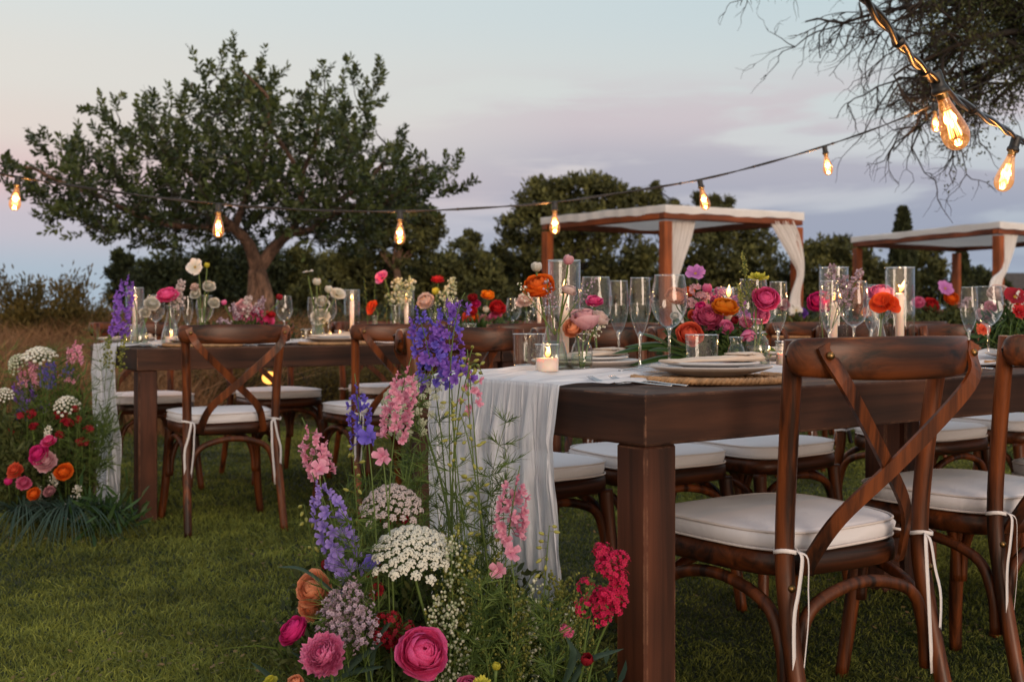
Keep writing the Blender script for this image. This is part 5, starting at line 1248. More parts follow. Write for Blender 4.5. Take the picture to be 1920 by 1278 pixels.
# ------------------------------------------------------------------ flower heads (unit diameter, facing +Z)
def cup_petal(r, th1, hw, ph, q, zs=.72, frill=0.0, curl=.12, nu=5, nw=5, th0=172.0):
    """one curved petal on a spherical shell, rooted at the bottom"""
    a0, a1 = radians(th0), radians(180 - th1); k1, k2 = q.uniform(0, 6), q.uniform(0, 6); wob = q.uniform(-.10, .08); tall = q.uniform(.86, 1.08)
    def fn(i, j):     # i along width, j from root to lip
        w = (i * 2 - 1); lip = 1 - .22 * abs(w) ** 2.6; th = a0 + (a1 - a0) * j * lip * tall; ww = hw * (sin(min(1, j * 1.25 + .12) * pi / 2))
        fr = frill * j * j * (sin(i * 19 + k1) + .6 * sin(i * 37 + k2)); rr = r * (1 + wob * j + .055 * j * sin(w * 3 + k1) + curl * max(0, j - .75) * 2.2 + fr)
        a = ph + w * ww; return Vector((rr * sin(th) * cos(a), rr * sin(th) * sin(a), rr * cos(th) * zs * 1.0 + fr * r * .6))
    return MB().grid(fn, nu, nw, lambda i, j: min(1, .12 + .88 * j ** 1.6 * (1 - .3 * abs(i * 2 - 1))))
def rose_head(seed, layers=6, per=5, frill=0.0, open_=96, zs=.74, tight=168, nu=5, nw=5, inner_g=0.0):
    q = random.Random(seed); out = []
    for k in range(layers):
        f = k / max(1, layers - 1); r = .5 * (1 - .80 * f ** .9); th1 = open_ + (tight - open_) * f ** .8; n = max(3, per - int(f * 2))
        for i in range(n):
            q2 = q.uniform(.75, 1.1); ph = 2 * pi * i / n + k * 1.1 + q.uniform(-.15, .15); mb = cup_petal(r * q.uniform(.94, 1.05), th1 + q.uniform(-8, 8), radians((62 if f < .5 else 80) * 5.5 / max(5, n)), ph, q, zs, frill, .16 * (1 - f), nu, nw)
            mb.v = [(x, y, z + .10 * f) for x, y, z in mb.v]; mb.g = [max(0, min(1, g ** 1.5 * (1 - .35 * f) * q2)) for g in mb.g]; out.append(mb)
    return out
def flat_petal(L, Wd, ph, tilt, q, notch=.06, nu=4, nw=5, r0=.05):
    k = q.uniform(0, 6); ct, st = cos(tilt), sin(tilt)
    def fn(i, j):
        w = i * 2 - 1; x = r0 + L * j * (1 - notch * abs(sin(w * 4.2)) * (j > .9)); y = w * Wd * .5 * (sin(min(1, .16 + j * .95) * pi * .62)) ; z = x * st + .03 * sin(w * 3 + k) * j - .05 * w * w * j + .04 * j * sin(k)
        x2 = x * ct; return Vector((x2 * cos(ph) - y * sin(ph), x2 * sin(ph) + y * cos(ph), z))
    return MB().grid(fn, nu, nw, lambda i, j: .15 + .85 * j)
def cosmos_head(seed, n=8, cup=.25, L=.45, Wd=.34):
    q = random.Random(seed); return [flat_petal(L * q.uniform(.93, 1.05), Wd, 2 * pi * i / n + q.uniform(-.06, .06), cup + q.uniform(-.12, .12), q) for i in range(n)]
def spiky_head(seed, n=16):
    q = random.Random(seed); out = []
    for k, (m, c, L) in enumerate(((n, .35, .46), (n - 3, .75, .40), (n - 7, 1.1, .28))):
        out += [flat_petal(L * q.uniform(.85, 1.1), .14, 2 * pi * i / m + k, c + q.uniform(-.15, .15), q, 0, 2, 4) for i in range(m)]
    return out
def join(mbs):
    o = MB()
    for m in mbs: o.merge(m)
    return o
def star5(r=.5, cup=.25, n=5, wide=.62, seed=0):
    """small five petalled floret as simple quads"""
    mb = MB(); q = random.Random(seed)
    for i in range(n):
        a = 2 * pi * i / n + q.uniform(-.1, .1); s = cup + q.uniform(-.1, .1); e = Vector((cos(a), sin(a), s)) * r; sd = Vector((-sin(a), cos(a), 0)) * r * wide * .5; m_ = Vector((cos(a), sin(a), s * .5)) * r * .6
        mb.add([(0, 0, 0), m_ - sd, e, m_ + sd], [(0, 1, 2, 3)], [.0, .6, 1, .6])
    return mb
def larkspur_floret(seed):
    q = random.Random(seed); mb = MB()
    for i in range(5):
        a = 2 * pi * i / 5 + pi / 2 + q.uniform(-.12, .12); mb.merge(flat_petal(.44 * q.uniform(.8, 1.15), .30, a, .35 + q.uniform(-.3, .45), q, .05, 4, 4, .02))
    mb.tube(bez((0, 0, 0), (0, -.05, -.25), (0, .12, -.52), n=4), [.07, .06, .04, .02, .012], 5, g=.3)
    for s_ in (-1, 1): mb.add([(0, .02, .02), (s_ * .13, .04, .10), (s_ * .10, .16, .15), (0, .12, .10)], [(0, 1, 2, 3)], .95)
    return mb
HEADS = {}
def head_parts(kind, seed, big):
    key = (kind, seed % 4, big)
    if key not in HEADS:
        s = seed % 4 + 10
        n = (5, 5) if big else (3, 3)
        HEADS[key] = {'ranunculus': lambda: rose_head(s, 11 if big else 6, 8 if big else 7, .018, 80, .66, 170, 6 if big else 4, n[1]), 'rose': lambda: rose_head(s, 5, 5, .0, 92, .78, 165, *n), 'carnation': lambda: rose_head(s, 9 if big else 5, 10 if big else 8, .085, 72, .72, 138, 9 if big else 6, 5),
                      'bud': lambda: rose_head(s, 3, 5, .0, 150, .95, 172, 3, 4), 'cosmos': lambda: cosmos_head(s), 'spiky': lambda: spiky_head(s), 'poppy': lambda: rose_head(s, 3, 5, .02, 70, .62, 110, 6, 4), 'lisianthus': lambda: rose_head(s, 4, 5, .02, 100, 1.0, 140, *n)}[kind]()
    return HEADS[key]
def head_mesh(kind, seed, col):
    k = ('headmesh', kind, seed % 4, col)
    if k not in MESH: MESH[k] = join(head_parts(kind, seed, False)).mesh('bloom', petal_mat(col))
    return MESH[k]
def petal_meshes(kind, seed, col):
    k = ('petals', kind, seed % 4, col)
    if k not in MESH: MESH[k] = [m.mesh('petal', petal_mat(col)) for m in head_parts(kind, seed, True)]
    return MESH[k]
FSEED = [0]
def flower(kind, col, base, head, size, face, label, cat='flower', group=None, big=False, stem_r=.0022, centre=None, leaves=0, ctrl=None):
    """stem from base to head (world points); face = direction the bloom looks"""
    FSEED[0] += 1; sd = FSEED[0]; base = Vector(base); head = Vector(head); f = Vector(face).normalized()
    t = thing(kind if kind in ('cosmos', 'rose', 'carnation', 'ranunculus', 'poppy', 'lisianthus') else {'bud': 'flower_bud', 'spiky': 'dahlia'}[kind], label, cat, base, 0, group)
    h = head - base; back = h - f * size * .33
    c = Vector(ctrl) - base if ctrl is not None else Vector((back.x * .35, back.y * .35, back.z * .62))
    p3 = back - f * min(.05, h.length * .3)
    part('stem', MB().tube(bez((0, 0, 0), c, p3, back, n=10), stem_r, 6), M['stem'], t)
    Mx = Matrix.Translation(h) @ orient(f, sd * 1.3) @ Matrix.Scale(size, 4)
    if big:
        for pm in petal_meshes(kind, sd, col): link('petal', pm, t, M=Mx)
    else: link('bloom', head_mesh(kind, sd, col), t, M=Mx)
    if kind == 'cosmos':
        mb = MB(); q = random.Random(sd)
        for i in range(26):
            r = .075 * sqrt(i / 26); a = i * 2.4; mb.ball((r * cos(a), r * sin(a), .02), .017, 5, 3)
        link('flower_centre', cached(('centre',), lambda: mb, M['yellow_c']), t, M=Mx)
    if kind in ('bud', 'carnation', 'rose'):
        link('calyx', cached(('calyx',), lambda: MB().lathe([(.03, -.42), (.10, -.36), (.16, -.26), (.17, -.12)], 8), M['stem']), t, M=Mx)
    for i in range(leaves):
        f_ = .25 + .5 * i / max(1, leaves); p = Vector((0, 0, 0)).lerp(h, f_); q = random.Random(sd + i); a = q.uniform(0, 6.28)
        V, F, G = leaf_cards(np.array([tuple(p)]), np.array([[cos(a) * .7, sin(a) * .7, .7]]), .06, .022, NR); link('leaf', mesh_np('leaf', V, F, M['green_leaf'], G), t)
    return t
def spike(col, base, tip, label, L, size=.032, n=26, group='larkspur and delphinium spires', cat='flower', name='larkspur', big=True, ctrl=None, col2=None, buds=5):
    """flower spire: florets along the last L metres of the stem"""
    FSEED[0] += 1; sd = FSEED[0]; q = random.Random(sd); base = Vector(base); tip = Vector(tip); t = thing(name, label, cat, base, 0, group)
    h = tip - base; c = (Vector(ctrl) - base) if ctrl is not None else Vector((h.x * .3, h.y * .3, h.z * .6)); P = bez((0, 0, 0), c, h, n=24)
    part('stem', MB().tube(P, [.0019 - .0010 * i / 24 for i in range(25)], 6), M['stem'], t)
    # arc length from tip
    seg = [(P[i + 1] - P[i]).length for i in range(24)]; tot = sum(seg)
    def pt(s):
        d = tot - s; 
        for i in range(24):
            if d <= seg[i] or i == 23: return P[i].lerp(P[i + 1], d / seg[i]), (P[i + 1] - P[i]).normalized()
            d -= seg[i]
    ms = [cached(('floret', col if i % 3 or not col2 else col2, i % 4), lambda: larkspur_floret(i), petal_mat(col if i % 3 or not col2 else col2)) for i in range(6)]
    bm = cached(('lbud', col), lambda: MB().ball((0, 0, .3), .3, 6, 4, 1.5, .4), petal_mat(col)); jm = MB()
    for i in range(n):
        f = i / (n - 1); s = .02 + (L - .02) * f ** .95; p, tg = pt(min(s, tot * .97)); a = i * 2.4 + q.uniform(-.7, .7); u = tg.orthogonal().normalized(); u.rotate(Quaternion(tg, a)); sc = size * (.50 + .42 * min(1, f * 3)) * q.uniform(.75, 1.15)
        out = (u + tg * .15 + Vector((0, 0, -.12))).normalized(); pos = p + out * (.010 + .014 * min(1, f * 3)) * size / .032
        Mx = Matrix.Translation(pos) @ orient(out + Vector((q.gauss(0, .3), q.gauss(0, .3), q.gauss(0, .3))), q.uniform(-.8, .8)) @ Matrix.Scale(sc, 4)
        if i < buds: 
            if big: link('bud', bm, t, M=Matrix.Translation(p) @ orient(tg + u * .8) @ Matrix.Scale(sc * .5, 4))
            else: jm.merge(MB().ball((0, 0, .3), .3, 6, 4, 1.5, .4), Matrix.Translation(p) @ orient(tg + u * .8) @ Matrix.Scale(sc * .5, 4))
        elif big: link('floret', ms[i % 6], t, M=Mx)
        else: jm.merge(larkspur_floret(i % 4), Mx)
    if not big: part('florets', jm, petal_mat(col), t, kind='stuff')
    return t
def umbel(base, head, R_, face, label, mat='umbel', n=70, big=True, ctrl=None, dome=.45, csize=.2, name='queen_annes_lace', group='white lace flower umbels'):
    FSEED[0] += 1; sd = FSEED[0]; q = random.Random(sd); base = Vector(base); h = Vector(head) - base; f = Vector(face).normalized(); t = thing('lace_flower', label, 'flower', base, 0, group)
    hub = h - f * R_ * .75; c = (Vector(ctrl) - base) if ctrl is not None else Vector((hub.x * .3, hub.y * .3, hub.z * .6))
    part('stem', MB().tube(bez((0, 0, 0), c, hub - f * .05, hub, n=14), [.0034 - .0012 * i / 14 for i in range(15)], 7), M['stem'], t)
    Q = orient(f); rays = MB(); jm = MB()
    def cluster(k):
        mb = MB(); qq = random.Random(k)
        for i in range(17):
            r = .5 * sqrt(i / 17) ; a = i * 2.4 + qq.uniform(-.3, .3); d = Vector((r * cos(a), r * sin(a), .30 * (1 - (r / .5) ** 2))); mb.merge(star5(.15, .3, 5, .95, k * 20 + i), Matrix.Translation(d) @ orient(Vector((d.x, d.y, .5))))
        for i in range(5): mb.tube([(0, 0, -.45), (.3 * cos(i * 1.257), .3 * sin(i * 1.257), .1)], .022, 3, False, g=0)
        return mb
    cm = [cached(('umbellet', k, mat), lambda: cluster(k), M[mat]) for k in range(3)]
    for i in range(n):
        r = sqrt((i + .5) / n); a = i * 2.39996; r2 = r * q.uniform(.96, 1.04); z = -dome * r2 ** 2.4 + q.uniform(-.02, .02); d = Vector((R_ * r2 * cos(a), R_ * r2 * sin(a), R_ * z)); nm = Vector((r2 * cos(a) * dome * 1.3, r2 * sin(a) * dome * 1.3, 1)).normalized()
        sc = R_ * csize * q.uniform(.85, 1.2) * (1 + .12 * r); Mx = Matrix.Translation(h) @ Q @ Matrix.Translation(d) @ orient(nm, q.uniform(0, 6)) @ Matrix.Scale(sc, 4)
        if big: link('flower_cluster', cm[i % 3], t, M=Mx)
        else: jm.merge(MB().ball((0, 0, 0), .45, 5, 3, .6, q.uniform(.3, 1)), Mx)
        e = h + Q @ (d - nm * sc * .4); rays.tube(bez(hub, hub.lerp(e, .5) + (Q @ Vector((d.x, d.y, 0))) * .18, e, n=4), .0007, 4, False)
    part('flower_stalks', rays, M['stem'], t, kind='stuff')
    if not big: part('flower_clusters', jm, M[mat], t, kind='stuff')
    return t
def cluster_flower(base, head, size, label, col='valerian', n=150, face=(0, -.3, 1), name='valerian', group='crimson valerian heads', floret=.011, lumps=6, mat=None, stretch=(1, 1, 1.1), ctrl=None, seed=None):
    FSEED[0] += 1; sd = seed or FSEED[0]; q = random.Random(sd); base = Vector(base); h = Vector(head) - base; t = thing(name, label, 'flower', base, 0, group)
    part('stem', MB().tube(bez((0, 0, 0), (Vector(ctrl) - base) if ctrl is not None else (h.x * .3, h.y * .3, h.z * .6), h * .97, n=10), .002, 6), M['stem'], t)
    cs = [Vector((q.uniform(-1, 1) * stretch[0], q.uniform(-1, 1) * stretch[1], q.uniform(-1, 1) * stretch[2])) * size * (.32 if lumps < 10 else .36) for _ in range(lumps)]; mb = MB(); st = MB(); s5 = [star5(.5, .25, 5, .8, k) for k in range(4)]
    for i in range(n):
        c = cs[i % lumps]; u = Vector((q.gauss(0, 1), q.gauss(0, 1), q.gauss(0, 1) + .35)).normalized(); p = h + c + u * size * (.24 if lumps < 10 else .16) * q.uniform(.7, 1.15)
        mb.merge(s5[i % 4], Matrix.Translation(p) @ orient(u + Vector(face) * .3, q.uniform(0, 6)) @ Matrix.Scale(floret * q.uniform(.8, 1.25), 4), None)
        if i % 4 == 0: st.tube([h + c * .3, p], .0006, 3, False)
    part('blossoms', mb, mat or petal_mat(col), t, kind='stuff'); part('stalks', st, M['stem'], t, kind='stuff'); return t
def spray(base, dirv, L, label, mat, n=16, tip=.004, group='airy filler sprigs', name='filler_sprig', seed=None, cat='flower', droop=.25, side=.5, stem='stem', per=3, kind='ball'):
    """branching sprig carrying many tiny blossoms or buds"""
    FSEED[0] += 1; q = random.Random(seed or FSEED[0]); base = Vector(base); t = thing(name, label, cat, base, 0, group); st = MB(); bl = MB(); d = Vector(dirv).normalized()
    P = bez((0, 0, 0), d * L * .5, d * L + Vector((0, 0, -droop * L)), n=10); st.tube(P, [.0016 - .0009 * i / 10 for i in range(11)], 5)
    for i in range(n):
        f = .30 + .70 * i / n; k = min(9, int(f * 10)); p = P[k].lerp(P[k + 1], f * 10 - k); u = d.orthogonal().normalized(); u.rotate(Quaternion(d, i * 2.4 + q.uniform(-.4, .4))); e = p + (u * .8 + d * .8 + Vector((0, 0, .2))).normalized() * L * side * (1.15 - f) * q.uniform(.5, 1)
        st.tube([p, p.lerp(e, .5) + d * .004, e], .0006, 3, False)
        for j in range(per):
            b = p.lerp(e, .55 + .45 * j / max(1, per - 1)) + Vector((q.gauss(0, tip), q.gauss(0, tip), q.gauss(0, tip)))
            if kind == 'ball': bl.ball(b, tip * q.uniform(.6, 1.2), 5, 3, 1, q.random())
            else: bl.merge(star5(.5, .4, 5, .9, j), Matrix.Translation(b) @ orient((e - p) + Vector((q.gauss(0, .02), q.gauss(0, .02), .01)), q.uniform(0, 6)) @ Matrix.Scale(tip * 3.2, 4))
    part('stems', st, M[stem], t, kind='stuff'); part('tiny_blossoms', bl, M[mat] if isinstance(mat, str) else mat, t, kind='stuff'); return t
def feather_stem(base, tip, label, n=9, L=.055, group='feathery green stems', seed=None, ctrl=None, mat='green_fine', dens=16, start=.25):
    """larkspur or nigella stem with whorls of thread leaves"""
    FSEED[0] += 1; sd = seed or FSEED[0]; q = random.Random(sd); rng = np.random.default_rng(sd); base = Vector(base); h = Vector(tip) - base; t = thing('feathery_stem', label, 'foliage', base, 0, group)
    P = bez((0, 0, 0), (Vector(ctrl) - base) if ctrl is not None else (h.x * .2 + q.uniform(-.07, .07), h.y * .3 + q.uniform(-.03, .03), h.z * .6), h, n=14); part('stem', MB().tube(P, [.0012 - .0006 * i / 14 for i in range(15)], 5), M['stem'], t)
    pos = []; dr = []
    for i in range(n):
        f = start + (1 - start) * (i + .5) / n; k = min(13, int(f * 14)); p = P[k].lerp(P[k + 1], f * 14 - k); tg = (P[k + 1] - P[k]).normalized(); a0 = q.uniform(0, 6.28)
        for s_ in range(2):
            u = tg.orthogonal().normalized(); u.rotate(Quaternion(tg, a0 + s_ * 2.6)); c = p + (u + tg * .5).normalized() * L * .35
            for j in range(dens):
                f2 = j / dens; pp = p.lerp(c, f2 * 1.4); v = (u * .9 + tg * .55 + Vector((q.gauss(0, .55), q.gauss(0, .55), q.gauss(0, .45)))).normalized(); pos.append(tuple(pp)); dr.append(tuple(v))
    pos = np.array(pos); dr = np.array(dr); V, F, G = blades(pos, dr, L * rng.uniform(.45, .85, len(pos)), .0016, rng, bend=rng.normal(0, .16, (len(pos), 3)))
    link('thread_leaves', mesh_np('thread_leaves', V, F, M[mat], G), t, kind='stuff'); return t
def foliage_mass(name, label, cat, c, rx, ry, rz, n, leaf, mat, seed, group=None, stems=30, wid=.35, blade=False, flat=False, tall=None):
    """a loose bed of leafy sprigs"""
    q = random.Random(seed); rng = np.random.default_rng(seed); c = Vector(c); t = thing(name, label, cat, c, 0, group); st = MB(); pos = []; dr = []; G0 = []
    for i in range(stems):
        a = q.uniform(0, 6.28); r = sqrt(q.random()); e = Vector((rx * r * cos(a), ry * r * sin(a), rz * q.uniform(.45, 1.0) * (1 - .45 * r * r))); P = bez((e.x * .35, e.y * .35, 0), (e.x * .5, e.y * .5, e.z * .7), e, n=5); st.tube(P, .0013, 4, False); k = n // stems; tone = q.gauss(.45, .18)
        for j in range(k):
            f = q.random() ** .7; m = min(4, int(f * 5)); p = P[m].lerp(P[m + 1], f * 5 - m) + Vector((q.gauss(0, leaf * .5), q.gauss(0, leaf * .5), q.gauss(0, leaf * .4))); v = (e.normalized() * .4 + Vector((q.gauss(0, .6), q.gauss(0, .6), q.gauss(.25, .5)))).normalized(); pos.append(tuple(p)); dr.append(tuple(v)); G0.append(tone)
    pos = np.array(pos); dr = np.array(dr); L = leaf * rng.uniform(.6, 1.3, len(pos))
    if blade: V, F, G = blades(pos, dr, L, leaf * wid, rng, np.clip(np.array(G0) + rng.normal(0, .15, len(pos)), 0, 1))
    else: V, F, G = leaf_cards(pos, dr, L, L * wid, rng, g=np.array(G0), curl=.3)
    part('stems', st, M['stem'], t, kind='stuff'); link('leaves', mesh_np('leaves', V, F, M[mat], G), t, kind='stuff'); return t
def long_leaf(base, pts, w, label, mat='green_blue', group='long strap leaves', ribs=True):
    base = Vector(base); P = smooth_path([Vector(p) - base for p in pts], 6); n = len(P) - 1; t = thing('strap_leaf', label, 'leaf', base, 0, group)
    def fn(i, j):
        a = min(int(j * n), n - 1); f = j * n - a; p = P[a].lerp(P[a + 1], f); tg = (P[a + 1] - P[a]).normalized(); s_ = tg.cross(Vector((0, -.6, .8))).normalized(); wd = w * sin(pi * min(.999, j * .92 + .08)) ** .7; u = i * 2 - 1
        return p + s_ * u * wd * .5 + tg.cross(s_) * (-.16 * wd * (1 - abs(u)))
    part('blade', MB().grid(fn, 4, 18, lambda i, j: .35 + .3 * abs(i * 2 - 1)), M[mat], t); return t
# ------------------------------------------------------------------ the wild flowers standing at the front table end
def gb(px, d, z=.03): p = at(px, 590, d); return Vector((p.x, p.y, z))
def sz(px, d): return px * d / FPX
G1 = 'blooms of the floor arrangement at the front table end'
NEAR = [  # kind, colour, px, py, d, size px, face, base px, label
    ('ranunculus', 'hot_pink', 793, 1220, 1.93, 98, (.30, -.72, .55), 800, 'largest hot pink ranunculus at the bottom of the front floor arrangement'),
    ('carnation', 'pink', 603, 1224, 1.93, 84, (-.15, -.75, .5), 640, 'frilly pink carnation low at the left of the front floor arrangement'),
    ('ranunculus', 'magenta', 548, 1178, 2.0, 60, (-.55, -.40, .65), 640, 'magenta ranunculus leaning out leftmost of the front floor arrangement'),
    ('ranunculus', 'peach', 585, 1102, 2.05, 68, (-.25, -.80, .45), 650, 'round peach orange ranunculus above the magenta one'),
    ('carnation', 'peach', 580, 1142, 2.06, 46, (-.1, -.9, .0), 650, 'smaller pale peach bloom tucked under the round orange one'),
    ('ranunculus', 'peach', 553, 1276, 1.9, 34, (-.2, -.5, .8), 620, 'small peach bloom cut by the bottom edge'),
    ('poppy', 'yellow', 505, 1272, 1.9, 30, (-.3, -.3, .9), 600, 'pale yellow bloom cut by the bottom edge, leftmost'),
    ('rose', 'rose', 880, 1282, 1.88, 44, (.1, -.5, .8), 880, 'rosy bloom cut by the bottom edge under the greenery'),
    ('spiky', 'yellow', 903, 1282, 1.86, 36, (.1, -.4, .9), 900, 'small yellow spiky bloom at the bottom edge'),
    ('bud', 'yellow', 931, 1248, 1.9, 17, (.1, 0, 1), 920, 'single greenish yellow bud on a thin stalk near the bottom edge'),
    ('bud', 'crimson', 612, 1058, 2.1, 22, (-.3, 0, 1), 660, 'small crimson bud above the peach ranunculus'),
    ('bud', 'crimson', 1100, 1236, 2.0, 24, (.2, -.5, .6), 1060, 'little crimson bud low by the table leg'),
]
for k, c, px, py, d, s, f, bp, lab in NEAR:
    flower(k, c, gb(bp, d + .08), at(px, py, d), sz(s, d), f, lab, group=G1, big=s > 40, stem_r=.0026)
umbel(gb(860, 2.1), at(772, 1004, 2.05), sz(77, 2.05), (.02, -.42, .9), 'large creamy white lace umbel, lowest and most open of the front arrangement', n=68, csize=.225, dome=.60)
umbel(gb(740, 2.25), at(733, 916, 2.18), sz(60, 2.18), (0, -.30, .95), 'mauve white domed lace umbel above the large creamy one', 'umbel_pink', n=76, csize=.20, dome=.75)
umbel(gb(890, 2.3), at(736, 738, 2.36), sz(66, 2.36), (-.50, -.50, .42), 'greenish white lace umbel seen from the side beside the purple delphinium', 'cream_green', n=80, csize=.21, dome=1.0, ctrl=at(880, 1000, 2.3))
spike('violet_blue', gb(850, 2.4), at(772, 560, 2.36), 'tall violet blue delphinium, left half of the pair rising over the table', .185, .032, 50, col2='purple', ctrl=at(850, 720, 2.4))
spike('purple', gb(870, 2.44), at(836, 545, 2.40), 'tall deep purple delphinium, right half of the pair rising over the table', .175, .030, 48, col2='violet_blue', ctrl=at(850, 700, 2.4))
spike('purple', gb(880, 2.3), at(872, 548, 2.36), 'thin purple side shoot curving right at the top of the delphinium pair', .045, .026, 7, ctrl=at(810, 640, 2.4), buds=2)
spike('purple', gb(860, 2.3), at(876, 668, 2.3), 'short purple shoot drooping onto the gauze corner', .05, .034, 8, ctrl=at(830, 760, 2.3), buds=0)
spike('larkspur_pink', gb(760, 2.1), at(772, 668, 2.10), 'long soft pink larkspur leaning right against the greenish umbel', .150, .028, 50, ctrl=at(690, 900, 2.1))
spike('larkspur_pink', gb(680, 2.25), at(566, 782, 2.2), 'soft pink larkspur leaning left, over the dark lawn', .115, .027, 32, ctrl=at(660, 980, 2.2))
spike('violet_blue', gb(720, 2.3), at(665, 700, 2.3), 'slim violet larkspur standing left of the greenish umbel', .14, .025, 28, ctrl=at(690, 900, 2.3))
spike('lavender', gb(720, 2.05), at(585, 885, 2.05), 'big lavender blue larkspur leaning left above the peach ranunculus', .185, .033, 40, ctrl=at(680, 1090, 2.05), buds=2)
spike('larkspur_pink', gb(930, 2.12), at(975, 872, 2.12), 'pale pink larkspur standing before the lower gauze', .135, .030, 34, ctrl=at(930, 1080, 2.12))
spike('larkspur_pink', gb(930, 2.25), at(876, 655, 2.26), 'faded pink larkspur drooping over the gauze edge', .12, .026, 13, ctrl=at(900, 900, 2.25))
for i, (px, py, col, lab) in enumerate(((957, 1036, 'larkspur_pink', 'single pink larkspur floret below the pale pink spire'), (935, 1070, 'larkspur_pink', 'open pink floret lowest under the pale pink spire'), (653, 1106, 'lavender', 'single lavender floret beside the statice'), (630, 1052, 'lavender', 'single lavender floret just below the big lavender spire'),
        (718, 855, 'larkspur_pink', 'lone pink floret low under the long pink larkspur'), (692, 1056, 'violet_blue', 'lone violet floret below the mauve umbel'), (690, 818, 'violet_blue', 'lone violet floret under the slim violet larkspur'), (598, 880, 'larkspur_pink', 'pale pink floret under the left leaning larkspur'))):
    b = gb(px + 10, 2.08); h = at(px, py, 2.06); t = thing('larkspur_floret', lab, 'flower', b, 0, G1); part('stem', MB().tube(bez((0, 0, 0), (h - b) * .5 + Vector((.03, 0, 0)), h - b, n=8), .0013, 5), M['stem'], t)
    link('floret', cached(('floret', col, i % 4), lambda: larkspur_floret(i), petal_mat(col)), t, M=Matrix.Translation(h - b) @ orient((q_ := random.Random(i)).choice([(-.2, -.9, .2), (.3, -.8, .3)]), i) @ Matrix.Scale(.042, 4))
cluster_flower(gb(1090, 2.05), at(1124, 1082, 2.02), .100, 'big crimson valerian head against the table leg', n=520, lumps=15, floret=.0088, stretch=(1.0, .8, 1.25), ctrl=at(1070, 1250, 2.03))
cluster_flower(gb(1090, 2.05), at(1150, 1142, 2.0), .085, 'second crimson valerian head just below right of the big one', n=380, lumps=12, floret=.0088, stretch=(.9, .7, 1.3), ctrl=at(1080, 1250, 2.03))
cluster_flower(gb(1050, 2.1), at(1068, 1180, 2.05), .036, 'small faded crimson valerian head beside the gauze foot', n=60, lumps=3, col='rose', floret=.009)
cluster_flower(gb(740, 2.05), at(733, 1184, 2.02), .085, 'dark crimson valerian head behind the largest pink ranunculus', n=330, lumps=12, col='crimson', floret=.0085)
cluster_flower(gb(690, 2.15), at(700, 1090, 2.12), .055, 'dusky crimson cluster in shade below the mauve umbel', n=90, lumps=4, col='crimson', floret=.009)
cluster_flower(gb(690, 2.2), at(748, 965, 2.24), .06, 'dusky crimson cluster between the two white umbels', n=80, lumps=4, col='crimson', floret=.009)
for i, (px, py, bx, L, lab) in enumerate(((650, 1150, 660, .15, 'statice sprig nearest the peach ranunculus'), (680, 1120, 690, .17, 'statice sprig in the middle left of the arrangement'), (630, 1130, 650, .14, 'statice sprig leaning left over the peach bloom'), (690, 1175, 700, .13, 'statice sprig above the frilly pink carnation'), (640, 1080, 660, .12, 'small statice sprig under the lavender spire'))):
    spray(at(bx, 1290, 2.02), at(px - 20, py - 60, 2.0) - at(bx, 1290, 2.02), L * 1.25, 'mauve grey ' + lab, 'lilac_gray', 30, .0028, 'statice sprigs', 'statice', kind='star', per=6, droop=.12)
q = random.Random(5)
YG = leafy('yellow_green_buds', (.10, .12, .02), (.34, .34, .08), .2)
YS = []
for i in range(34):
    bx = q.uniform(815, 1085); py = q.uniform(1010, 1150); d = q.uniform(2.02, 2.34); py = max(py, 1085 + q.uniform(0, 60)) if bx > 940 else py
    side_ = 'left' if bx < 890 else ('middle' if bx < 990 else 'right')
    b = gb(bx, d, .12); e = at(bx + q.uniform(-35, 35), py, d); YS.append(0); YS[-1] = spray(b, (e - b), (e - b).length * 1.1, 'airy yellow green budded sprig in the dense greenery before the gauze', YG if i % 3 else 'cream_green', 30, .0030, 'yellow green sprigs before the gauze', per=5, droop=.04, side=.30, cat='foliage')
for i in range(5):
    px = q.uniform(1050, 1095); py = q.uniform(1010, 1160); d = q.uniform(2.1, 2.3); b = gb(px, d, .12); e = at(px + q.uniform(-20, 30), py, d)
    YS.append(0); YS[-1] = spray(b, e - b, (e - b).length, 'thin dark budded sprig between gauze foot and table leg', YG, 16, .0024, 'thin dark sprigs by the gauze foot', per=3, droop=.08, side=.22, cat='foliage')
gather(YS, 'filler_greenery')
for lab, tip, base, c in (('arching green bud stem curling over the gauze corner', (905, 702), (820, 2.25), (850, 560)), ('green bud stem crossing the gauze upper left', (885, 655), (980, 2.2), (850, 730)), ('branching green bud stem in the middle of the gauze', (862, 775), (960, 2.15), (900, 850)), ('green bud stem with pale buds above the mauve umbel', (662, 838), (720, 2.2), (660, 900)), ('green bud stem low left over the lawn', (570, 945), (700, 2.1), (590, 1050)), ('green bud stem right of the pale pink larkspur', (1030, 985), (990, 2.1), (1020, 1100)), ('green bud stem high before the gauze', (845, 745), (930, 2.18), (850, 850))):
    b = gb(base[0], base[1]); tp = at(*tip, base[1] - .02); t = thing('budded_sprig', lab, 'foliage', b, 0, 'green larkspur bud stems'); P = bez((0, 0, 0), at(*c, base[1]) - b, tp - b, n=26); part('stem', MB().tube(P, [.0018 - .0009 * i / 26 for i in range(27)], 5), M['stem'], t); mb = MB(); qq = random.Random(lab)
    for i in range(16):
        k = 11 + i; p = P[min(k, 26)]; u = Vector((qq.gauss(0, 1), qq.gauss(0, 1), qq.gauss(0, .6))).normalized(); e = p + u * .016 * (1.2 - i / 20); mb.tube([p, e], .0006, 3, False, g=.3); mb.lathe([(0, 0), (.0030, .003), (.0034, .007), (.0015, .012), (0, .013)], 6, Matrix.Translation(e) @ orient(u), g=.9)
    part('buds', mb, YG, t, kind='stuff')
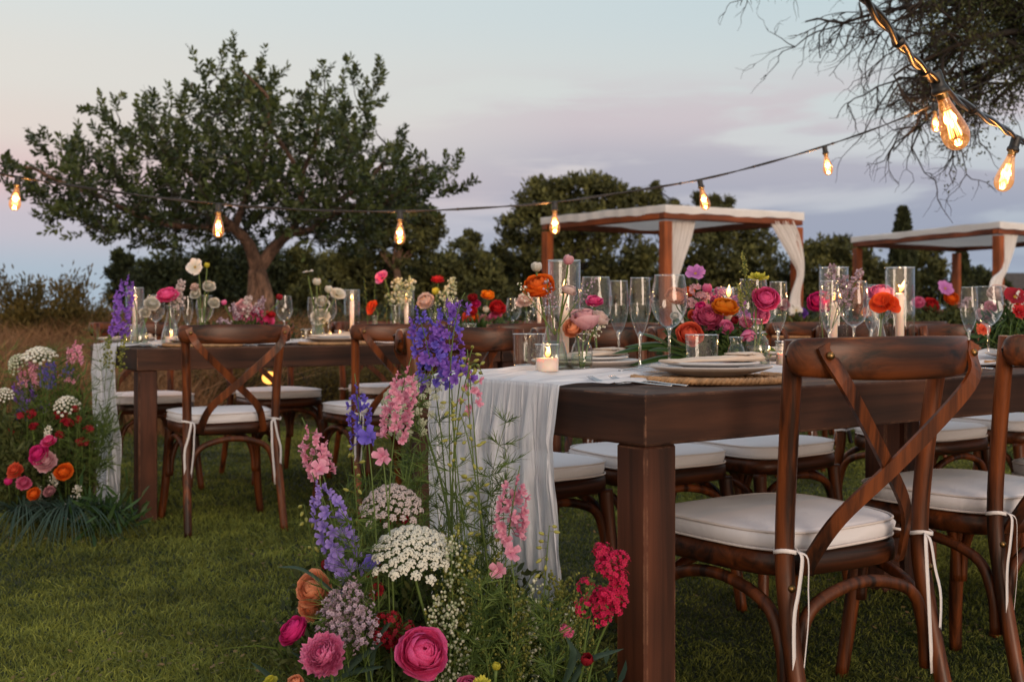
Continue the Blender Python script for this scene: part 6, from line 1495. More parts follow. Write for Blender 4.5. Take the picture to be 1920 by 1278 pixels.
def rnd_feather(n, x0, x1, y0, y1, d0, d1, label, group, L=.055, seed=9, nn=9, dens=16):
    qq = random.Random(seed); out = []
    for i in range(n):
        px = qq.uniform(x0, x1); d = qq.uniform(d0, d1); py = qq.uniform(y0, y1); out.append(0); out[-1] = feather_stem(gb(px + qq.uniform(-40, 60), d, .10), at(px, py, d), label, nn, L, group, seed=seed * 100 + i, dens=dens)
    return gather(out, group) if n > 0 else None
rnd_feather(7, 770, 830, 690, 880, 2.2, 2.4, 'feathery thread leaved stem between delphinium and gauze', 'feathery_stems', seed=1)
rnd_feather(5, 850, 960, 760, 960, 2.08, 2.26, 'feathery thread leaved stem standing in front of the gauze', 'feathery_stems', seed=2, L=.05)
rnd_feather(12, 590, 700, 960, 1120, 2.0, 2.25, 'feathery thread leaved stem among the lavender spire and statice', 'feathery_stems', seed=3)
rnd_feather(10, 870, 1050, 1060, 1180, 1.98, 2.2, 'feathery thread leaved stem in the low greenery before the gauze foot', 'feathery_stems', seed=4, L=.05)
rnd_feather(6, 650, 760, 860, 960, 2.15, 2.3, 'feathery thread leaved stem around the mauve umbel', 'feathery_stems', seed=6)
foliage_mass('floor_foliage', 'tall loose feathery greenery behind the white umbels', 'foliage', gb(760, 2.38, .02), .20, .14, .66, 3600, .036, 'green_fine', 23, stems=60, wid=.10)
foliage_mass('floor_foliage', 'soft dull greenery filling between lavender spire and statice', 'foliage', gb(640, 2.2, .02), .16, .12, .50, 3200, .022, 'green_dull', 24, stems=60, wid=.35)
foliage_mass('floor_foliage', 'feathery greenery low before the gauze foot', 'foliage', gb(950, 2.16, .02), .20, .12, .46, 3800, .034, 'green_fine', 25, stems=70, wid=.09)
foliage_mass('floor_foliage', 'thin bladed greenery round the carnation and peach blooms', 'foliage', gb(640, 2.1, .02), .16, .10, .36, 900, .075, 'green_fine', 21, stems=40, wid=.05, blade=True)
foliage_mass('floor_foliage', 'dense fine green bedding foliage at the foot of the front table end', 'foliage', gb(860, 2.28, .02), .33, .24, .44, 9000, .020, 'green_dull', 4, stems=140, wid=.4)
foliage_mass('floor_foliage', 'dense dark fine foliage at the left foot of the front arrangement', 'foliage', gb(690, 2.2, .02), .20, .20, .50, 4500, .022, 'green_dull', 5, stems=80, wid=.4)
foliage_mass('floor_foliage', 'feathery light green bedding behind the crimson valerian', 'foliage', gb(1010, 2.22, .02), .15, .14, .36, 3600, .026, 'green_fine', 6, stems=70, wid=.12)
foliage_mass('floor_foliage', 'leafy greenery low at the foot of the valerian', 'foliage', gb(1080, 2.12, .02), .10, .10, .34, 500, .045, 'green_blue', 7, stems=30, wid=.3)
for i, (pts, w, lab) in enumerate(((((690, 1300), (700, 1215), (742, 1150)), .020, 'narrow dark leaf rising between carnation and largest ranunculus'), (((610, 1300), (665, 1240), (732, 1192)), .022, 'long blue green strap leaf arching right beside the carnation'),
        (((560, 1300), (650, 1262), (720, 1248)), .020, 'long blue green strap leaf lying low under the carnation'), (((640, 1310), (590, 1250), (545, 1220)), .016, 'dull strap leaf pointing left under the magenta ranunculus'), (((540, 1300), (500, 1262), (470, 1240)), .014, 'narrow dark leaf pointing left at the bottom edge'),
        (((1060, 1300), (1100, 1240), (1170, 1215)), .018, 'grey green leaf under the valerian toward the table leg'), (((1050, 1300), (1075, 1230), (1060, 1190)), .018, 'upright grey green leaf beneath the valerian'), (((640, 1120), (570, 1068), (520, 1062)), .010, 'greyish leaf reaching left over the lawn above the peach ranunculus'))):
    long_leaf(at(*pts[0], 2.03), [at(*p, 2.03 - .015 * k) for k, p in enumerate(pts)], w * .75, lab)

# ------------------------------------------------------------------ wild flowers at the left table end
G2 = 'blooms of the floor arrangement at the left table end'
for k, c, px, py, s, f, lab in (('ranunculus', 'orange', 119, 882, 32, (.1, -.7, .6), 'bright orange ranunculus low in the left floor arrangement'), ('ranunculus', 'magenta', 70, 850, 38, (-.3, -.7, .5), 'magenta ranunculus in the left floor arrangement above the pale pink bloom'),
        ('carnation', 'hot_pink', 90, 824, 26, (-.1, -.6, .7), 'smaller hot pink bloom at the top of the magenta group on the left'), ('carnation', 'pale_pink', 85, 862, 38, (.1, -.8, .5), 'pale pink frilly carnation in the left floor arrangement'), ('carnation', 'coral', 26, 880, 30, (-.1, -.7, .6), 'coral frilly bloom near the left edge'),
        ('carnation', 'rose', 43, 903, 26, (0, -.8, .5), 'dusky rose bloom under the coral one at the left edge'), ('ranunculus', 'orange', 62, 924, 26, (-.2, -.7, .6), 'small orange ranunculus lowest in the left floor arrangement'), ('rose', 'dusty', 92, 920, 20, (0, -.8, .5), 'dim dusky bloom between the two low orange ones'), ('bud', 'magenta', 15, 902, 14, (0, -.3, 1), 'tiny magenta bud at the left edge')):
    flower(k, c, gb(px + 5, 4.95), at(px, py, 4.78), sz(s * 1.1, 4.78), f, lab, group=G2)
umbel(gb(95, 5.1), at(74, 655, 4.95), sz(31, 4.95), (.1, -.35, .9), 'wide white lace umbel, highest of the left floor arrangement', n=60, big=False, csize=.26)
umbel(gb(50, 5.1), at(24, 672, 5.0), sz(24, 5.0), (-.4, -.6, .6), 'round greenish lace umbel at the left edge', 'cream_green', n=60, big=False, csize=.26, dome=.8)
umbel(gb(130, 5.0), at(124, 747, 4.9), sz(25, 4.9), (.1, -.5, .8), 'creamy lace umbel in the middle of the left floor arrangement', n=50, big=False, csize=.28, dome=.8)
umbel(gb(10, 5.0), at(4, 731, 4.9), sz(20, 4.9), (0, -.5, .8), 'white lace umbel cut by the left edge', n=50, big=False, csize=.28, dome=.8)
for col, tip, L, s, n, bx, lab in (('larkspur_pink', (49, 660), .13, .045, 26, 60, 'pink larkspur between the two left umbels'), ('violet_blue', (90, 662), .13, .040, 22, 90, 'blue violet larkspur right of the wide left umbel'), ('purple', (28, 700), .16, .050, 24, 110, 'purple delphinium leaning left under the left umbels'),
        ('larkspur_pink', (142, 630), .10, .040, 18, 130, 'pink larkspur just left of the left gauze'), ('violet_blue', (126, 672), .07, .030, 9, 125, 'small violet spire below the pink larkspur by the left gauze'), ('purple', (242, 508), .26, .050, 42, 165, 'tall purple delphinium leaning over the left table end'),
        ('violet_blue', (34, 745), .09, .034, 12, 60, 'violet spire low at the left edge'), ('larkspur_pink', (133, 690), .05, .036, 8, 130, 'short pink spire under the violet one by the left gauze'), ('purple', (76, 742), .06, .034, 9, 80, 'short purple spire in the middle of the left floor arrangement')):
    d = 5.05 if tip[0] < 200 else 5.2
    spike(col, gb(bx, d), at(*tip, d), lab, L * 1.15, s * .88, int(n * 1.4), big=False, ctrl=at((tip[0] * .4 + bx * .6), 800, d))
for px, py, s, lab in ((145, 766, 20, 'dark red bloom right under the creamy lace umbel'), (113, 778, 22, 'dark red bloom left under the creamy lace umbel'), (129, 791, 24, 'wide flat dark red bloom in the middle of the red group'), (149, 785, 18, 'small dark red bloom in the red group near the left gauze'),
        (168, 804, 22, 'dark red bloom nearest the left gauze'), (154, 828, 22, 'lowest dark red bloom beside the left gauze'), (111, 815, 20, 'dark red bloom above the hot pink bloom at left'), (51, 778, 30, 'large dark red bloom under the purple delphinium at left'), (24, 809, 20, 'dark red bloom close to the left edge'), (62, 800, 20, 'dark red bloom below the large dark red one at left')):
    cluster_flower(gb(px, 5.0), at(px, py, 4.9), sz(s, 4.9), lab, 'crimson', 44, floret=.018, lumps=3, stretch=(1, 1, .35), name='pincushion_flower', group='dark red blooms of the left floor arrangement')
for px, py, mt, lab in ((145, 893, 'white_fl', 'white filler right of the bright orange ranunculus'), (118, 928, 'umbel_pink', 'pale pink filler lowest in the left arrangement'), (100, 872, 'white_fl', 'white filler left of the bright orange ranunculus'), (90, 785, 'umbel', 'creamy filler left of the creamy lace umbel'), (30, 860, 'lilac_gray', 'mauve filler above the coral bloom at the left edge'), (72, 898, 'white_fl', 'white filler between the dusky rose and small orange blooms')):
    b = at(px, py + 60, 4.88); spray(b, at(px, py, 4.85) - b, .11, 'tiny ' + lab, mt, 14, .005, 'pale filler sprigs of the left floor arrangement', per=3, droop=.05, side=.4)
rnd_feather(10, 5, 190, 640, 800, 4.9, 5.15, 'feathery green stem in the left floor arrangement', 'feathery_stems', L=.10, seed=7, nn=10, dens=14)
rnd_feather(2, 168, 185, 600, 720, 4.85, 4.95, 'feathery green stem in front of the left gauze', 'feathery_stems', L=.10, seed=8, nn=12, dens=14)
foliage_mass('floor_foliage', 'light feathery greenery between the left umbels and the left gauze', 'foliage', gb(120, 5.1, .02), .24, .22, .72, 4200, .055, 'green_fine', 22, stems=70, wid=.10)
foliage_mass('floor_foliage', 'deep green bedding foliage of the left floor arrangement', 'foliage', gb(70, 5.05, .02), .27, .26, .60, 9000, .040, 'green_dull', 8, stems=120, wid=.3)
foliage_mass('floor_foliage', 'dark pointed leaves at the foot of the left gauze', 'foliage', gb(205, 4.72, .02), .12, .08, .17, 200, .085, 'green_leaf', 9, stems=26, wid=.16)
def grass_clump(px, d, label, n, L, seed, spread=.30, wdt=.007):
    rng = np.random.default_rng(seed); c = gb(px, d, .10); t = thing('grass_clump', label, 'grass', c, 0, 'drooping blue green grass clumps'); Vs = []; mb = MB(); q = random.Random(seed)
    for i in range(n):
        a = q.uniform(0, 6.28); out = Vector((cos(a), sin(a), 0)); l = L * q.uniform(.6, 1.2); b = out * .03
        P = bez(b, b + out * l * .35 + Vector((0, 0, l * .45)), b + out * l * .95 + Vector((0, 0, -.08)), n=6); s_ = Vector((-sin(a), cos(a), 0))
        mb.add([p + s_ * wdt * .5 * sgn * (1 - (k / 6) ** 2 * .9) for k, p in enumerate(P) for sgn in (-1, 1)], [(2 * k, 2 * k + 1, 2 * k + 3, 2 * k + 2) for k in range(6)], q.random())
    part('grass_blades', mb, M['green_blue'], t, kind='stuff')
grass_clump(45, 4.75, 'drooping blue green grass clump at the lower left corner of the left arrangement', 110, .30, 1)
grass_clump(130, 4.72, 'drooping blue green grass clump before the left gauze foot', 130, .30, 2)
grass_clump(190, 4.78, 'smaller grass clump against the left table leg', 60, .22, 3)
for px, py, lab in ((208, 590, 'leafy bud sprig just below the tall purple delphinium'), (232, 640, 'leafy bud sprig at the left table corner')):
    spray(at(px - 12, 730, 5.12), at(px, py, 5.15) - at(px - 12, 730, 5.12), .24, lab, YG, 16, .006, 'leafy bud sprigs at the left table corner', per=3, droop=.02, side=.25, cat='foliage')

# ------------------------------------------------------------------ flowers in the bud vases and centrepieces of the front table
GV = 'blooms in bud vases on the front table'; GC = 'blooms of the pink front centrepiece'
def tf(T, kind, col, vpx, v, px, py, s, face, lab, group, big=False, bz=.775, dd=0.0, ctrl=None):
    b = T.at(vpx, v, bz); d = b.y + dd; return flower(kind, col, b, at(px, py, d), sz(s, d), face, lab, group=group, big=big, ctrl=ctrl, stem_r=.0022 if d < 4 else .003)
tf(T1, 'ranunculus', 'orange', 1037, .60, 1010, 533, 62, (-.10, -.55, .80), 'big orange ranunculus at the front left of the table', GV, True, dd=-.02)
tf(T1, 'bud', 'white', 1035, .60, 1006, 500, 21, (0, 0, 1), 'cream bud standing above the big orange ranunculus', GV)
tf(T1, 'bud', 'pale_pink', 1042, .60, 1066, 487, 21, (.1, 0, 1), 'pink tipped bud at the top of the tall candle cylinder', GV, dd=-.04)
tf(T1, 'ranunculus', 'blush', 1040, .60, 1068, 542, 30, (.3, -.3, .85), 'half open cream ranunculus in front of the tall candle', GV, dd=-.03, big=True)
tf(T1, 'lisianthus', 'pale_pink', 1091, .56, 1097, 592, 54, (.05, -.25, .95), 'wide pale pink ruffled bloom in the small vase', GV, True)
tf(T1, 'lisianthus', 'blush', 1093, .56, 1127, 592, 34, (.4, -.3, .8), 'cream bloom right of the pale pink one in the small vase', GV, True)
tf(T1, 'rose', 'peach', 1089, .56, 1073, 613, 40, (-.3, -.7, .4), 'peach rose bending down left from the small vase', GV, True)
for i, (px, py, L, mt, lab) in enumerate(((985, 545, .12, 'umbel', 'wispy cream sprig under the big orange ranunculus'), (1085, 560, .13, 'lilac_gray', 'wispy brownish sprig right of the tall candle'), (1030, 555, .11, 'lilac_gray', 'dark wispy twig between orange bloom and candle'), (1120, 618, .07, 'umbel', 'tiny white filler right of the peach rose'), (1105, 612, .06, 'white_fl', 'tiny white filler under the wide pale pink bloom'))):
    b = T1.at(1040 if i < 3 else 1091, .58, .86 if i < 3 else .83); spray(b, at(px, py, b.y - .02) - b, L * 1.3, lab, mt, 14, .0026, 'wispy filler in front vases', per=3, side=.35, droop=.05)
C1 = [('cosmos', 'orchid', 1304, 513, 40, (-.2, -.55, .65), .0, 'open orchid pink cosmos standing highest above the centrepiece'), ('ranunculus', 'yellow_orange', 1360, 573, 50, (0, -.45, .85), -.08, 'golden orange ranunculus in the middle of the centrepiece'),
      ('carnation', 'rose', 1328, 592, 56, (0, -.75, .55), -.08, 'frilly rose pink carnation left of the golden one'), ('ranunculus', 'coral', 1292, 625, 50, (-.1, -.85, .4), -.16, 'coral red ranunculus lowest behind the tumbler'), ('rose', 'pink', 1363, 612, 28, (.1, -.85, .4), -.12, 'small pink rose below the golden ranunculus'),
      ('ranunculus', 'magenta', 1314, 573, 22, (-.1, -.7, .6), -.06, 'small magenta ranunculus left of the frilly carnation'), ('bud', 'pink', 1326, 540, 20, (-.1, 0, 1), 0, 'pink bud on a stalk below the orchid cosmos'), ('ranunculus', 'peach', 1268, 552, 42, (0, -.6, .7), .08, 'peach ranunculus seen through the largest wine glass'),
      ('ranunculus', 'orange', 1290, 545, 26, (0, -.5, .7), .1, 'orange bloom peeking left of the pink phlox'), ('carnation', 'orchid', 1383, 562, 30, (.1, -.6, .7), .0, 'orchid pink bloom right of the golden ranunculus'), ('rose', 'pink', 1352, 545, 26, (0, -.5, .8), .1, 'pink rose in front of the paired candle flames'),
      ('ranunculus', 'white', 1265, 590, 18, (-.1, -.7, .6), -.1, 'tiny cream bloom seen through the largest wine glass'), ('lisianthus', 'larkspur_pink', 1400, 603, 26, (.2, -.7, .5), -.14, 'pink petalled bloom left of the pink ranunculus vase'), ('lisianthus', 'pink', 1404, 632, 30, (0, -.3, -.8), -.16, 'drooping pink bloom hanging lowest at the right of the centrepiece'),
      ('bud', 'crimson', 1378, 600, 16, (.2, -.4, .8), -.1, 'dark red bud right of the small pink rose'), ('carnation', 'pink', 1345, 560, 26, (0, -.6, .7), .02, 'pink carnation behind the frilly rose one'), ('lisianthus', 'coral', 1300, 590, 22, (-.2, -.7, .5), -.05, 'salmon bloom between phlox and coral ranunculus'), ('ranunculus', 'hot_pink', 1115, 562, 34, (0, -.4, .8), 0, 'hot pink bloom seen through the left rear wine glass')]
for k, c, px, py, s, f, dd, lab in C1:
    tf(T1, k, c, 1340 if px > 1200 else 1120, .62 if px > 1200 else .70, px, py, s, f, lab, GC, s > 36, dd=dd)
cb = T1.at(1340, .62, .80)
for px, py, s, col, lab in ((1310, 556, 44, 'pale_pink', 'pale pink phlox cluster at the left of the centrepiece'), (1352, 618, 44, 'crimson', 'dark crimson cluster under the golden ranunculus'), (1335, 558, 30, 'pink', 'pink phlox cluster behind the bud'), (1395, 585, 26, 'orchid', 'orchid pink cluster before the wine glass')):
    cluster_flower(T1.at(px, .6, .79), at(px, py, cb.y + (.02 if s > 40 else .06)), sz(s, 3.1), lab, col, 90, floret=.015 if col != 'crimson' else .010, lumps=4, name='phlox', group='small flower clusters in the front centrepiece')
foliage_mass('centrepiece_foliage', 'dark green foliage bedding of the pink front centrepiece', 'foliage', T1.at(1335, .60, .775), .13, .10, .12, 1500, .030, 'green_leaf', 11, stems=60, wid=.4)
foliage_mass('centrepiece_foliage', 'light fern like sprigs at the right of the front centrepiece', 'foliage', T1.at(1388, .50, .775), .07, .05, .10, 900, .014, 'green_fine', 12, stems=26, wid=.3)
for i, (pts, lab) in enumerate(((((1285, 668), (1220, 655), (1148, 668)), 'long dark leaf pointing left beside the champagne flute'), (((1280, 672), (1235, 640), (1195, 628)), 'upper dark leaf behind the champagne flute'), (((1290, 672), (1240, 676), (1180, 690)), 'long leaf trailing lowest over the gauze'), (((1285, 660), (1232, 650), (1170, 655)), 'pointed leaf crossing behind the flute stem'), (((1290, 665), (1262, 690), (1225, 700)), 'pointed leaf lying toward the plates'),
        (((1295, 655), (1262, 640), (1240, 610)), 'upright dark leaf behind the largest wine glass'), (((1290, 672), (1250, 660), (1215, 662)), 'short dark leaf in the middle of the trailing leaves'))):
    d = 2.98; long_leaf(at(*pts[0], d), [at(*p, d - .05 * k) + Vector((0, 0, .006)) for k, p in enumerate(pts)], .024, lab, 'green_leaf', 'trailing dark leaves of the front centrepiece')
tf(T1, 'ranunculus', 'hot_pink', 1418, .44, 1437, 558, 50, (-.1, -.85, .5), 'hot pink ranunculus facing us in the bud vase right of the centrepiece', GV, True)
tf(T1, 'ranunculus', 'pink', 1420, .44, 1430, 592, 34, (.2, -.7, .0), 'paler pink bloom hanging under the hot pink ranunculus', GV, dd=.03)
tf(T1, 'spiky', 'yellow', 1414, .44, 1421, 524, 40, (0, -.3, 1), 'greenish yellow pointed bloom above the hot pink ranunculus', GV, dd=.02)
for lab, px, py, px0, L in (('tall airy green seed spray leaning left above the yellow bloom', 1392, 470, 1412, .2), ('thin airy green sprig left of the bud vase', 1382, 530, 1400, .12)):
    b = T1.at(px0, .46, .88); spray(b, at(px, py, b.y) - b, (at(px, py, b.y) - b).length, lab, YG, 40, .0024, 'airy green sprays on the front table', per=3, droop=.03, side=.22, cat='foliage')
tf(T1, 'ranunculus', 'magenta', 1545, .60, 1538, 563, 52, (-.2, -.65, .7), 'deep magenta ranunculus behind the clear cylinder and flute', GV, True)
tf(T1, 'ranunculus', 'pink', 1650, .48, 1652, 546, 46, (-.1, -.5, .85), 'large pink ranunculus behind the orange red bloom', GV, True, dd=.06)
tf(T1, 'poppy', 'deep_orange', 1645, .44, 1652, 562, 50, (-.3, -.7, .6), 'orange red ruffled bloom in the cone vase above the foreground chair', GV, True, dd=-.03)
tf(T1, 'poppy', 'deep_orange', 1647, .44, 1676, 566, 42, (.35, -.75, .5), 'second orange red bloom against the right candle cylinder', GV, True, dd=-.03)
for px, py, px0, lab in ((1610, 512, 1560, 'mauve statice sprig leaning right above the magenta bloom'), (1560, 503, 1555, 'mauve statice sprig over the clear cylinder rim'), (1585, 520, 1560, 'mauve statice sprig between cylinder and wine glass'), (1690, 560, 1650, 'thin statice sprig in front of the right candle cylinder')):
    b = T1.at(px0, .50, .87); spray(b, at(px, py, b.y) - b, (at(px, py, b.y) - b).length * 1.1, lab, 'lilac_gray', 20, .0034, 'statice sprigs on the front table', 'statice', kind='star', per=5, droop=.06, side=.35)
GE = 'blooms of the arrangement at the right edge'
for k, c, px, py, s, f, dd, lab in (('cosmos', 'crimson', 1903, 557, 46, (0, -.7, .6), 0, 'burgundy cosmos with a yellow eye at the right edge'), ('ranunculus', 'blush', 1872, 547, 40, (-.1, -.6, .7), .06, 'pale blush ranunculus behind the rightmost wine glass'), ('cosmos', 'orchid', 1889, 548, 26, (.1, -.6, .7), .08, 'orchid pink bloom between blush ranunculus and burgundy cosmos'),
        ('cosmos', 'white', 1922, 560, 40, (.1, -.7, .5), .0, 'white daisy like bloom cut by the right edge'), ('spiky', 'coral', 1843, 618, 28, (-.2, -.8, .4), -.1, 'coral spiky bloom seen through the rightmost glass stems'), ('spiky', 'red', 1910, 585, 30, (.1, -.8, .4), -.05, 'red spiky bloom below the burgundy cosmos'), ('ranunculus', 'pale_pink', 1845, 590, 30, (-.1, -.8, .4), .1, 'pale pink bloom glimpsed through the rightmost wine glass'),
        ('carnation', 'yellow_orange', 1915, 572, 22, (.2, -.7, .4), .1, 'golden bloom at the right edge behind the white one'), ('lisianthus', 'pink', 1858, 575, 24, (0, -.7, .5), .12, 'pink bloom behind the rightmost wine glass bowl')):
    tf(T1, k, c, 1890, .58, px, py, s, f, lab, GE, s > 38, dd=dd)
foliage_mass('centrepiece_foliage', 'long leaved green foliage of the arrangement at the right edge', 'foliage', T1.at(1895, .60, .775), .14, .10, .14, 1400, .035, 'green_leaf', 13, stems=50, wid=.3)
def fountain(T, px, v, label, n, L, seed):
    b = T.at(px, v, .80); t = thing('grass_spray', label, 'foliage', b, 0, 'arching grass sprays'); mb = MB(); q = random.Random(seed)
    for i in range(n):
        a = q.uniform(0, 6.28); out = Vector((cos(a), sin(a), 0)); l = L * q.uniform(.6, 1.2); P = bez((0, 0, 0), out * l * .4 + Vector((0, 0, l * .75)), out * l * .9 + Vector((0, 0, l * q.uniform(-.3, .35))), n=9); s_ = Vector((-sin(a), cos(a), 0)); w = .0045
        mb.add([p + s_ * w * .5 * sg * (1 - (k / 9) ** 2 * .9) for k, p in enumerate(P) for sg in (-1, 1)], [(2 * k, 2 * k + 1, 2 * k + 3, 2 * k + 2) for k in range(9)], q.random())
    part('grass_blades', mb, M['green_fine'], t, kind='stuff')
fountain(T1, 1900, .56, 'arching green grass spray of the arrangement at the right edge', 60, .20, 3)

# ------------------------------------------------------------------ flowers of the back row
GB_ = 'blooms in bud vases on the back row'; GR = 'blooms of the pink centrepiece on the left table'; GQ = 'blooms of the red centrepiece in the back row'; GD = 'blooms of the distant centrepieces at the right'
for k, c, vp, v, px, py, s, f, lab, g in (
    ('carnation', 'white', 262, .33, 286, 566, 28, (.3, -.6, .6), 'white carnation leaning right from the left end vase', GB_), ('carnation', 'white', 262, .33, 272, 584, 20, (.1, -.7, .4), 'small white bloom just above the left end vase neck', GB_), ('carnation', 'white', 258, .33, 246, 549, 16, (-.2, -.5, .7), 'small white bloom before the left end candle', GB_),
    ('ranunculus', 'hot_pink', 320, .40, 312, 551, 40, (-.1, -.45, .85), 'wide hot pink bloom on a thick stem left of the lone chair', GB_), ('cosmos', 'white', 378, .52, 366, 501, 32, (-.1, -.85, .4), 'tall white cosmos highest of the left table flowers', GB_), ('carnation', 'white', 378, .52, 392, 534, 24, (.2, -.6, .6), 'white bloom right of the tall white cosmos', GB_),
    ('carnation', 'white', 378, .52, 365, 549, 20, (-.1, -.7, .5), 'white bloom above the left wine glass rim', GB_), ('carnation', 'blush', 378, .52, 364, 536, 16, (-.1, -.6, .6), 'cream bloom under the tall white cosmos', GB_), ('carnation', 'white', 380, .52, 402, 566, 20, (.3, -.7, .4), 'white bloom at the right rim of the left wine glass', GB_), ('bud', 'yellow', 379, .52, 388, 497, 10, (0, 0, 1), 'tiny green bud right of the tall white cosmos', GB_),
    ('carnation', 'white', 597, .40, 600, 591, 32, (.1, -.8, .4), 'largest white carnation low among the middle bud vases', GB_), ('carnation', 'white', 597, .40, 603, 562, 22, (.0, -.7, .6), 'white carnation above the largest one', GB_), ('poppy', 'white', 598, .40, 635, 547, 28, (.4, -.5, .6), 'white open bloom left of the middle candle', GB_),
    ('bud', 'white', 598, .40, 594, 528, 14, (0, 0, 1), 'white bud on a tall green stem', GB_), ('cosmos', 'white', 596, .40, 577, 510, 20, (-.1, -.1, 1), 'small flat white bloom on the tallest thin stem', GB_), ('bud', 'white', 600, .40, 616, 542, 14, (.1, 0, 1), 'small white bud left of the white open bloom', GB_),
    ('poppy', 'deep_orange', 703, .40, 693, 574, 30, (-.7, -.5, .4), 'orange bloom facing left from the short cone vase', GB_), ('poppy', 'pink', 741, .42, 712, 516, 28, (-.5, -.6, .5), 'pink poppy on an arching stem against the dark trees', GB_), ('ranunculus', 'blush', 815, .50, 797, 562, 32, (-.1, -.7, .5), 'blush disc like bloom left of the delphinium', GB_),
    ('ranunculus', 'red', 815, .50, 821, 522, 24, (0, -.2, 1), 'red bloom above the purple delphinium', GB_), ('bud', 'yellow', 815, .50, 817, 546, 14, (0, 0, 1), 'yellow green bud above the delphinium', GB_), ('carnation', 'blush', 990, .42, 984, 560, 30, (-.1, -.6, .6), 'cream carnation just left of the big orange ranunculus', GB_),
    ('carnation', 'hot_pink', 460, .45, 499, 600, 30, (.3, -.7, .5), 'hot pink carnation at the right of the left table centrepiece', GR), ('carnation', 'rose', 460, .45, 480, 583, 24, (.1, -.6, .7), 'rose pink bloom behind the hot pink carnation', GR), ('carnation', 'pale_pink', 455, .45, 456, 572, 30, (0, -.7, .6), 'pale pink bloom at the top of the left centrepiece', GR),
    ('carnation', 'pink', 455, .45, 470, 600, 24, (0, -.8, .5), 'pink bloom low in the middle of the left centrepiece', GR), ('carnation', 'pink', 455, .45, 445, 590, 20, (-.2, -.8, .5), 'pink bloom at the left of the left centrepiece', GR), ('bud', 'crimson', 460, .45, 524, 557, 12, (.2, 0, 1), 'small crimson bud on a stalk right of the left centrepiece', GR), ('rose', 'red', 460, .45, 508, 588, 16, (.3, -.5, .7), 'small red bloom above the hot pink carnation', GR), ('bud', 'pink', 450, .45, 420, 567, 10, (-.3, 0, 1), 'pink bud on a thin stalk left of the left centrepiece', GR),
    ('rose', 'red', 908, .45, 933, 575, 30, (.1, -.8, .5), 'largest red rose of the red centrepiece', GQ), ('ranunculus', 'orange', 905, .45, 885, 595, 22, (0, -.9, .3), 'round orange ranunculus low left in the red centrepiece', GQ), ('carnation', 'pink', 908, .45, 930, 594, 24, (.1, -.9, .3), 'pink carnation below the largest red rose', GQ), ('ranunculus', 'yellow_orange', 908, .45, 915, 551, 24, (.1, -.5, .8), 'orange ranunculus on a thick stem above the red centrepiece', GQ),
    ('rose', 'crimson', 900, .45, 886, 557, 18, (-.1, -.7, .6), 'dark red bloom standing left above the red centrepiece', GQ), ('ranunculus', 'red', 900, .45, 884, 582, 20, (-.2, -.8, .4), 'red bloom above the round orange one', GQ), ('carnation', 'coral', 900, .45, 874, 592, 20, (-.4, -.7, .3), 'coral bloom leftmost in the red centrepiece', GQ), ('carnation', 'dusty', 905, .45, 908, 598, 20, (0, -.9, .3), 'dusky rose bloom in the middle of the red centrepiece', GQ), ('bud', 'white', 905, .45, 911, 580, 12, (0, -.3, 1), 'small white bud in the red centrepiece', GQ), ('carnation', 'magenta', 905, .45, 893, 568, 16, (0, -.8, .5), 'magenta bloom behind the dark red one', GQ),
    ('rose', 'red', 1765, .50, 1746, 571, 28, (-.1, -.8, .4), 'red rose of the distant centrepiece right of the tall candle', GD), ('cosmos', 'orchid', 1765, .50, 1772, 541, 32, (.2, -.7, .5), 'orchid cosmos highest in the distant centrepiece', GD), ('ranunculus', 'orange', 1765, .50, 1785, 557, 28, (.1, -.7, .5), 'orange ranunculus in the distant centrepiece', GD), ('rose', 'dusty', 1765, .50, 1765, 592, 24, (0, -.9, .2), 'dusky rose of the distant centrepiece', GD), ('rose', 'pink', 1770, .50, 1793, 600, 26, (.2, -.8, .3), 'pink rose low right in the distant centrepiece', GD),
    ('rose', 'pink', 1745, .50, 1722, 566, 22, (-.2, -.7, .4), 'pink bloom just right of the tall candle cylinder', GD), ('carnation', 'crimson', 1760, .50, 1760, 610, 18, (0, -.9, .2), 'dark red bloom lowest in the distant centrepiece', GD), ('carnation', 'coral', 1780, .50, 1800, 575, 18, (.2, -.8, .3), 'coral bloom left of the rightmost flute', GD), ('ranunculus', 'orange', 1500, .50, 1488, 602, 22, (-.2, -.9, .3), 'orange ranunculus far back right of the hot pink bloom', GD), ('cosmos', 'white', 1500, .50, 1493, 582, 22, (-.1, -.8, .4), 'white cosmos far back right of the hot pink bloom', GD),
    ('carnation', 'purple', 1502, .50, 1507, 585, 18, (.1, -.8, .4), 'purple bloom far back beside the white cosmos', GD), ('carnation', 'pink', 1502, .50, 1508, 601, 18, (.2, -.8, .3), 'pink bloom far back below the purple one', GD), ('carnation', 'dusty', 1475, .50, 1470, 570, 20, (-.2, -.8, .3), 'dusky pink bloom far back behind the right flute', GD), ('ranunculus', 'orange', 1640, .50, 1625, 585, 18, (0, -.8, .3), 'orange bloom far back between the right wine glasses', GD)):
    tf(T2, k, c, vp, v, px, py, s * 1.08, f, lab, g)
for px, v, rx, rz, n, lf, mt, lab in ((458, .45, .26, .10, 2600, .035, 'green_dull', 'dull green bedding of the left table centrepiece'), (905, .45, .20, .12, 2200, .035, 'green_leaf', 'green bedding of the red centrepiece in the back row'), (1765, .5, .26, .20, 2600, .045, 'green_dull', 'green bedding of the distant centrepiece right of the tall candle'), (1500, .5, .22, .13, 1600, .045, 'green_dull', 'green bedding of the distant centrepiece right of the hot pink bloom'), (1660, .5, .3, .12, 1500, .045, 'green_dull', 'green bedding of blooms far behind the right candle cylinder')):
    foliage_mass('centrepiece_foliage', lab, 'foliage', T2.at(px, v, .775), rx, .13, rz, n, lf, mt, int(px), stems=46, wid=.3)
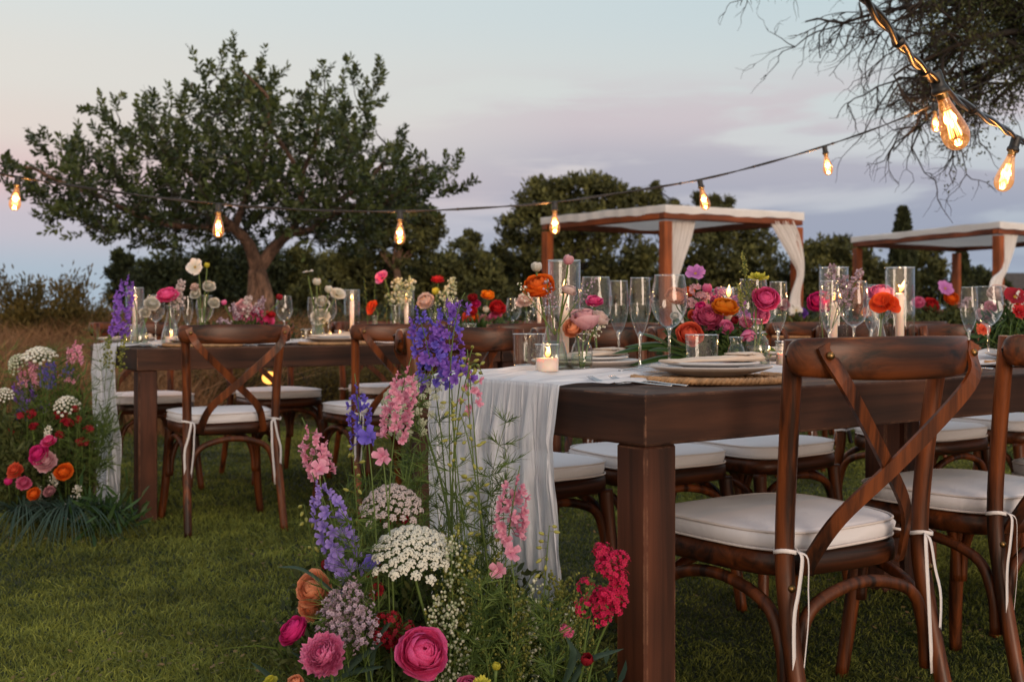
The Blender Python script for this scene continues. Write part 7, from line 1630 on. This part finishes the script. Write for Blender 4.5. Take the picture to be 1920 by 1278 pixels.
for px, py, px0, mt, tip, lab in ((440, 575, 450, 'lilac_gray', .006, 'mauve filler sprig left in the left table centrepiece'), (415, 600, 440, 'lilac_gray', .006, 'mauve filler sprig trailing left over the chair rail'), (490, 562, 465, 'lilac_gray', .006, 'mauve filler sprig right in the left table centrepiece'), (465, 560, 458, 'umbel_pink', .007, 'pale pink filler at the top of the left centrepiece'),
        (337, 533, 322, 'umbel_pink', .007, 'pale pink filler right of the wide hot pink bloom'), (770, 525, 743, 'cream_green', .009, 'cream filler head right of the pink poppy'), (745, 528, 742, 'cream_green', .009, 'cream filler head behind the pink poppy stem'), (848, 528, 817, 'cream_green', .009, 'cream filler right of the red bloom'), (1815, 560, 1785, 'lilac_gray', .008, 'mauve filler in the distant centrepiece')):
    b = T2.at(px0, .45, .84); spray(b, at(px, py, b.y) - b, (at(px, py, b.y) - b).length * 1.1, lab, mt, 22, tip, 'filler sprigs of the back row', per=4, droop=.05, side=.38)
WS = []
for i in range(7):
    px = (690, 700, 726, 738, 752, 590, 610)[i]; b = T2.at(px, .5, .84); WS.append(spray(b, at(px + (-8, 4, -4, 10, -12, 5, -8)[i], 500 + 8 * i, b.y) - b, .30, 'wisp', YG, 12, .003, 'wisps', per=1, droop=.1, side=.12))
gather(WS, 'wispy_grass_stems')

# ------------------------------------------------------------------ words for the uncountable stuff
STUFF = {'lawn_grass': ('short green lawn grass under the tables and chairs', 'grass'), 'lawn_clippings': ('pale clippings and clover scattered on the lawn', 'leaf litter'), 'distant_scrub': ('dark low scrub far behind the garden', 'scrub'),
         'garden_scrub': ('low brownish scrub behind the back row of tables', 'scrub'), 'dry_grass': ('tall russet dry grass beyond the lawn at left', 'dry grass'), 'filler_greenery': ('airy yellow green budded sprigs massed before the foreground gauze', 'foliage'),
         'feathery_stems': ('feathery thread leaved stems among the floor flowers', 'foliage'), 'wispy_grass_stems': ('thin wispy stems above the middle bud vases', 'foliage'), 'ground': ('flat ground, lawn soil turning to dry earth behind', 'ground')}
for o in SC.objects:
    k = o.name.split('.')[0]
    if o.parent is None and k in STUFF: o['label'], o['category'] = STUFF[k]
